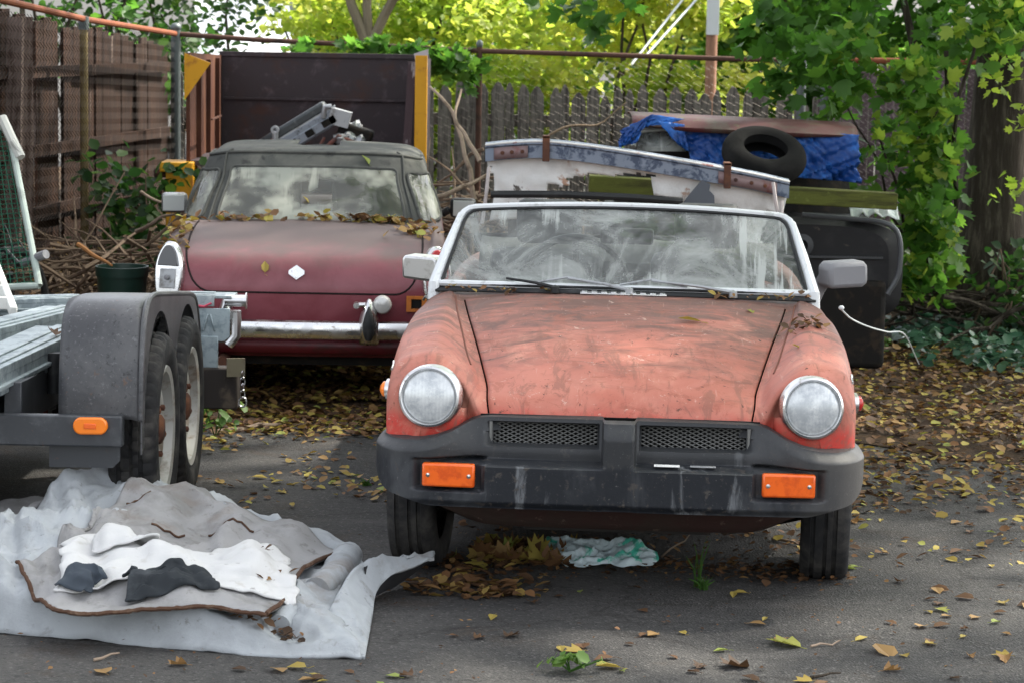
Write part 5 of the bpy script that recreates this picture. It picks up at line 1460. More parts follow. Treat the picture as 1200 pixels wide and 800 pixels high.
# white slatted panel standing on the deck (left edge)
lp = thing('slatted_panel', at(0, 340, 10.4), 'white slatted panel leaning on the trailer deck at the left edge', 'panel')
WPL = mat('dirty_white_plastic', (.62, .62, .58), .5, layers=[((.34, .33, .29), 9, .5, .7)])
p0, p1 = at(-8, 305, 10.6), at(16, 366, 10.0)
m = MB(); m.bar(tuple(p0), tuple(p1), .03, .045); m.bar(tuple(p0 + [-.45, .1, .0]), tuple(p1 + [-.45, .1, 0]), .03, .045); m.build('side_frame', WPL, lp, world=True, bevel=.006)
m = MB()
for t in (.15, .38, .61, .84):
    q = p0 + (p1 - p0) * t; m.bar(tuple(q), tuple(q + [-.45, .1, 0]), .02, .05)
m.build('slats', WPL, lp, world=True, bevel=.004)
# leaf on the deck handled with the fallen leaves below

# ------------------------------------------------------------------ green net panel, handlebars, pot, brush at the left back
gp = thing('net_panel', at(20, 250, 12.3), 'green netted frame with pale tubing leaning at the far left', 'net panel')
GT = mat('pale_green_tube', (.36, .42, .38), .5, layers=[((.20, .22, .20), 9, .5, .7)])
a_, b_ = at(10, 150, 12.4), at(46, 335, 11.9)
m = MB(); m.tube([a_, b_], .017, 10); m.tube([a_ + [.0, 0, .0], at(-60, 140, 12.5)], .022, 10); m.tube([b_, at(-60, 340, 12.0)], .017, 10); m.build('frame', GT, gp, world=True)
m = MB(); m.tube([at(2, 138, 12.4), at(12, 160, 12.35), at(24, 185, 12.3)], .025, 8); m.tube([at(14, 165, 12.3), at(26, 182, 12.3)], .012, 8); m.build('clamp', mat('pale_rag_clamp', (.5, .5, .46), .7), gp, world=True)
e1, e2 = at(-60, 140, 12.5), at(-60, 340, 12.0)
m = MB()
for t in np.linspace(0, 1, 34):
    m.tube([tuple(a_ + (b_ - a_) * t), tuple(e1 + (e2 - e1) * max(0, min(1, t + .04)))], .0022, 3)
for t in np.linspace(0, 1, 14):
    m.tube([tuple(a_ + (e1 - a_) * t), tuple(b_ + (e2 - b_) * t)], .0022, 3)
m.build('net', mat('green_net', (.02, .10, .06), .7), gp, world=True, smooth=0)
bk_ = thing('bicycle', at(30, 318, 12.0), 'dark bicycle handlebar with grey grip showing above the trailer deck', 'bicycle')
m = MB(); m.tube([at(-20, 300, 12.2), at(5, 292, 12.2), at(22, 310, 12.1), at(38, 304, 12.0)], .013, 8); m.build('handlebar', BLACKP, bk_, world=True)
m = MB(); m.tube([at(26, 309, 12.05), at(40, 303, 12.0), at(54, 298, 11.95)], [.018, .021, .022], 10); m.build('grip', GREYPL, bk_, world=True)
m = MB(); m.tube([at(12, 305, 12.1), at(14, 290, 12.1), at(9, 272, 12.15), at(4, 262, 12.15)], .004, 6); m.tube([at(14, 290, 12.1), at(22, 282, 12.1), at(28, 292, 12.05)], .004, 6); m.build('brake_cable', BLACKP, bk_, world=True)
q = at(12, 330, 12.2)
m = MB(); m.tube([(q[0], q[1], q[2] + .04), (q[0] - .02, q[1] + .1, .34)], .016, 8); m.tube([(q[0] - .02, q[1] + .1, .34), (q[0] - .7, q[1] + .2, .5)], .014, 8); m.build('fork', BLACKP, bk_, world=True)
Rw = Matrix.Translation((q[0] - .02, q[1] + .12, .34)) @ Matrix.Rotation(1.2, 4, 'Z') @ Matrix.Rotation(math.pi / 2, 4, 'X')
m = MB(); m.tube([tuple(Rw @ Vector((.32 * math.cos(t), .32 * math.sin(t), 0))) for t in np.linspace(0, 6.283, 40, endpoint=False)], .02, 8, closed=True)
for t in np.linspace(0, 3.14, 12, endpoint=False): m.tube([tuple(Rw @ Vector((.32 * math.cos(t), .32 * math.sin(t), 0))), tuple(Rw @ Vector((-.32 * math.cos(t), -.32 * math.sin(t), 0)))], .0018, 3)
m.build('front_wheel', TYRE, bk_, world=True)
pc = at(143, 330, 13.2); hz = at(143, 312, 13.2)[2]
pt = thing('plant_pot', (pc[0], 13.2, hz - .25), 'dark green plastic pot between the trailer fender and the maroon car', 'pot')
m = MB(); m.lathe([(.0001, .0), (.115, 0), (.13, .20), (.136, .20), (.138, .25), (.128, .25), (.124, .21), (.10, .03), (.0001, .03)], 40)
m.build('body', mat('dark_green_plastic', (.010, .035, .025), .4, layers=[((.03, .05, .04), 7, .5, .7)]), pt, smooth=30)
m = MB(); m.lathe([(.0001, .18), (.12, .185)], 24); m.build('earth', SOIL, pt)
sd_ = MB(); sd_.blob((pc[0], 13.25, .10), (.30, .26, max(.1, hz - .25 - .02)), 8, amp=.5, seed=2)
single('stump', sd_, RUST, (pc[0], 13.25, 0), 'low dark stump under the green plant pot', 'stump')

# ------------------------------------------------------------------ brush piles (nobody could count them) and loose branches
def sticks(name, cx, cy, w_, d_, h_, n, seed, m_, lift=0):
    r = np.random.default_rng(seed); mb = MB()
    for k in range(n):
        L = r.uniform(.35, 1.0); a = r.uniform(0, math.pi); el = r.normal() * .35
        c = np.array([cx + r.normal() * w_ * .33, cy + r.normal() * d_ * .33, 0]); rr_ = math.hypot((c[0] - cx) / w_, (c[1] - cy) / d_)
        c[2] = .05 + lift + h_ * max(0, 1 - rr_ * 1.5) * r.random() ** .6
        dv = np.array([math.cos(a) * math.cos(el), math.sin(a) * math.cos(el), math.sin(el)]) * L / 2
        A_, B_2 = c - dv, c + dv
        A_[2] = max(A_[2], .02); B_2[2] = max(B_2[2], .02)
        limb(mb, A_, B_2, r.uniform(.006, .016), .004, .12, n=5, seed=seed * 31 + k, k=5)
    o = mb.build(name, m_, None); o.location = (0, 0, 0)
    return tag(o, kind='stuff')
sticks('brush_pile', -.30, 15.0, 1.1, 1.1, .95, 260, 3, TWIG)
sticks('brush_pile', -2.35, 14.6, 1.0, 1.6, .62, 170, 4, TWIG)
sticks('brush_pile', 2.6, 14.6, .9, .8, .30, 45, 5, BARK)
def branch(p, r0, label, m_=TWIG, seed=0):
    mb = MB(); pts = [at(*q) for q in p]
    path = cr1(np.array(pts), 5)
    path += np.array([[fnoise(q[0] * 9, q[2] * 9, seed), 0, fnoise(q[0] * 9, q[2] * 9, seed + 5)] for q in path]) * .012
    mb.tube([tuple(q) for q in path], list(np.linspace(r0, r0 * .45, len(path))), 7)
    b = pts[0].copy()
    single('branch', mb, m_, b, label, 'branch', 'loose branches at the back of the lot')
PB = mat('pale_dead_branch', (.26, .20, .15), .9, layers=[((.12, .085, .06), 12, .45, .7)])
branch([(556, 235, 14.2), (548, 190, 14.3), (535, 145, 14.5), (520, 118, 14.6), (502, 102, 14.8)], .016, 'long pale dead branch rising from the brush pile towards the yellow post', PB, 1)
branch([(562, 190, 14.1), (545, 160, 14.2), (534, 140, 14.3), (540, 105, 14.5)], .014, 'short forked dead branch above the middle of the brush pile', PB, 2)
branch([(512, 232, 14.0), (530, 224, 14.0), (552, 216, 14.1), (572, 205, 14.2)], .017, 'thick brown branch lying flat low in the brush pile', PB, 3)
branch([(503, 250, 13.9), (500, 210, 14.0), (504, 160, 14.0)], .008, 'thin grey stick standing beside the soft top of the maroon car', PB, 4)
branch([(620, 175, 15.5), (660, 150, 15.6), (700, 145, 15.8), (735, 120, 16.0)], .010, 'thin branch leaning over the pickets above the blue-grey rail', TWIG, 5)
branch([(92, 288, 13.4), (115, 302, 13.2), (132, 312, 13.0)], .014, 'orange-brown bare branch lying left of the green pot', mat('orange_branch', (.34, .16, .06), .8), 6)
branch([(20, 290, 13.2), (60, 293, 13.2), (95, 292, 13.3)], .009, 'straight grey stick lying behind the bicycle handlebar', TWIG, 7)
branch([(160, 272, 13.8), (178, 262, 13.7), (192, 252, 13.7), (206, 250, 13.6)], .013, 'curved bare branch left of the maroon car mirror', PB, 8)
branch([(165, 225, 14.4), (185, 236, 14.3), (206, 240, 14.2)], .010, 'thin branch above the left mirror of the maroon car', PB, 9)

# ------------------------------------------------------------------ junk behind the orange car
# peeling white panel under a blue-grey rail
ws_ = thing('boat_panel', (.55, 12.55, 0), 'peeling white scrap panel hung under a blue-grey metal rail', 'scrap')
RAILB = mat('blue_grey_rail_paint', (.17, .20, .25), .5, .25, layers=[((.052, .068, .105), 15, .50, .60), ((.42, .43, .44), 9, .60, .74), ((.16, .06, .05), 24, .66, .76)], bump=(50, .2, .003))
tp = [(569, 167), (600, 164), (640, 163), (690, 168), (750, 177), (820, 189), (880, 200), (924, 210)]
P_ = cr1(np.array([at(x, y, 12.55 + .10 * abs((x - 740) / 180) ** 2) for x, y in tp]), 6)
m = MB(); G_ = []
for k, p in enumerate(P_):
    G_.append([(p[0], p[1], p[2]), (p[0], p[1] - .05, p[2] - .008), (p[0], p[1] - .055, p[2] - .022), (p[0], p[1] - .045, p[2] - .030), (p[0], p[1] - .045, p[2] - .092), (p[0], p[1] - .01, p[2] - .096), (p[0], p[1] + .06, p[2] - .03)])
m.grid(np.array(G_), closed=True); m.build('rail', RAILB, ws_, world=True, smooth=30)
m = MB(); m.tube([tuple(p + np.array([0, -.052, -.010])) for p in P_], .006, 6); m.build('rail_bead', mat('chalky_white_edge', (.62, .62, .60), .6, layers=[((.35, .15, .13), 12, .58, .68)]), ws_, world=True)
for i0, i1 in ((2, 10), (len(P_) - 11, len(P_) - 2)):
    m = MB(); seg = P_[i0:i1]
    m.grid(np.array([[(p[0], p[1] - .052, p[2] - .030), (p[0], p[1] - .055, p[2] - .088)] for p in seg])); m.build('end_plate', mat('rust_red_end_plate', (.20, .14, .14), .6, .3, layers=[((.15, .05, .045), 12, .5, .7)]) if i0 == 2 else D.materials['rust_red_end_plate'], ws_, world=True, solid=.003)
    for k in (2, 4, 6):
        p = seg[k]; m = MB(); m.lathe([(.010, 0), (.008, .006), (.0001, .007)], 10, Matrix.Translation((p[0], p[1] - .056, p[2] - .058)) @ Matrix.Rotation(math.pi / 2, 4, 'X')); m.build('rivet', RUST, ws_, world=True)
for px in (638, 853):
    k = int(np.argmin([abs(600 + 3000 * (CAMR.T @ (p - [0, 0, CAM_H]))[0] / -(CAMR.T @ (p - [0, 0, CAM_H]))[2] - px) for p in P_])); p = P_[k]
    m = MB(); m.box((p[0], p[1] - .058, p[2] - .045), (.035, .014, .125)); m.box((p[0], p[1] - .02, p[2] + .012), (.035, .09, .014)); m.build('clamp', RUST, ws_, world=True, bevel=.003)
# white skin with torn holes
PEEL = mat('peeling_white_skin', (.66, .66, .64), .6, layers=[((.09, .08, .07), 7, .62, .66), ((.36, .22, .15), 9, .62, .70), ((.42, .41, .39), 3, .45, .7)], bump=(14, .5, .01))
NUw, NVw = 90, 26
Gw = np.zeros((NUw, NVw, 3)); hw_ = np.zeros((NUw, NVw), bool)
for i in range(NUw):
    u = i / (NUw - 1); p = samp(P_[:, None].repeat(2, 1), u * (len(P_) - 1) * .985 + .3, 0)
    for j in range(NVw):
        v = j / (NVw - 1)
        z = p[2] - .080 - .32 * v
        Gw[i, j] = (p[0] + .02 * math.sin(v * 3 + u * 9), p[1] + .01 + .05 * v + .018 * fnoise(u * 12, v * 4, 3), z)
        n_ = .5 * fnoise(u * 18, v * 5, 1) + .35 * fnoise(u * 45, v * 12, 5)
        hole = (.37 < u + .02 * n_ < .60 and v > .16 + (.5 - u) * .9 + .12 * n_ and v < .55) or (u > .58 and u < .70 and v > .38 + .18 * n_ + (u - .6) * .8) or (u + .01 * n_ > .92 and v > .30) or (u < .02 and v > .2)
        hole = hole or (.30 < u < .60 and v > .44 + .10 * n_)
        hw_[i, j] = hole
m = MB(); m.grid(Gw, keep=lambda i, j: not hw_[i, j]); m.build('torn_skin', PEEL, ws_, world=True, smooth=60, solid=.006)
for px, py0, py1, dx in ((573, 196, 262, -8), (906, 214, 262, 8), (916, 236, 265, 0)):
    m = MB(); m.tube([at(px, py0, 12.5), at(px + dx * .4, (py0 + py1) / 2, 12.48), at(px + dx, py1, 12.5)], .009, 6); m.build('strap', mat('dirty_pale_strap', (.42, .38, .37), .7) if px == 573 else D.materials['dirty_pale_strap'], ws_, world=True)

m = MB()
for x in (.0, 1.15): m.box((x, 12.70, .45), (.06, .06, .92))
m.box((.55, 12.72, .72), (1.5, .05, .05)); m.build('stand', DARK, ws_, world=True)
m = MB(); m.tube([at(575, 228, 12.45), at(660, 228, 12.45), at(745, 232, 12.45), at(800, 236, 12.45)], .018, 8); m.build('black_tube', BLACKP, ws_, world=True)
m = MB(); m.prism([(0, 0), (.17, 0), (.165, .06), (.14, .085), (.145, .115), (.105, .135), (.09, .12), (.04, .06)], .01, Matrix.Translation(tuple(at(797, 243, 12.52))) @ Matrix.Rotation(math.pi / 2, 4, 'X')); m.build('grey_flap', mat('slate_grey_flap', (.075, .085, .10), .6), ws_, world=True)

# wrecked black car body
jk = thing('scrap_car', (1.2, 14.0, 0), 'black wrecked car body under the mossy beam, beside the maple', 'scrap car')
m = MB(); secs = []
for y, k in ((13.30, .90), (13.34, 1.0), (13.7, 1.0), (14.8, .98), (15.6, .9)):
    w2 = .80 * k; c = 1.24
    row = []
    for a in np.linspace(0, 2 * math.pi, 36, endpoint=False):
        ca, sa = math.cos(a), math.sin(a)
        row.append((c + w2 * np.sign(ca) * abs(ca) ** .42, y, .52 + .275 * k * np.sign(sa) * abs(sa) ** .42))
    secs.append(row)
m.grid(np.array(secs), closed=True); m.add(secs[0], [tuple(range(36))]); m.build('body', mat('dusty_black_body', (.008, .008, .009), .6, layers=[((.022, .022, .022), 5, .48, .7), ((.06, .05, .04), 14, .64, .72)]), jk, world=True, smooth=40)
m = MB(); m.box((1.55, 13.285, .60), (.75, .02, .012)); m.box((1.25, 13.285, .46), (.012, .02, .35)); m.lathe([(.05, 0), (.06, .02), (.03, .03)], 20, Matrix.Translation((1.50, 13.29, .66)) @ Matrix.Rotation(math.pi / 2, 4, 'X')); m.build('trim', mat('dark_grey_trim', (.04, .042, .045), .5), jk, world=True)
m = MB(); m.tube([tuple(q) for q in cr1(np.array([at(940, 252, 13.26), at(990, 256, 13.26), at(1038, 262, 13.26), at(1054, 280, 13.26), at(1053, 320, 13.26), at(1040, 345, 13.26)]), 5)], .014, 8); m.build('bumper_edge', mat('worn_dark_bumper', (.06, .065, .07), .4, layers=[((.16, .17, .17), 10, .55, .7)]), jk, world=True)
for x in (.62, 1.83):
    m2 = tyre_mb(.31, .20, 60, M=Matrix.Translation((x, 13.75, .31)) @ Matrix.Rotation(math.pi / 2, 4, 'Y')); m2.build('wheel', TYRE, jk, world=True)
    m2 = tyre_mb(.31, .20, 48, M=Matrix.Translation((x, 15.2, .31)) @ Matrix.Rotation(math.pi / 2, 4, 'Y')); m2.build('wheel', TYRE, jk, world=True)
m = MB(); m.box((1.74, 13.42, .25), (.42, .30, .46)); m.build('mud_guard', DARK, jk, world=True, bevel=.03)
m = MB(); secs = []
for z, k, yo in ((.78, 1.0, 0), (.95, .95, .10), (1.12, .84, .22), (1.235, .76, .30)):
    secs.append([(1.22 + .66 * k * np.sign(math.cos(a)) * abs(math.cos(a)) ** .5, 14.35 + yo * .4 + .62 * k * np.sign(math.sin(a)) * abs(math.sin(a)) ** .5, z) for a in np.linspace(0, 2 * math.pi, 40, endpoint=False)])
m.grid(np.array(secs), closed=True); m.add(secs[-1], [tuple(range(40))]); m.build('cabin', DARK, jk, world=True, smooth=40)
m = MB(); m.tube([at(742, 172, 13.6), at(747, 154, 13.65), at(775, 152, 13.7), at(800, 153, 13.7), at(812, 170, 13.6)], .014, 8); m.build('window_frame', mat('dirty_pale_window_frame', (.45, .47, .46), .5, .3), jk, world=True)
m = MB(); q = [at(746, 178, 13.62), at(750, 156, 13.66), at(800, 155, 13.7), at(812, 178, 13.62)]; m.add(q, [(0, 1, 2, 3)]); m.build('window_glass', SCREEN, jk, world=True, solid=.004)
# mossy beam across the wreck
m = MB(); a_, b_ = at(690, 215, 13.18), at(1050, 236, 13.18)
m.bar(tuple(a_), tuple(b_), .12, .085); single('wooden_beam', m, MOSSY, (a_ + b_) / 2, 'moss-green wooden beam lying across the black wreck', 'beam', bevel=.006, smooth=0)
# pale crumpled sheet
m = MB(); c = at(1022, 250, 13.4); r_ = np.random.default_rng(2)
Gs = np.array([[(c[0] - .12 + .25 * u, 13.30 + .25 * v + .03 * fnoise(u * 5, v * 5, 2), c[2] + .055 - .11 * max(0, .5 - v) ** 1.2 - .05 * abs(u - .45) + .03 * fnoise(u * 7, v * 6, 9)) for u in np.linspace(0, 1, 18)] for v in np.linspace(0, 1, 16)])
m.grid(Gs); single('plastic_sheet', m, mat('pale_crumpled_plastic', (.52, .56, .55), .4, layers=[((.30, .30, .27), 9, .5, .7)]), c, 'pale crumpled plastic sheet on the right corner of the black wreck', 'plastic sheet', solid=.004)
# blue tarp wrapped round the cabin
tb = MB(); BLUE = mat('blue_tarp', (.006, .042, .19), .45, layers=[((.02, .12, .42), 7, .45, .66), ((.006, .03, .12), 9, .52, .7)], bump=(90, .25, .003))
Gt = []
for i, u in enumerate(np.linspace(0, 1, 70)):
    row = []
    a = -.62 * math.pi + 1.02 * math.pi * u
    for j, v in enumerate(np.linspace(0, 1, 24)):
        k = 1.05 - .22 * v; f = .035 * fnoise(u * 14, v * 3.0, 2) + .02 * fnoise(u * 30, v * 8, 4)
        zb = .90 - .03 * math.sin(u * 9)
        row.append((1.24 + (.77 * k + f) * np.sign(math.cos(a)) * abs(math.cos(a)) ** .55, 14.36 + (.74 * k + f) * np.sign(math.sin(a)) * abs(math.sin(a)) ** .55, zb + (1.255 - zb) * v))
    Gt.append(row)
Gt = np.array(Gt)
def tarp_keep(i, j):
    u, v = i / 69, j / 23
    if u < .26: return True if u < .10 else v > .62 - .2 * math.sin(i)
    if u < .40: return v > (.40 if u > .31 else .62) + .12 * fnoise(u * 30, 1)
    if u > .55 and u < .72: return v > .10
    return True
def drape(c00, c10, c01, c11, nu=30, nv=14, amp=.03, seed=1, Y=13.62, rag=0):
    c = [at(*q, Y) for q in (c00, c10, c01, c11)]; G_ = []
    for v in np.linspace(0, 1, nv):
        row = []
        for u in np.linspace(0, 1, nu):
            p = c[0] * (1 - u) * (1 - v) + c[1] * u * (1 - v) + c[2] * (1 - u) * v + c[3] * u * v
            f = amp * (1 - 2 * abs(fnoise(u * 8 + v * 4.5, v * .7, seed))) + amp * .5 * (1 - 2 * abs(fnoise(u * 19 - v * 5, v * 1.1, seed + 2))) + amp * .2 * fnoise(u * 40, v * 9, seed + 4)
            row.append(p + np.array([.3 * f, -f * (.4 + .6 * v), rag * v * fnoise(u * 6, 0, seed + 9)]))
        G_.append(row)
    tb.grid(np.array(G_))
drape((795, 146), (1000, 158), (806, 196), (1004, 214), 90, 26, .060, 3)                      # right and centre
drape((768, 142), (800, 146), (794, 170), (806, 178), 14, 12, .02, 5, 13.56)                  # flap by the window
drape((726, 152), (762, 134), (722, 172), (742, 168), 18, 14, .035, 7, 13.56, .02)            # bundle at the left end
drape((762, 134), (800, 140), (742, 150), (775, 147), 14, 8, .02, 9, 13.60)
single('tarp', tb, BLUE, (1.22, 14.36, .9), 'bright blue tarp bundled round the wreck cabin under the red panel', 'tarp', smooth=60, solid=.004)
# red-brown panel on top
m = MB(); Gr = []
for v in np.linspace(0, 1, 14):
    row = []
    for u in np.linspace(0, 1, 40):
        a_, b_ = at(742, 137, 13.55), at(1008, 150, 13.55)
        x = a_[0] + (b_[0] - a_[0]) * u; zz = a_[2] + (b_[2] - a_[2]) * u
        zz += .004 * math.sin(math.pi * u) - .016
        yy = 13.60 - .10 * math.sin(math.pi * u) + .75 * v
        z = zz - .030 + .034 * min(1, v * 9) + .02 * math.sin(math.pi * v) + (.008 * math.sin(u * 40) * 0)
        row.append((x, yy, z))
    Gr.append(row)
Gr = np.array(Gr); lip = Gr[0].copy(); lip[:, 2] -= .022; lip[:, 1] += .004; lip[:, 2] += .020 * np.clip(np.abs(np.linspace(-1, 1, 40)) - .5, 0, 1) * 2
m.grid(np.concatenate([lip[None], Gr]))
single('car_bonnet', m, mat('dull_red_mossy_panel', (.07, .018, .019), .55, layers=[((.07, .055, .04), 5, .45, .68), ((.085, .095, .04), 8, .58, .72)], bump=(40, .2, .004)), (1.3, 14.0, 1.3), 'dull red-brown car bonnet lying flat on top of the tarp', 'car bonnet', smooth=30, solid=.008)
# loose tyre leaning on the tarp
c = at(893, 176, 13.42)
M = Matrix.Translation((c[0], 13.30, c[2] - .02)) @ Matrix.Rotation(rad(30), 4, 'X') @ Matrix.Rotation(rad(6), 4, 'Y')
m = MB()
m.lathe([(.125, -.050)] + [(.155 + .068 * math.cos(a), .066 * math.sin(a)) for a in np.linspace(-2.2, 2.2, 20)] + [(.125, .050), (.120, .0)], 56, M)
single('tyre', m, mat('old_bald_tyre', (.006, .006, .006), .9, spec=.1, layers=[((.014, .0135, .013), 7, .45, .7)]), (c[0], 13.45, c[2] - .2), 'loose bare tyre lying tilted against the blue tarp', 'tyre')
# small leaves and debris on the wreck come with the litter
# thin white cord from the orange car's fender, rag at its end
m = MB(); pts = [at(985, 362, 9.3), at(998, 374, 9.9), at(1018, 383, 10.8), at(1040, 389, 11.8), at(1060, 392, 12.6), at(1078, 397, 13.2)]
pts[-1][2] = .06
m.tube([tuple(p) for p in cr1(np.array(pts), 6)], .0035, 6); m.blob(tuple(at(986, 361, 9.28)), (.011, .009, .009), 6)
single('cord', m, mat('white_cord', (.60, .62, .62), .6), pts[0], 'thin white cord trailing from the orange car to the ground', 'cord')
c = gnd(1062, 396, .04); m = MB()
m.grid(np.array([[(c[0] - .10 + .20 * u, c[1] - .12 + .24 * v, .035 + .05 * math.sin(3.14 * u) * math.sin(3.14 * v) + .05 * abs(fnoise(u * 5, v * 5, 8))) for u in np.linspace(0, 1, 16)] for v in np.linspace(0, 1, 14)]))
single('rag', m, mat('pale_blue_rag', (.55, .62, .64), .8), (c[0], c[1], 0), 'small pale rag on the leaves at the end of the cord', 'rag', solid=.004)
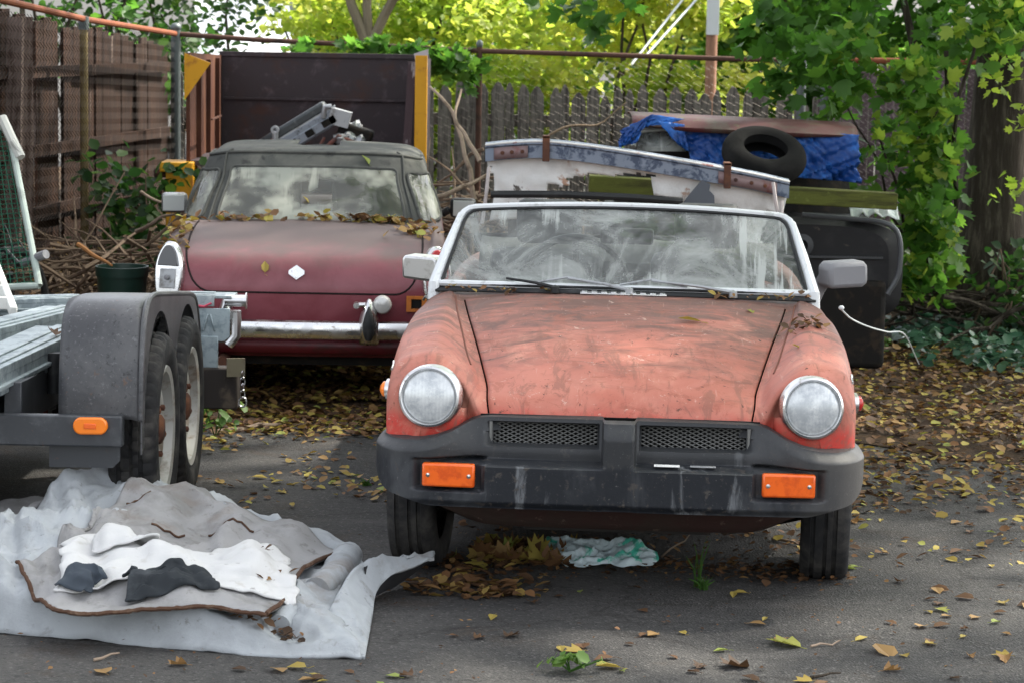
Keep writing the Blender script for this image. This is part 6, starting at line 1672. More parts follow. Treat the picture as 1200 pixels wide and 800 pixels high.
# settled cloth shapes as plain numbers: for each cloth the origin in metres, then rows of x, y, z in millimetres
DRAPED = {}
DRAPED['towel'] = ((-1.404, 7.359, 0.094), [
  [68,0,63,98,3,67,121,13,54,148,22,56,171,33,71,199,26,66,192,38,72,215,32,76,234,33,96,261,35,98,288,35,100,316,37,106,344,37,105,370,38,105,399,43,109,426,46,120,448,48,102,473,56,98,490,53,80,513,57,84,540,62,77,567,65,68,594,69,65,619,72,52,639,73,61,662,76,51,686,84,35,716,82,35,741,90,25,753,102,0,773,97,13],
  [63,25,63,92,27,75,120,31,73,145,43,65,165,41,61,192,42,64,212,55,65,213,60,84,241,59,92,268,58,89,292,55,98,314,54,91,341,57,99,366,64,103,392,66,118,417,71,110,443,75,102,464,77,86,491,79,76,516,84,80,540,87,79,560,86,71,587,92,67,612,96,64,637,100,59,664,102,57,692,103,52,712,107,33,738,111,39,746,123,18,773,123,23],
  [69,52,65,90,50,81,116,50,82,143,56,84,166,65,70,182,66,71,201,77,65,219,76,87,238,87,93,264,83,100,291,80,106,312,80,90,332,82,101,362,87,107,387,91,121,413,97,110,438,100,98,460,103,84,484,104,75,510,109,77,537,113,82,563,112,71,587,115,77,610,121,70,635,124,70,661,128,62,689,129,57,709,133,38,730,136,31,754,145,34,768,139,24],
  [73,75,73,96,71,83,115,63,104,130,79,88,159,79,91,183,88,82,200,99,79,217,94,103,242,102,101,259,107,99,286,107,100,313,104,97,338,105,96,359,108,113,389,113,116,414,117,117,436,123,101,459,122,90,476,125,70,502,124,59,530,126,65,556,130,75,584,137,73,608,144,68,633,147,73,658,151,68,676,153,51,703,150,38,728,161,39,750,167,29,779,166,37],
  [76,97,84,93,89,101,111,82,121,134,92,107,153,104,88,178,110,93,191,116,99,213,116,117,240,120,115,263,127,103,287,128,99,313,129,93,338,130,103,364,133,108,389,136,123,417,138,130,443,139,121,466,140,108,483,144,87,496,148,60,525,149,58,553,152,63,579,160,67,605,167,72,630,171,85,656,175,77,674,177,57,696,178,40,724,184,38,753,190,45,779,194,35],
  [70,120,97,93,114,109,108,110,123,127,120,102,152,130,93,174,129,87,194,135,93,212,142,110,235,143,99,259,149,94,287,155,96,310,154,98,336,155,101,361,156,101,387,160,115,414,162,122,440,164,115,459,164,93,477,166,77,495,171,60,523,175,58,551,176,68,574,180,60,600,185,68,624,194,76,650,199,67,670,201,52,691,203,43,717,206,33,743,209,29,764,211,40],
  [59,133,113,84,137,116,105,138,116,129,145,105,154,149,97,164,150,85,189,156,87,214,162,94,238,168,92,265,172,84,284,179,86,309,181,97,329,179,103,352,181,101,378,183,101,406,186,108,433,186,98,458,190,87,478,194,73,497,196,60,521,196,76,545,202,59,569,198,69,590,204,55,616,210,58,641,214,47,663,219,48,688,227,51,707,231,32,732,232,31,760,235,36],
  [65,157,110,77,159,128,104,165,121,126,167,106,149,173,98,160,175,88,184,181,88,210,187,93,237,193,90,261,197,86,289,198,81,302,199,98,327,201,89,351,207,93,378,210,94,405,212,103,432,208,112,456,214,101,476,219,81,502,222,66,528,218,74,546,222,77,565,222,72,589,229,67,615,229,66,641,232,57,660,244,46,687,248,41,708,257,37,731,254,45,759,259,43],
  [63,179,115,77,186,139,103,189,139,126,190,123,147,191,107,162,203,87,183,203,102,208,204,115,233,211,107,255,218,91,281,222,92,307,227,92,332,227,101,357,233,101,376,224,118,402,225,127,431,228,132,454,234,120,474,240,99,494,244,77,519,239,86,545,238,95,570,237,90,595,231,94,621,232,92,646,240,83,656,258,65,681,266,55,710,270,55,737,271,64,763,276,58],
  [59,205,107,78,208,124,99,213,131,117,211,111,139,214,97,164,224,96,187,227,91,207,230,111,231,234,113,250,241,97,277,246,102,304,253,98,323,248,115,349,254,113,371,249,127,398,251,122,426,254,129,444,256,108,465,263,92,491,262,97,518,263,95,543,264,100,569,262,95,595,257,97,620,256,104,643,261,91,663,275,84,681,280,76,704,284,60,730,292,61,753,300,58],
  [50,230,95,68,232,119,96,235,120,121,237,106,133,238,85,159,240,77,183,247,87,209,252,98,232,256,112,251,265,107,278,272,104,302,278,104,316,268,123,339,270,129,365,273,128,392,271,131,418,277,119,443,281,108,469,284,97,491,279,83,519,282,77,542,283,83,568,283,90,591,284,98,615,284,104,643,285,106,661,296,92,686,296,82,690,307,64,716,312,57,740,322,48],
  [46,250,104,70,258,117,92,261,124,112,263,106,135,262,94,157,265,78,183,272,85,204,273,103,231,279,108,255,280,116,274,290,119,301,299,119,316,289,140,342,290,144,367,294,146,395,300,140,408,302,117,432,304,102,457,304,88,484,303,84,513,302,82,542,300,86,566,299,100,590,305,112,614,307,118,640,306,125,662,311,112,674,315,90,699,321,79,719,337,67,731,348,48],
  [49,277,106,63,279,129,89,284,128,107,281,108,130,286,93,156,289,87,180,291,93,195,290,117,219,291,129,244,297,131,274,305,131,300,305,143,320,313,157,342,315,152,368,320,147,386,321,130,412,323,136,429,329,112,452,317,113,479,317,106,508,317,99,538,318,94,561,323,104,583,324,123,608,326,138,635,331,136,655,335,118,674,339,100,698,346,88,725,360,80,745,370,62],
  [35,300,109,56,297,112,83,299,108,107,306,109,128,310,91,155,309,94,172,313,104,194,315,116,217,316,131,246,322,124,275,331,125,291,324,139,313,336,161,340,333,153,363,333,141,383,328,119,408,341,122,432,338,108,452,328,92,481,332,82,510,332,74,537,341,80,561,345,90,583,347,108,604,350,132,630,354,127,654,361,117,673,362,102,684,367,78,707,366,62,729,371,59],
  [30,326,99,54,325,110,79,324,112,99,326,98,126,332,101,150,332,92,166,331,114,193,336,118,221,342,123,249,344,138,273,348,125,290,345,127,298,345,135,325,349,140,348,346,124,377,348,112,403,349,98,431,351,87,459,354,78,487,356,71,515,359,76,526,364,80,551,367,90,578,371,95,600,374,117,627,379,120,651,382,113,669,381,94,682,389,80,703,390,64,721,391,42],
  [23,334,117,49,346,111,77,351,115,100,351,98,123,352,87,148,357,98,162,354,122,188,359,129,213,357,142,237,362,136,264,367,134,276,351,116,291,367,131,318,369,123,346,367,107,373,372,103,401,373,101,424,378,84,455,378,74,484,382,69,511,385,72,520,375,95,545,382,106,572,393,112,595,398,122,621,405,116,644,404,105,662,402,88,682,414,76,694,411,53,721,415,52],
  [28,361,111,52,366,130,76,371,128,93,376,106,119,376,98,140,376,118,164,382,131,182,379,143,209,379,145,233,380,147,250,376,126,272,372,108,298,383,114,320,385,104,349,390,116,376,397,111,403,394,115,418,388,98,440,402,85,473,401,79,498,406,80,524,403,90,548,408,101,566,414,123,593,420,127,617,425,115,633,426,95,655,426,84,671,430,62,694,435,50,710,425,53],
  [36,380,108,53,387,131,76,391,147,94,398,125,115,400,112,138,400,129,153,398,154,176,397,167,205,399,158,221,399,137,247,401,124,270,400,107,296,402,100,324,409,103,348,414,118,378,416,124,399,416,108,414,412,96,436,414,106,466,419,98,495,426,86,521,429,93,542,432,109,571,440,117,593,446,136,619,448,127,631,451,104,651,451,83,671,454,64,698,445,67,727,438,60],
  [31,404,107,56,410,119,70,417,144,93,422,131,114,427,110,136,428,128,156,424,153,174,424,174,199,424,156,216,424,131,241,425,114,266,425,102,293,425,93,320,423,95,349,426,102,372,438,112,389,438,98,413,438,99,435,436,89,464,442,85,490,451,93,515,455,101,541,458,104,566,466,122,591,472,133,619,474,129,638,474,112,652,478,87,676,478,74,703,472,70,728,466,56],
  [16,423,113,43,428,128,67,441,134,81,436,112,106,451,116,128,451,134,150,450,150,174,450,159,199,450,141,217,449,119,237,449,100,262,450,90,288,451,98,317,447,93,346,444,90,368,452,92,392,462,101,419,463,96,439,459,75,466,466,74,491,474,82,511,481,100,540,478,93,566,475,95,591,481,105,617,488,106,637,491,95,657,504,93,677,505,76,701,497,62,718,492,49],
  [7,444,104,32,448,125,53,450,117,77,459,118,101,475,117,124,474,134,149,472,141,175,474,144,199,474,122,217,474,104,234,473,82,260,474,83,282,475,93,311,471,98,340,468,91,369,468,83,396,473,79,416,476,77,444,483,72,469,489,64,486,498,82,507,505,92,533,500,84,559,501,92,587,500,90,613,511,91,632,519,97,658,526,100,675,531,81,699,521,65,720,517,46],
  [0,467,98,23,470,113,47,471,126,71,480,131,97,495,132,120,501,129,146,497,129,173,496,127,204,501,118,218,499,95,236,497,79,258,499,79,279,498,100,307,496,99,335,494,93,364,494,85,391,498,80,416,501,70,442,504,55,468,515,59,477,524,85,505,530,86,526,528,79,553,524,74,581,526,83,606,535,94,632,547,102,656,553,97,678,554,86,695,547,61,722,540,54],
])
DRAPED['garment'] = ((-1.185, 7.241, 0.130), [
  [41,2,13,50,0,21,72,9,18,90,14,8,103,22,18,121,21,15,139,20,18,159,18,14,181,22,16,198,31,18,214,42,13,221,39,17,239,41,22,256,42,22,278,52,26,289,68,28,304,65,27,322,72,20,333,82,24,346,80,22,363,87,26,382,92,28],
  [27,11,11,46,5,8,64,15,8,82,24,18,100,34,23,119,39,20,138,37,19,161,34,19,179,33,22,193,42,15,205,56,21,221,50,32,230,55,20,250,55,17,265,62,33,281,69,28,296,73,18,309,81,26,322,90,25,341,98,22,361,98,26,378,109,23],
  [31,28,7,48,23,9,70,28,17,80,32,36,99,36,44,118,40,40,134,45,28,152,48,14,173,50,21,190,59,22,204,57,38,219,51,47,233,59,38,246,66,33,264,69,38,282,74,39,288,86,28,306,90,34,321,86,45,339,96,41,350,112,30,369,119,30],
  [30,42,9,49,42,10,65,44,20,77,50,38,95,53,45,115,56,40,132,56,28,149,61,20,166,64,27,181,67,36,194,62,50,213,65,58,227,73,49,243,82,43,261,80,52,279,87,51,283,99,40,299,101,47,317,97,59,335,105,57,346,121,43,360,131,40],
  [31,56,23,46,58,19,64,53,6,76,60,21,94,61,27,114,61,20,131,68,18,149,79,19,166,82,26,174,79,43,188,80,49,208,82,53,221,90,49,239,94,56,255,97,51,271,104,55,277,117,43,296,120,40,312,116,54,330,123,55,339,135,37,356,146,42],
  [34,74,20,40,69,6,58,69,3,74,67,12,93,73,14,114,77,17,130,85,20,147,96,19,165,100,28,179,95,39,185,90,56,203,98,54,216,104,59,232,106,51,246,109,61,262,118,56,271,135,47,289,140,42,305,132,54,323,141,49,337,152,38,354,161,33],
  [33,76,3,41,76,3,56,79,15,72,72,21,88,72,31,108,80,31,125,94,25,137,101,33,154,98,42,166,100,54,180,105,65,199,108,71,210,117,61,229,117,64,246,125,68,263,122,74,279,129,63,286,145,59,303,143,66,321,150,62,327,163,46,346,171,43],
  [40,88,8,45,90,4,68,85,8,69,82,31,84,78,44,106,83,47,115,97,37,131,111,41,149,115,46,165,117,59,177,119,73,196,122,80,208,125,67,223,133,70,239,133,81,259,135,85,268,143,70,285,153,69,301,156,78,318,163,73,326,174,59,339,185,47],
  [35,95,13,41,104,0,64,100,3,77,95,19,89,95,35,105,95,47,112,113,39,128,127,38,146,134,44,163,132,54,174,125,68,190,136,69,206,137,78,217,149,69,231,144,78,250,151,76,262,160,63,279,167,58,294,170,71,311,179,71,320,190,56,338,202,57],
  [44,99,25,55,110,14,67,107,19,65,93,33,81,90,43,96,95,55,110,110,59,124,119,52,142,123,59,160,124,69,176,123,79,194,130,86,197,148,82,216,154,86,234,150,95,254,153,94,264,165,80,275,179,72,289,180,87,305,190,85,314,198,67,329,208,60],
  [31,111,17,44,115,7,56,124,19,66,114,33,77,107,49,89,111,55,105,123,53,124,136,53,139,139,63,156,140,65,168,138,80,183,143,92,194,159,89,211,171,90,231,167,92,246,168,91,253,176,71,266,187,65,279,194,76,295,204,71,307,216,63,325,225,59],
  [19,105,7,31,119,13,44,117,26,57,107,41,70,101,57,87,106,66,102,120,64,116,137,63,131,145,70,147,142,82,160,139,96,177,142,105,193,153,101,211,161,100,227,169,103,243,176,98,249,185,79,260,193,76,272,207,83,287,218,76,296,225,57,313,236,63],
  [7,116,12,16,122,24,35,119,38,49,112,49,62,110,66,78,116,76,97,126,77,107,140,80,125,150,82,141,151,88,154,151,102,172,154,110,189,161,104,204,170,103,220,179,108,234,190,100,237,199,83,251,206,70,261,219,82,277,230,73,290,234,55,306,246,47],
  [0,127,22,13,139,18,30,135,35,50,128,44,68,124,54,82,134,66,88,146,81,102,160,81,119,170,85,139,169,83,155,163,86,172,167,95,186,168,97,194,185,99,208,189,99,219,200,89,222,209,75,236,215,62,256,222,65,276,225,56,288,238,40,298,255,33],
])
DRAPED['small'] = ((-1.343, 7.358, 0.145), [
  [107,9,16,120,21,0,123,36,13,124,35,32,120,40,29,116,41,24,125,38,25,136,40,43,153,46,38,159,27,44],
  [94,15,15,112,23,13,110,31,29,118,29,38,124,40,40,106,45,40,122,54,30,136,50,36,144,37,51,161,41,53],
  [94,1,13,101,18,24,99,20,34,103,22,45,113,35,56,116,52,56,113,58,45,124,54,50,131,41,67,148,54,62],
  [78,3,13,79,18,22,82,25,40,93,23,49,94,43,58,111,50,66,110,64,55,130,68,59,130,62,68,141,73,67],
  [59,0,18,63,8,31,69,12,49,82,19,63,88,40,61,94,57,69,104,71,56,115,78,69,120,69,81,135,78,72],
  [39,1,24,49,12,39,58,23,47,65,30,65,76,47,57,87,60,67,92,76,61,102,91,73,116,89,84,124,90,65],
  [25,11,35,33,26,37,46,35,42,51,44,55,62,62,58,68,67,68,77,88,62,92,98,65,107,107,79,113,105,58],
  [13,23,27,19,36,42,29,48,42,34,52,60,48,65,72,62,69,85,71,90,80,81,108,74,98,123,72,109,114,58],
  [0,34,21,11,49,29,25,62,36,29,69,55,36,79,73,52,86,78,59,103,81,73,113,68,87,121,55,102,106,47],
])
DRAPED['cloth'] = ((-1.290, 7.674, 0.192), [
  [10,14,21,27,6,10,48,0,19,71,1,27,83,16,38,103,6,40,125,0,45,145,8,55,167,8,61,179,15,70,201,16,73,225,25,72],
  [13,32,7,34,26,13,45,18,32,63,19,39,86,26,36,101,23,47,123,21,54,146,23,46,160,26,61,181,31,53,200,39,66,218,33,53],
  [9,43,18,32,43,27,37,31,47,57,29,56,80,34,52,102,38,60,125,36,72,139,37,53,152,47,69,176,52,61,199,60,58,209,52,41],
  [9,62,23,30,63,35,40,53,53,60,45,63,79,56,54,102,56,57,121,57,60,138,57,42,150,64,51,168,54,40,188,67,39,206,70,26],
  [2,72,31,19,71,48,34,68,67,56,65,72,78,65,71,101,69,73,121,74,72,134,78,47,149,85,43,162,74,29,182,84,30,203,83,24],
  [3,95,36,20,87,50,32,83,72,53,82,84,75,86,80,100,89,82,123,92,80,134,88,55,155,96,46,166,93,25,176,97,30,198,101,23],
  [7,101,35,26,107,45,37,105,68,53,102,86,71,106,81,94,109,71,119,112,72,122,104,45,141,105,32,156,101,14,174,111,13,191,114,5],
  [0,119,42,19,119,56,27,125,79,49,126,86,73,122,79,94,125,76,117,134,70,126,126,47,146,129,35,147,123,15,167,132,21,185,135,7],
  [5,132,35,21,140,48,33,143,65,56,140,68,74,135,62,96,129,65,101,138,54,110,133,29,132,133,20,143,141,0,165,143,2,185,159,4],
])
def draped(k):
    """shape of a cloth that was let fall on the heap"""
    o, rows = DRAPED[k]
    return np.array(rows, float).reshape(len(rows), -1, 3) / 1000 + np.array(o)

# ------------------------------------------------------------------ heap of carpet, cloths and the plastic bag
def curve(pts, n):
    """photo pixels with a height each -> real points on a smooth curve"""
    P_ = np.array([gnd(x, y, z) for x, y, z in pts]); P_[:, 2] = [p[2] for p in pts]
    q = cr1(P_, 12); t = np.concatenate([[0], np.cumsum(np.linalg.norm(np.diff(q, axis=0), axis=1))]); t /= t[-1]
    s = np.linspace(0, 1, n)
    return np.stack([np.interp(s, t, q[:, k]) for k in range(3)], 1)
def coons(front, back, left, right, nu=60, nv=44):
    F_, B_, L_, R_ = curve(front, nu), curve(back, nu), curve(left, nv), curve(right, nv)
    u = np.linspace(0, 1, nu)[None, :, None]; v = np.linspace(0, 1, nv)[:, None, None]
    P_ = (1 - v) * F_[None] + v * B_[None] + (1 - u) * L_[:, None] + u * R_[:, None]
    P_ -= (1 - u) * (1 - v) * F_[0] + u * (1 - v) * F_[-1] + (1 - u) * v * B_[0] + u * v * B_[-1]
    return P_
LAYERS = []
def over(Q, gap):
    """lift a sheet so that it lies on the sheets below it"""
    for S_ in LAYERS:
        W_ = S_.reshape(-1, 3)
        for i in range(Q.shape[0]):
            d = (W_[None, :, 0] - Q[i, :, None, 0]) ** 2 + (W_[None, :, 1] - Q[i, :, None, 1]) ** 2
            k = d.argmin(1); near = d[np.arange(len(k)), k] < .0012
            Q[i, :, 2] = np.where(near, np.maximum(Q[i, :, 2], W_[k, 2] + gap), Q[i, :, 2])
    return Q
def wrinkle(P_, amp, sc, seed, edge=.12, ridge=True, bump=None, gap=None, aniso=(1, 1), rot=.5):
    nv, nu = P_.shape[:2]; Q = P_.copy(); ca, sa = math.cos(rot), math.sin(rot)
    for i in range(nv):
        for j in range(nu):
            u, v = j / (nu - 1), i / (nv - 1)
            e = max(0, min(1, u / edge, (1 - u) / edge, v / edge, (1 - v) / edge))
            X_, Y_ = P_[i, j, 0], P_[i, j, 1]
            x, y = (X_ * ca + Y_ * sa) * sc * aniso[0], (-X_ * sa + Y_ * ca) * sc * aniso[1]
            wx = mnoise.noise((x * .7, y * .7, seed + 20)) * .8; wy = mnoise.noise((x * .7, y * .7, seed + 30)) * .8
            n1 = 1 - abs(mnoise.noise((x + wx, y + wy, seed))) * 2.2
            n2 = 1 - abs(mnoise.noise((x * 2.1 + wy, y * 2.1 + wx, seed + 3))) * 2.2
            n3 = mnoise.noise((x * 5.5, y * 5.5, seed + 6))
            h = max(0, n1) ** 2.2 * 1.0 + max(0, n2) ** 2 * .38 + n3 * .22 - .30
            Q[i, j, 2] += amp * h * (.2 + .8 * e) + (bump(u, v) if bump else 0)
            s_ = amp * .5 * e
            Q[i, j, 0] += s_ * mnoise.noise((x * 2.0, y * 2.0, seed + 40)); Q[i, j, 1] += s_ * mnoise.noise((x * 2.0, y * 2.0, seed + 50))
            Q[i, j, 2] = max(Q[i, j, 2], .006)
    if gap is not None:
        Q = over(Q, gap)
        for _ in range(3):
            Z = Q[:, :, 2]; Zp = np.pad(Z, 1, mode='edge')
            Zs = (Zp[:-2, 1:-1] + Zp[2:, 1:-1] + Zp[1:-1, :-2] + Zp[1:-1, 2:]) / 4
            Q[:, :, 2] = np.maximum(Z * .35 + Zs * .65, Z - .006)
    LAYERS.append(Q)
    return Q
def carpet_mat(name, c1, c2, c3, sc=5, bs=180, st=.5):
    return mat(name, c1, .95, layers=[(c2, sc, .42, .64), (c3, sc * 3.3, .56, .72, (1, 1, 1), .75), ((.16, .11, .075), 2.6, .58, .72, (1, 1, 1), .42), ((.11, .10, .09), 30, .62, .70, (1, 1, 1), .5)], bump=(bs, st, .004), spec=.15)
CARPW = carpet_mat('pale_carpet_backing', (.35, .372, .388), (.28, .297, .308), (.19, .19, .185), 4, 120)
CARPG = carpet_mat('grey_carpet_pile', (.29, .288, .288), (.22, .218, .216), (.16, .155, .15), 6, 230, .9)
JUTE = mat('brown_jute_edge', (.075, .042, .028), .95, layers=[((.15, .10, .07), 22, .5, .7)])
TOWEL = carpet_mat('white_towel', (.50, .50, .495), (.52, .52, .515), (.40, .385, .36), 5, 150, .5)
DARKG = mat('dark_grey_cloth', (.028, .032, .036), .9, layers=[((.06, .066, .072), 8, .5, .7)])
def sst1(a, b, x):
    t = min(1, max(0, (x - a) / (b - a))); return t * t * (3 - 2 * t)
def sheet_obj(name, Q, mats, label, cat, thick=.010, extra=None):
    m = MB(); m.grid(Q)
    b = Q.reshape(-1, 3).mean(0); b[2] = 0
    if extra is None:
        return single(name, m, mats, b, label, cat, 'carpet and cloths heaped on the asphalt', smooth=75, solid=thick)
    t = thing(name, b, label, cat, 'carpet and cloths heaped on the asphalt')
    m.build('sheet', mats, t, world=True, smooth=75, solid=thick)
    for nm, mb_, mt_ in extra: mb_.build(nm, mt_, t, world=True)
    return t
# big pale carpet turned backing side up
front = [(-70, 738, .0), (60, 748, .0), (150, 757, .0), (240, 765, .0), (330, 770, .0), (424, 772, .0)]
back = [(-70, 652, .10), (-10, 640, .11), (60, 600, .13), (110, 572, .15), (150, 562, .16), (195, 578, .13), (290, 610, .10), (400, 640, .08), (428, 664, .06)]
P_ = coons(front, back, [(-70, 738, 0), (-70, 700, .08), (-70, 652, .10)], [(424, 772, 0), (402, 735, .02), (398, 700, .05), (428, 664, .06)], 130, 110)
def bump1(u, v):
    f = (.115 + .030 * fnoise(u * 13, 2.0) + .02 * fnoise(u * 31, 7.0)) * sst1(0, .04, v) * (1 - .35 * sst1(.12, .34, v)) * (1 - .75 * sst1(.60, .86, u))
    f += .060 * math.exp(-((u - .76 - .10 * v) / .038) ** 2) * sst1(.02, .2, v)            # the roll at the right
    f -= .02 * math.exp(-((u - .66) / .05) ** 2) * sst1(.05, .2, v) * (1 - sst1(.5, .8, v))
    return f * (1 - sst1(.85, 1.0, v) * .6)
Q1 = wrinkle(wrinkle(P_, .075, 2.3, 3.0, bump=bump1), .014, 8, 4.0)
LAYERS[:] = LAYERS[-1:]
rolls = []
for pth, r0 in (([(408, 652, .07), (392, 676, .075), (372, 694, .07)], .050), ([(350, 702, .072), (338, 718, .070), (326, 732, .055)], .036)):
    m = MB(); q = cr1(np.array([np.append(gnd(x, y, z)[:2], z) for x, y, z in pth]), 8)
    m.tube([tuple(p + .010 * np.array([fnoise(p[0] * 20, p[1] * 20), 0, fnoise(p[0] * 14, p[1] * 14, 5)])) for p in q], [r0 * (.82 + .25 * math.sin(math.pi * (.15 + .7 * k / (len(q) - 1)))) for k in range(len(q))], 16); rolls.append(('rolled_edge', m, CARPW))
sheet_obj('carpet', Q1, CARPW, 'large pale carpet lying backing side up with a thick rolled front fold', 'carpet', .012, rolls)
# grey carpet piece on top, with brown frayed edge
front = [(20, 684, .12), (72, 715, .125), (165, 716, .125), (245, 713, .125), (312, 722, .115)]
back = [(98, 640, .15), (135, 604, .17), (215, 592, .165), (300, 618, .13), (400, 644, .10)]
P_ = coons(front, back, [(20, 684, .12), (55, 662, .14), (98, 640, .15)], [(312, 722, .115), (336, 700, .11), (356, 668, .11), (400, 644, .10)], 80, 60)
Q2 = wrinkle(wrinkle(P_, .050, 3.2, 8.0, gap=.016), .012, 9, 9.0)
m = MB(); m.tube([tuple(p + np.array([.004 * fnoise(k * .9, 1), -.003 + .005 * fnoise(k * .7, 5), -.003 + .004 * fnoise(k * 1.3, 9)])) for k, p in enumerate(Q2[0])], [.0065 + .003 * fnoise(k * .8, 3) for k in range(len(Q2[0]))], 6); m.tube([tuple(p) for p in Q2[::2, -1]], .007, 6)
tears = []
for i0, j0, n_ in ((38, 40, 9), (44, 52, 12), (30, 60, 8), (50, 30, 7)):
    m2 = MB(); tears.append(('tear', m2, JUTE)); m2.tube([tuple(Q2[min(59, i0 + (k // 4)), j0 + k] + np.array([0, 0, .004])) for k in range(n_)], .004, 5)
sheet_obj('carpet', Q2, CARPG, 'grey pile carpet piece with a frayed brown front edge lying on the pale carpet', 'carpet', .012, [('frayed_edge', m, JUTE)] + tears)
# second grey piece at the left edge, curled
front = [(-70, 648, .08), (0, 634, .09), (44, 618, .10), (72, 598, .12)]
back = [(-70, 600, .12), (0, 590, .12), (46, 582, .13), (74, 574, .15), (96, 560, .19)]
P_ = coons(front, back, [(-70, 648, .08), (-70, 622, .13), (-70, 600, .12)], [(72, 598, .12), (88, 584, .15), (96, 560, .19)], 50, 30)
sheet_obj('carpet', wrinkle(P_, .035, 4, 5.0, gap=.014), CARPG, 'small grey carpet piece with a curled tip under the trailer edge', 'carpet', .014)
# right flap rising to a tip by the wheel
front = [(428, 771, .0), (436, 726, .01), (442, 692, .05), (462, 672, .09), (488, 662, .105), (509, 653, .12)]
back = [(372, 752, .03), (390, 706, .08), (418, 664, .13), (446, 652, .14), (478, 652, .128), (509, 646, .125)]
P_ = coons(front, back, [(428, 771, .0), (400, 762, .015), (372, 752, .03)], [(509, 653, .12), (509, 649, .124), (509, 646, .125)], 70, 26)
Q5 = wrinkle(P_, .022, 5, 11.0)
P_ = coons([(434, 704, .0), (452, 694, .0), (476, 678, .03), (507, 655, .10)], [(426, 664, .125), (448, 655, .130), (478, 654, .120), (508, 649, .118)], [(434, 704, .0), (430, 684, .07), (426, 664, .125)], [(507, 655, .10), (507, 652, .11), (508, 649, .118)], 30, 14)
m = MB(); m.grid(wrinkle(P_, .006, 6, 13.0))
sheet_obj('carpet', Q5, CARPW, 'stiff pale carpet flap whose tip points at the orange car wheel', 'carpet', .011, [('under_flap_shade', m, mat('flap_shade_dark', (.03, .03, .032), .95))])  # dark sheet added as painted shade below the raised flap
# cloths dropped on the heap
def cloth_obj(k, name, m_, label, thick):
    Q = draped(k)
    if k == 'garment':
        c = Q.reshape(-1, 3).mean(0); Q[..., :2] = c[:2] + (Q[..., :2] - c[:2]) * np.array([.78, .72]) + np.array([.0, .045])
        Q = wrinkle(over(Q, .010), .024, 13, 33.0, edge=.03, aniso=(.4, 1.3), rot=.3)
    LAYERS.append(Q)
    o = sheet_obj(name, Q, m_, label, name, thick)
    q = o.modifiers.new('sub', 'SUBSURF'); q.levels = 1; q.render_levels = 1; o.modifiers.move(1, 0)
cloth_obj('towel', 'towel', TOWEL, 'white towel crumpled on top of the grey carpet', .005)
cloth_obj('cloth', 'cloth', TOWEL, 'small folded white cloth behind the dark garment', .005)
cloth_obj('garment', 'garment', DARKG, 'dark grey garment crumpled in the middle of the white towel', .005)
cloth_obj('small', 'garment', mat('slate_blue_cloth', (.045, .055, .068), .9, layers=[((.08, .09, .10), 8, .5, .7)]), 'small slate-blue cloth tucked beside the left end of the towel', .005)
# plastic bag below the orange car
def bagmat():
    m, t, b = nodes('pale_teal_plastic_bag'); v = tcoord(t)
    c = mixc(t, rng_(t, nz(t, v, 8, 5, .6, .8), .54, .60), (.52, .62, .64), (.06, .42, .30))
    c = mixc(t, rng_(t, nz(t, v, 20, 5), .62, .72, 0, .6), c, (.62, .66, .68))
    t.links.new(c, b.inputs['Base Color']); b.inputs['Roughness'].default_value = .3
    bumpn(t, b, nz(t, v, 45, 6, .7), .5, .01)
    return m
front = [(646, 650, .012), (672, 664, .012), (705, 662, .012), (735, 666, .012), (765, 662, .012)]
back = [(640, 630, .05), (680, 629, .075), (712, 634, .06), (735, 630, .085), (770, 646, .05)]
P_ = coons(front, back, [(646, 650, .012), (639, 640, .03), (640, 630, .05)], [(765, 662, .012), (772, 655, .03), (770, 646, .05)], 90, 50)
m = MB(); m.grid(wrinkle(wrinkle(P_, .026, 7, 41.0, edge=.05, gap=0), .010, 18, 43.0, edge=.03))
single('plastic_bag', m, bagmat(), gnd(705, 655), 'pale crumpled plastic bag with teal print under the orange car bumper', 'plastic bag', smooth=60, solid=.003)

# ------------------------------------------------------------------ fallen leaves
r_ = np.random.default_rng(123)
def scatter(n, xr, yr, dens, seed):
    r = np.random.default_rng(seed); out = []
    while len(out) < n:
        x, y = r.uniform(*xr), r.uniform(*yr)
        if r.random() < dens(x, y): out.append((x, y, gz(x, y) + .004 + .012 * r.random()))
    return np.array(out)
def clump(x, y, s, sc=1.5):
    return max(0, min(1, .5 + 1.1 * mnoise.noise((x * sc, y * sc, s))))
def litter(n, xr, yr, dens, seed, size=(.022, .062), lo=0, hi=1, pw=1.0, tmpl=L6, faces=F6, up=1.6):
    r = np.random.default_rng(seed + 1)
    P_ = scatter(n, xr, yr, dens, seed)
    sz = size[0] + (size[1] - size[0]) * r.random(len(P_)) ** 1.6
    o = leaves_mesh('leaf_litter', P_, sz, LITTER, lo + (hi - lo) * r.random(len(P_)) ** pw, curl=.9, up=up, seed=seed, tmpl=tmpl, faces=faces)
    return tag(o, kind='stuff')
litter(11000, (-1.7, .1), (10.4, 13.4), lambda x, y: sst1(10.6, 11.5, y + .35 * fnoise(x, y, 2, 2.0)) * (.45 + .55 * clump(x, y, 1)), 201, pw=1.2)
litter(700, (-1.35, .1), (9.4, 11.2), lambda x, y: clump(x, y, 4, 2.2) ** 2, 203, (.025, .055), .3)
litter(13000, (.95, 4.6), (9.0, 14.8), lambda x, y: sst1(9.3, 11.0, y + .6 * fnoise(x, y, 2, 1.6)) * (.35 + .65 * clump(x, y, 2)), 205, pw=1.3)
litter(1300, (.95, 3.2), (8.6, 11.0), lambda x, y: clump(x, y, 6, 1.6) ** 2.2 * max(.15, 1 - abs(y - 9.9)), 207, (.022, .05), .1)
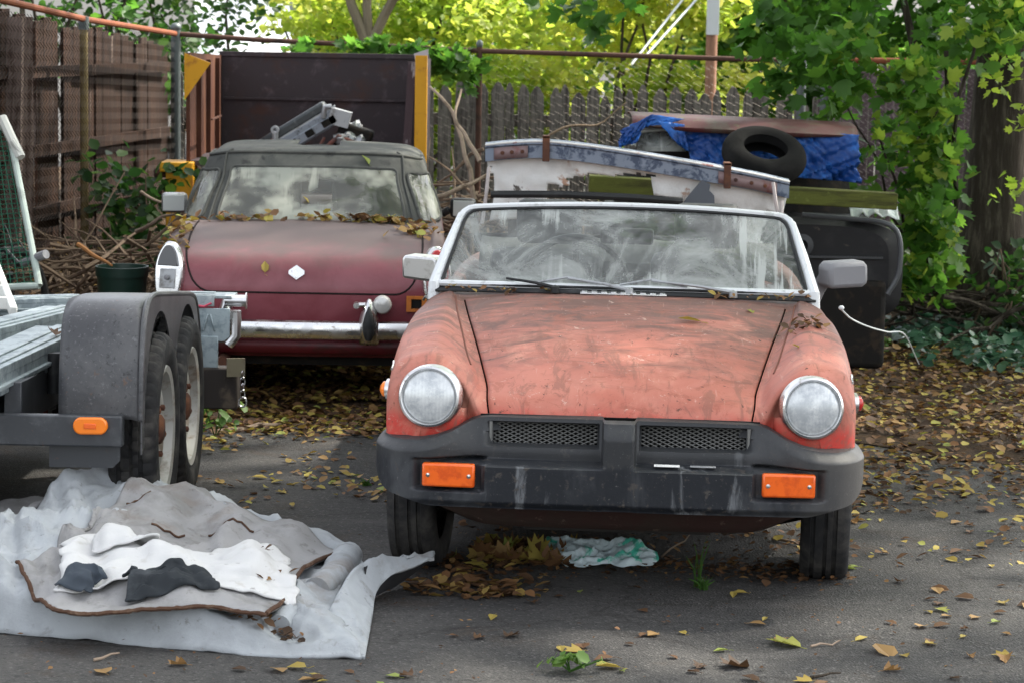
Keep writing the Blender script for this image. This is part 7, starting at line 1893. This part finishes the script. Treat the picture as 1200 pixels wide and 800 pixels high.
litter(900, (-.30, 1.15), (8.25, 9.2), lambda x, y: math.exp(-((y - 8.50 - .08 * math.sin(x * 5)) / .11) ** 2) + .12, 209, (.014, .04), 0, .62)
litter(3000, (-4.0, -1.6), (11.5, 16.5), lambda x, y: .4 + .6 * clump(x, y, 8), 211, hi=.8)
litter(2200, (-1.7, 2.4), (13.2, 18.4), lambda x, y: .8, 213, hi=.8)
litter(170, (-.32, .16), (8.0, 8.45), lambda x, y: math.exp(-((x + .12) / .20) ** 2 - ((y - 8.12) / .14) ** 2), 215, (.03, .07), .15, .8)
litter(110, (-.20, .30), (8.45, 8.85), lambda x, y: math.exp(-((x - .02) / .16) ** 2 - ((y - 8.62) / .12) ** 2), 217, (.05, .095), .2, 1, tmpl=LM, faces=FM, up=.5)
litter(420, (-1.5, 2.0), (6.9, 9.2), lambda x, y: .5, 219, (.008, .02), 0, .6)
qc = [Q1[i, j] for i in range(6, 50) for j in range(86, 112)]
r_ = np.random.default_rng(91); sel = r_.choice(len(qc), 420)
pq = np.array([qc[k] + np.array([.02 * r_.normal(), .02 * r_.normal(), .008]) for k in sel if clump(qc[k][0], qc[k][1], 3, 5) > .55])
o = leaves_mesh('leaf_litter', pq, r_.uniform(.012, .045, len(pq)), LITTER, r_.random(len(pq)) * .62, curl=.9, up=1.0, seed=92); tag(o, kind='stuff')
# individual leaves scattered on the near asphalt
PAL = [('brown', .30), ('tan', .60), ('yellow', .82), ('green', 1.0), ('dark brown', .10)]
def one_leaf(tmpl, faces, col, seed, stem=0.0):
    r = np.random.default_rng(seed); T = tmpl.copy(); T[:, 1] -= .5
    T[:, 2] += (r.random() * .9 - .1) * (T[:, 0] ** 2 * 1.4 + T[:, 1] ** 2 * .5); T[:, 0] *= .65 + .5 * r.random(); T[:, 2] -= T[:, 2].min() - .01
    V = [tuple(q) for q in T]; F = list(faces)
    s = MB(); s.add(V, F)
    L_ = .28 + stem; s.tube([(0, -.5, .03), (.05 * r.normal(), -.5 - L_ * .5, .04), (.12 * r.normal(), -.5 - L_, .02)], .012, 4)
    me = s.build('fallen_leaf', LITTER, None, smooth=0)
    a = me.data.attributes.new('rnd', 'FLOAT', 'FACE'); a.data.foreach_set('value', np.full(len(me.data.polygons), col, dtype=np.float32))
    return me
protos = {}
for ci, (cn, cv) in enumerate(PAL):
    for k in range(3): protos[(ci, k)] = one_leaf(LM if k == 0 else L6, FM if k == 0 else F6, cv + .03 * (k - 1), ci * 10 + k)
used = set()
def put_leaf(ci, k, p, size, rot, label, group=None):
    o = protos[(ci, k)]
    if (ci, k) in used:
        o = o.copy(); COL.objects.link(o)
    used.add((ci, k))
    o.location = [float(q) for q in p]; o.scale = (size,) * 3; o.rotation_euler = rot
    for q in ('group',):
        if q in o: del o[q]
    return tag(o, label, 'leaf', group)
def zone(x, y):
    if y > 8.55: return 'behind the pale carpet' if x < 0 else 'beyond the right wheel of the orange car'
    if x > 1.05: return 'on bare asphalt right of the orange car'
    if x < -.15: return 'on the asphalt just in front of the pale carpet' if y < 7.6 else 'beside the pale carpet flap'
    return 'on asphalt before the orange car bumper' if y > 7.5 else 'near the bottom edge of the photo'
G_LEAF = 'fallen leaves scattered on the near asphalt'
r_ = np.random.default_rng(321); n_ = 0
while n_ < 150:
    if r_.random() < .55: x, y = r_.uniform(-.25, 2.1), r_.uniform(7.0, 8.4)
    else: x, y = r_.uniform(1.15, 2.2), r_.uniform(7.6, 9.7)
    if n_ > 125: x, y = r_.uniform(-1.2, -.1), r_.choice([r_.uniform(6.95, 7.15), r_.uniform(9.2, 10.2)])
    if r_.random() > .25 + .75 * clump(x, y, 12, 1.8): continue
    ci = int(r_.choice([0, 0, 1, 1, 2, 2, 3, 4])); k = int(r_.integers(3))
    put_leaf(ci, k, (x, y, gz(x, y) + .004), r_.uniform(.032, .068), (r_.normal() * .10, r_.normal() * .10, r_.uniform(0, 6.28)), '%s fallen leaf lying %s' % (PAL[ci][0], zone(x, y)), G_LEAF)
    n_ += 1
def lp_(px, py, dz=.005):
    p = gnd(px, py, .0); return (p[0], p[1], gz(p[0], p[1]) + dz)
put_leaf(3, 0, lp_(917, 754), .115, (.15, .1, 1.2), 'large green maple leaf with a long stem on the asphalt at the lower right')
put_leaf(2, 1, lp_(713, 781), .075, (.1, .2, 1.6), 'bright yellow leaf beside the small weed at the bottom edge')
put_leaf(2, 0, lp_(1125, 578), .12, (.1, 0, 1.3), 'broad yellow-green leaf far right of the orange car')
put_leaf(4, 0, lp_(858, 779), .10, (.3, .1, 2.0), 'curled dark brown leaf at the bottom right of centre')
put_leaf(1, 2, lp_(1035, 762), .10, (.25, .1, .4), 'curled tan leaf at the bottom right')
# on the cars: heights follow the panels they lie on
def car_pt(parent, P): return tuple(root_matrix(parent) @ Vector(P))
def on_hood(x, y):
    q = HG.reshape(-1, 3); k = np.argmin((q[:, 0] - x) ** 2 + (q[:, 1] - y) ** 2); return car_pt(car, (x, y, q[k, 2] + .006))
def on_wing(x, y):
    q = PG.reshape(-1, 3); q = q[q[:, 2] > .6]; k = np.argmin((q[:, 0] - x) ** 2 + (q[:, 1] - y) ** 2); return car_pt(car, (x, y, q[k, 2] + .006))
put_leaf(2, 2, on_hood(.225, .93), .085, (.15, .15, 1.45), 'curled yellow-brown leaf lying on the orange hood')
put_leaf(3, 0, on_hood(.44, 1.17), .040, (.3, .2, .6), 'tiny green leaf near the rear edge of the orange hood')
put_leaf(2, 1, on_wing(.57, .55), .040, (.35, .25, 1.0), 'small yellow leaf on the wing above the right headlight')
put_leaf(3, 0, tuple(Q1[int(.90 * 109), int(.36 * 129)] + np.array([0, 0, .012])), .075, (.3, .1, 2.2), 'yellow-green leaf on the back edge of the pale carpet')
put_leaf(0, 0, tuple(gnd(62, 389, .665)), .075, (.3, .3, .5), 'curled brown leaf on a galvanised trailer plank')
put_leaf(3, 1, car_pt(mid_car, (.26, 1.215, 1.085)), .085, (.9, 0, 1.2), 'yellow-green leaf above the rear window of the maroon car')
put_leaf(2, 2, car_pt(mid_car, (-.03, .985, .905)), .05, (.9, 0, 1.4), 'small yellow leaf stuck on the rear window of the maroon car')
put_leaf(2, 1, car_pt(mid_car, (-.175, .05, .67)), .055, (1.2, 0, .2), 'yellow leaf stuck to the maroon boot lid left of the badge')
put_leaf(3, 0, car_pt(mid_car, (.40, .885, .825)), .09, (.4, .2, .2), 'yellow-green leaf at the lower right corner of the maroon car rear window')
def pile_on(parent, pts, label, seed, size=(.03, .06), lo=.2, hi=1):
    r = np.random.default_rng(seed)
    P_ = np.array([car_pt(parent, p) for p in pts])
    o = leaves_mesh('leaf_litter', P_, r.uniform(*size, len(P_)), LITTER, lo + (hi - lo) * r.random(len(P_)), curl=.9, up=.9, seed=seed)
    tag(o, kind='stuff')
r_ = np.random.default_rng(55)
qM = PM.reshape(-1, 3); qM = qM[qM[:, 2] > .70]
def mz(x, y): return qM[np.argmin((qM[:, 0] - x) ** 2 + (qM[:, 1] - y) ** 2), 2]
pts = []
for k in range(190):
    x = r_.uniform(-.62, .55)
    while r_.random() > .15 + 1.3 * clump(x, 3.0, 4, 4.5) ** 2: x = r_.uniform(-.62, .55)
    y = .855 + .12 * max(0, abs(x) - .4) + abs(r_.normal()) * -.030; pts.append((x, y, mz(x, y) + .006 + .02 * r_.random()))
for k in range(60):
    x = -.60 + .025 * r_.normal(); y = r_.uniform(.16, .62); pts.append((x, y, mz(x, y) + .008 + .015 * r_.random()))
for k in range(55):
    x = .53 + .05 * r_.normal(); y = .52 + .06 * r_.normal(); pts.append((x, y, mz(x, y) + .008 + .02 * r_.random()))
pile_on(mid_car, pts, '', 56)
pts = [(x, y, on_wing(x, y)[2] + .022 - 0.0) for x, y in zip(.615 + .03 * r_.normal(size=40), .86 + .05 * r_.normal(size=40))]
pile_on(car, [(x, y, z) for x, y, z in pts], '', 57, (.015, .04), 0, .7)
pts = []
for k in range(70):
    x = r_.choice([r_.uniform(-.66, -.25), r_.uniform(.30, .66)]); y = 1.345 + .04 * x * x + .012 * r_.normal(); pts.append((x, y, .868 + .01 * r_.random()))
pile_on(car, pts, '', 58, (.012, .035), 0, .9)

# ------------------------------------------------------------------ weeds, twigs
WEED = leaf_mat('weed_green', [(0, (.05, .12, .02)), (1, (.14, .22, .05))], .3)
def weed(px, py, h, n, w_, label, seed, leafy=False):
    p = gnd(px, py); r = np.random.default_rng(seed)
    t = thing('weed', (p[0], p[1], gz(p[0], p[1])), label, 'weed')
    if leafy:
        C = np.array([(p[0] + w_ * r.normal() * .6, p[1] + w_ * r.normal() * .4, .02 + h * r.random()) for _ in range(n)])
        leaves_mesh('leaves', C, r.uniform(.04, .08, n) * (.6 + h * 2), WEED, r.random(n), t, seed=seed, up=.5)
        m = MB()
        for q in range(5): m.tube([(p[0], p[1], 0), tuple(C[q])], .003, 5)
        m.build('stems', WEED, t, world=True); return
    m = MB()
    for k in range(n):
        a = r.uniform(0, 6.28); L = h * r.uniform(.5, 1.0); b = w_ * r.uniform(.2, 1)
        m.tube([(p[0] + .01 * r.normal(), p[1] + .01 * r.normal(), -.005), (p[0] + b * .4 * math.cos(a), p[1] + b * .4 * math.sin(a), L * .6), (p[0] + b * math.cos(a), p[1] + b * math.sin(a), L * r.uniform(.7, 1.0))], [.004, .003, .0006], 4, flat=.5)
    m.build('blades', WEED, t, world=True, smooth=0)
weed(818, 690, .20, 9, .06, 'tall thin weed growing in front of the orange car', 1)
weed(825, 692, .06, 22, .06, 'low grass tuft at the foot of the tall thin weed', 2)
weed(668, 786, .03, 26, .045, 'small spreading weed at the bottom edge of the asphalt', 3, True)
weed(252, 512, .11, 26, .10, 'leafy weed growing just beyond the trailer wheels', 4, True)
weed(430, 568, .03, 18, .05, 'tiny green tuft left of the orange car bumper', 5)
weed(490, 650, .10, 7, .05, 'few grass blades at the orange car left wheel', 6)
weed(1018, 412, .07, 60, .22, 'low green weeds on the litter beside the wreck wheel', 7, True)
for (a_, b_, r0, s_, lab) in (((775, 655), (812, 620), .004, 1, 'thin pale twig sticking up right of the plastic bag'), ((905, 632), (975, 650), .006, 2, 'pale twig lying flat under the orange car by its right wheel'),
        ((950, 757), (985, 752), .004, 3, 'thin stem right of the large green leaf'), ((950, 793), (985, 790), .005, 4, 'dark twig at the bottom edge right of centre'),
        ((240, 590), (262, 612), .004, 5, 'thin twig between the carpet and the trailer wheels'), ((255, 508), (330, 500), .016, 6, 'thick dead stick on the litter beyond the trailer wheels'),
        ((1010, 430), (1075, 402), .010, 7, 'curved stick on the litter near the pale rag'), ((110, 776), (140, 770), .005, 8, 'short pale stick on the asphalt before the carpet'),
        ((1120, 470), (1165, 455), .008, 9, 'stick on the leaves at the far right'), ((1100, 372), (1150, 405), .008, 10, 'bare stick at the edge of the ivy')):
    A_, B_2 = gnd(*a_), gnd(*b_)
    lift = .07 if s_ == 1 else (.04 if s_ in (7, 10) else .006)
    A_[2] = gz(A_[0], A_[1]) + .006; B_2[2] = gz(B_2[0], B_2[1]) + .006 + lift
    if s_ == 1: B_2 = at(812, 622, A_[1])
    m = MB(); limb(m, A_, B_2, r0, r0 * .5, .12, n=6, seed=s_, k=6)
    single('twig', m, PB if s_ != 4 else BARK, A_, lab, 'twig')
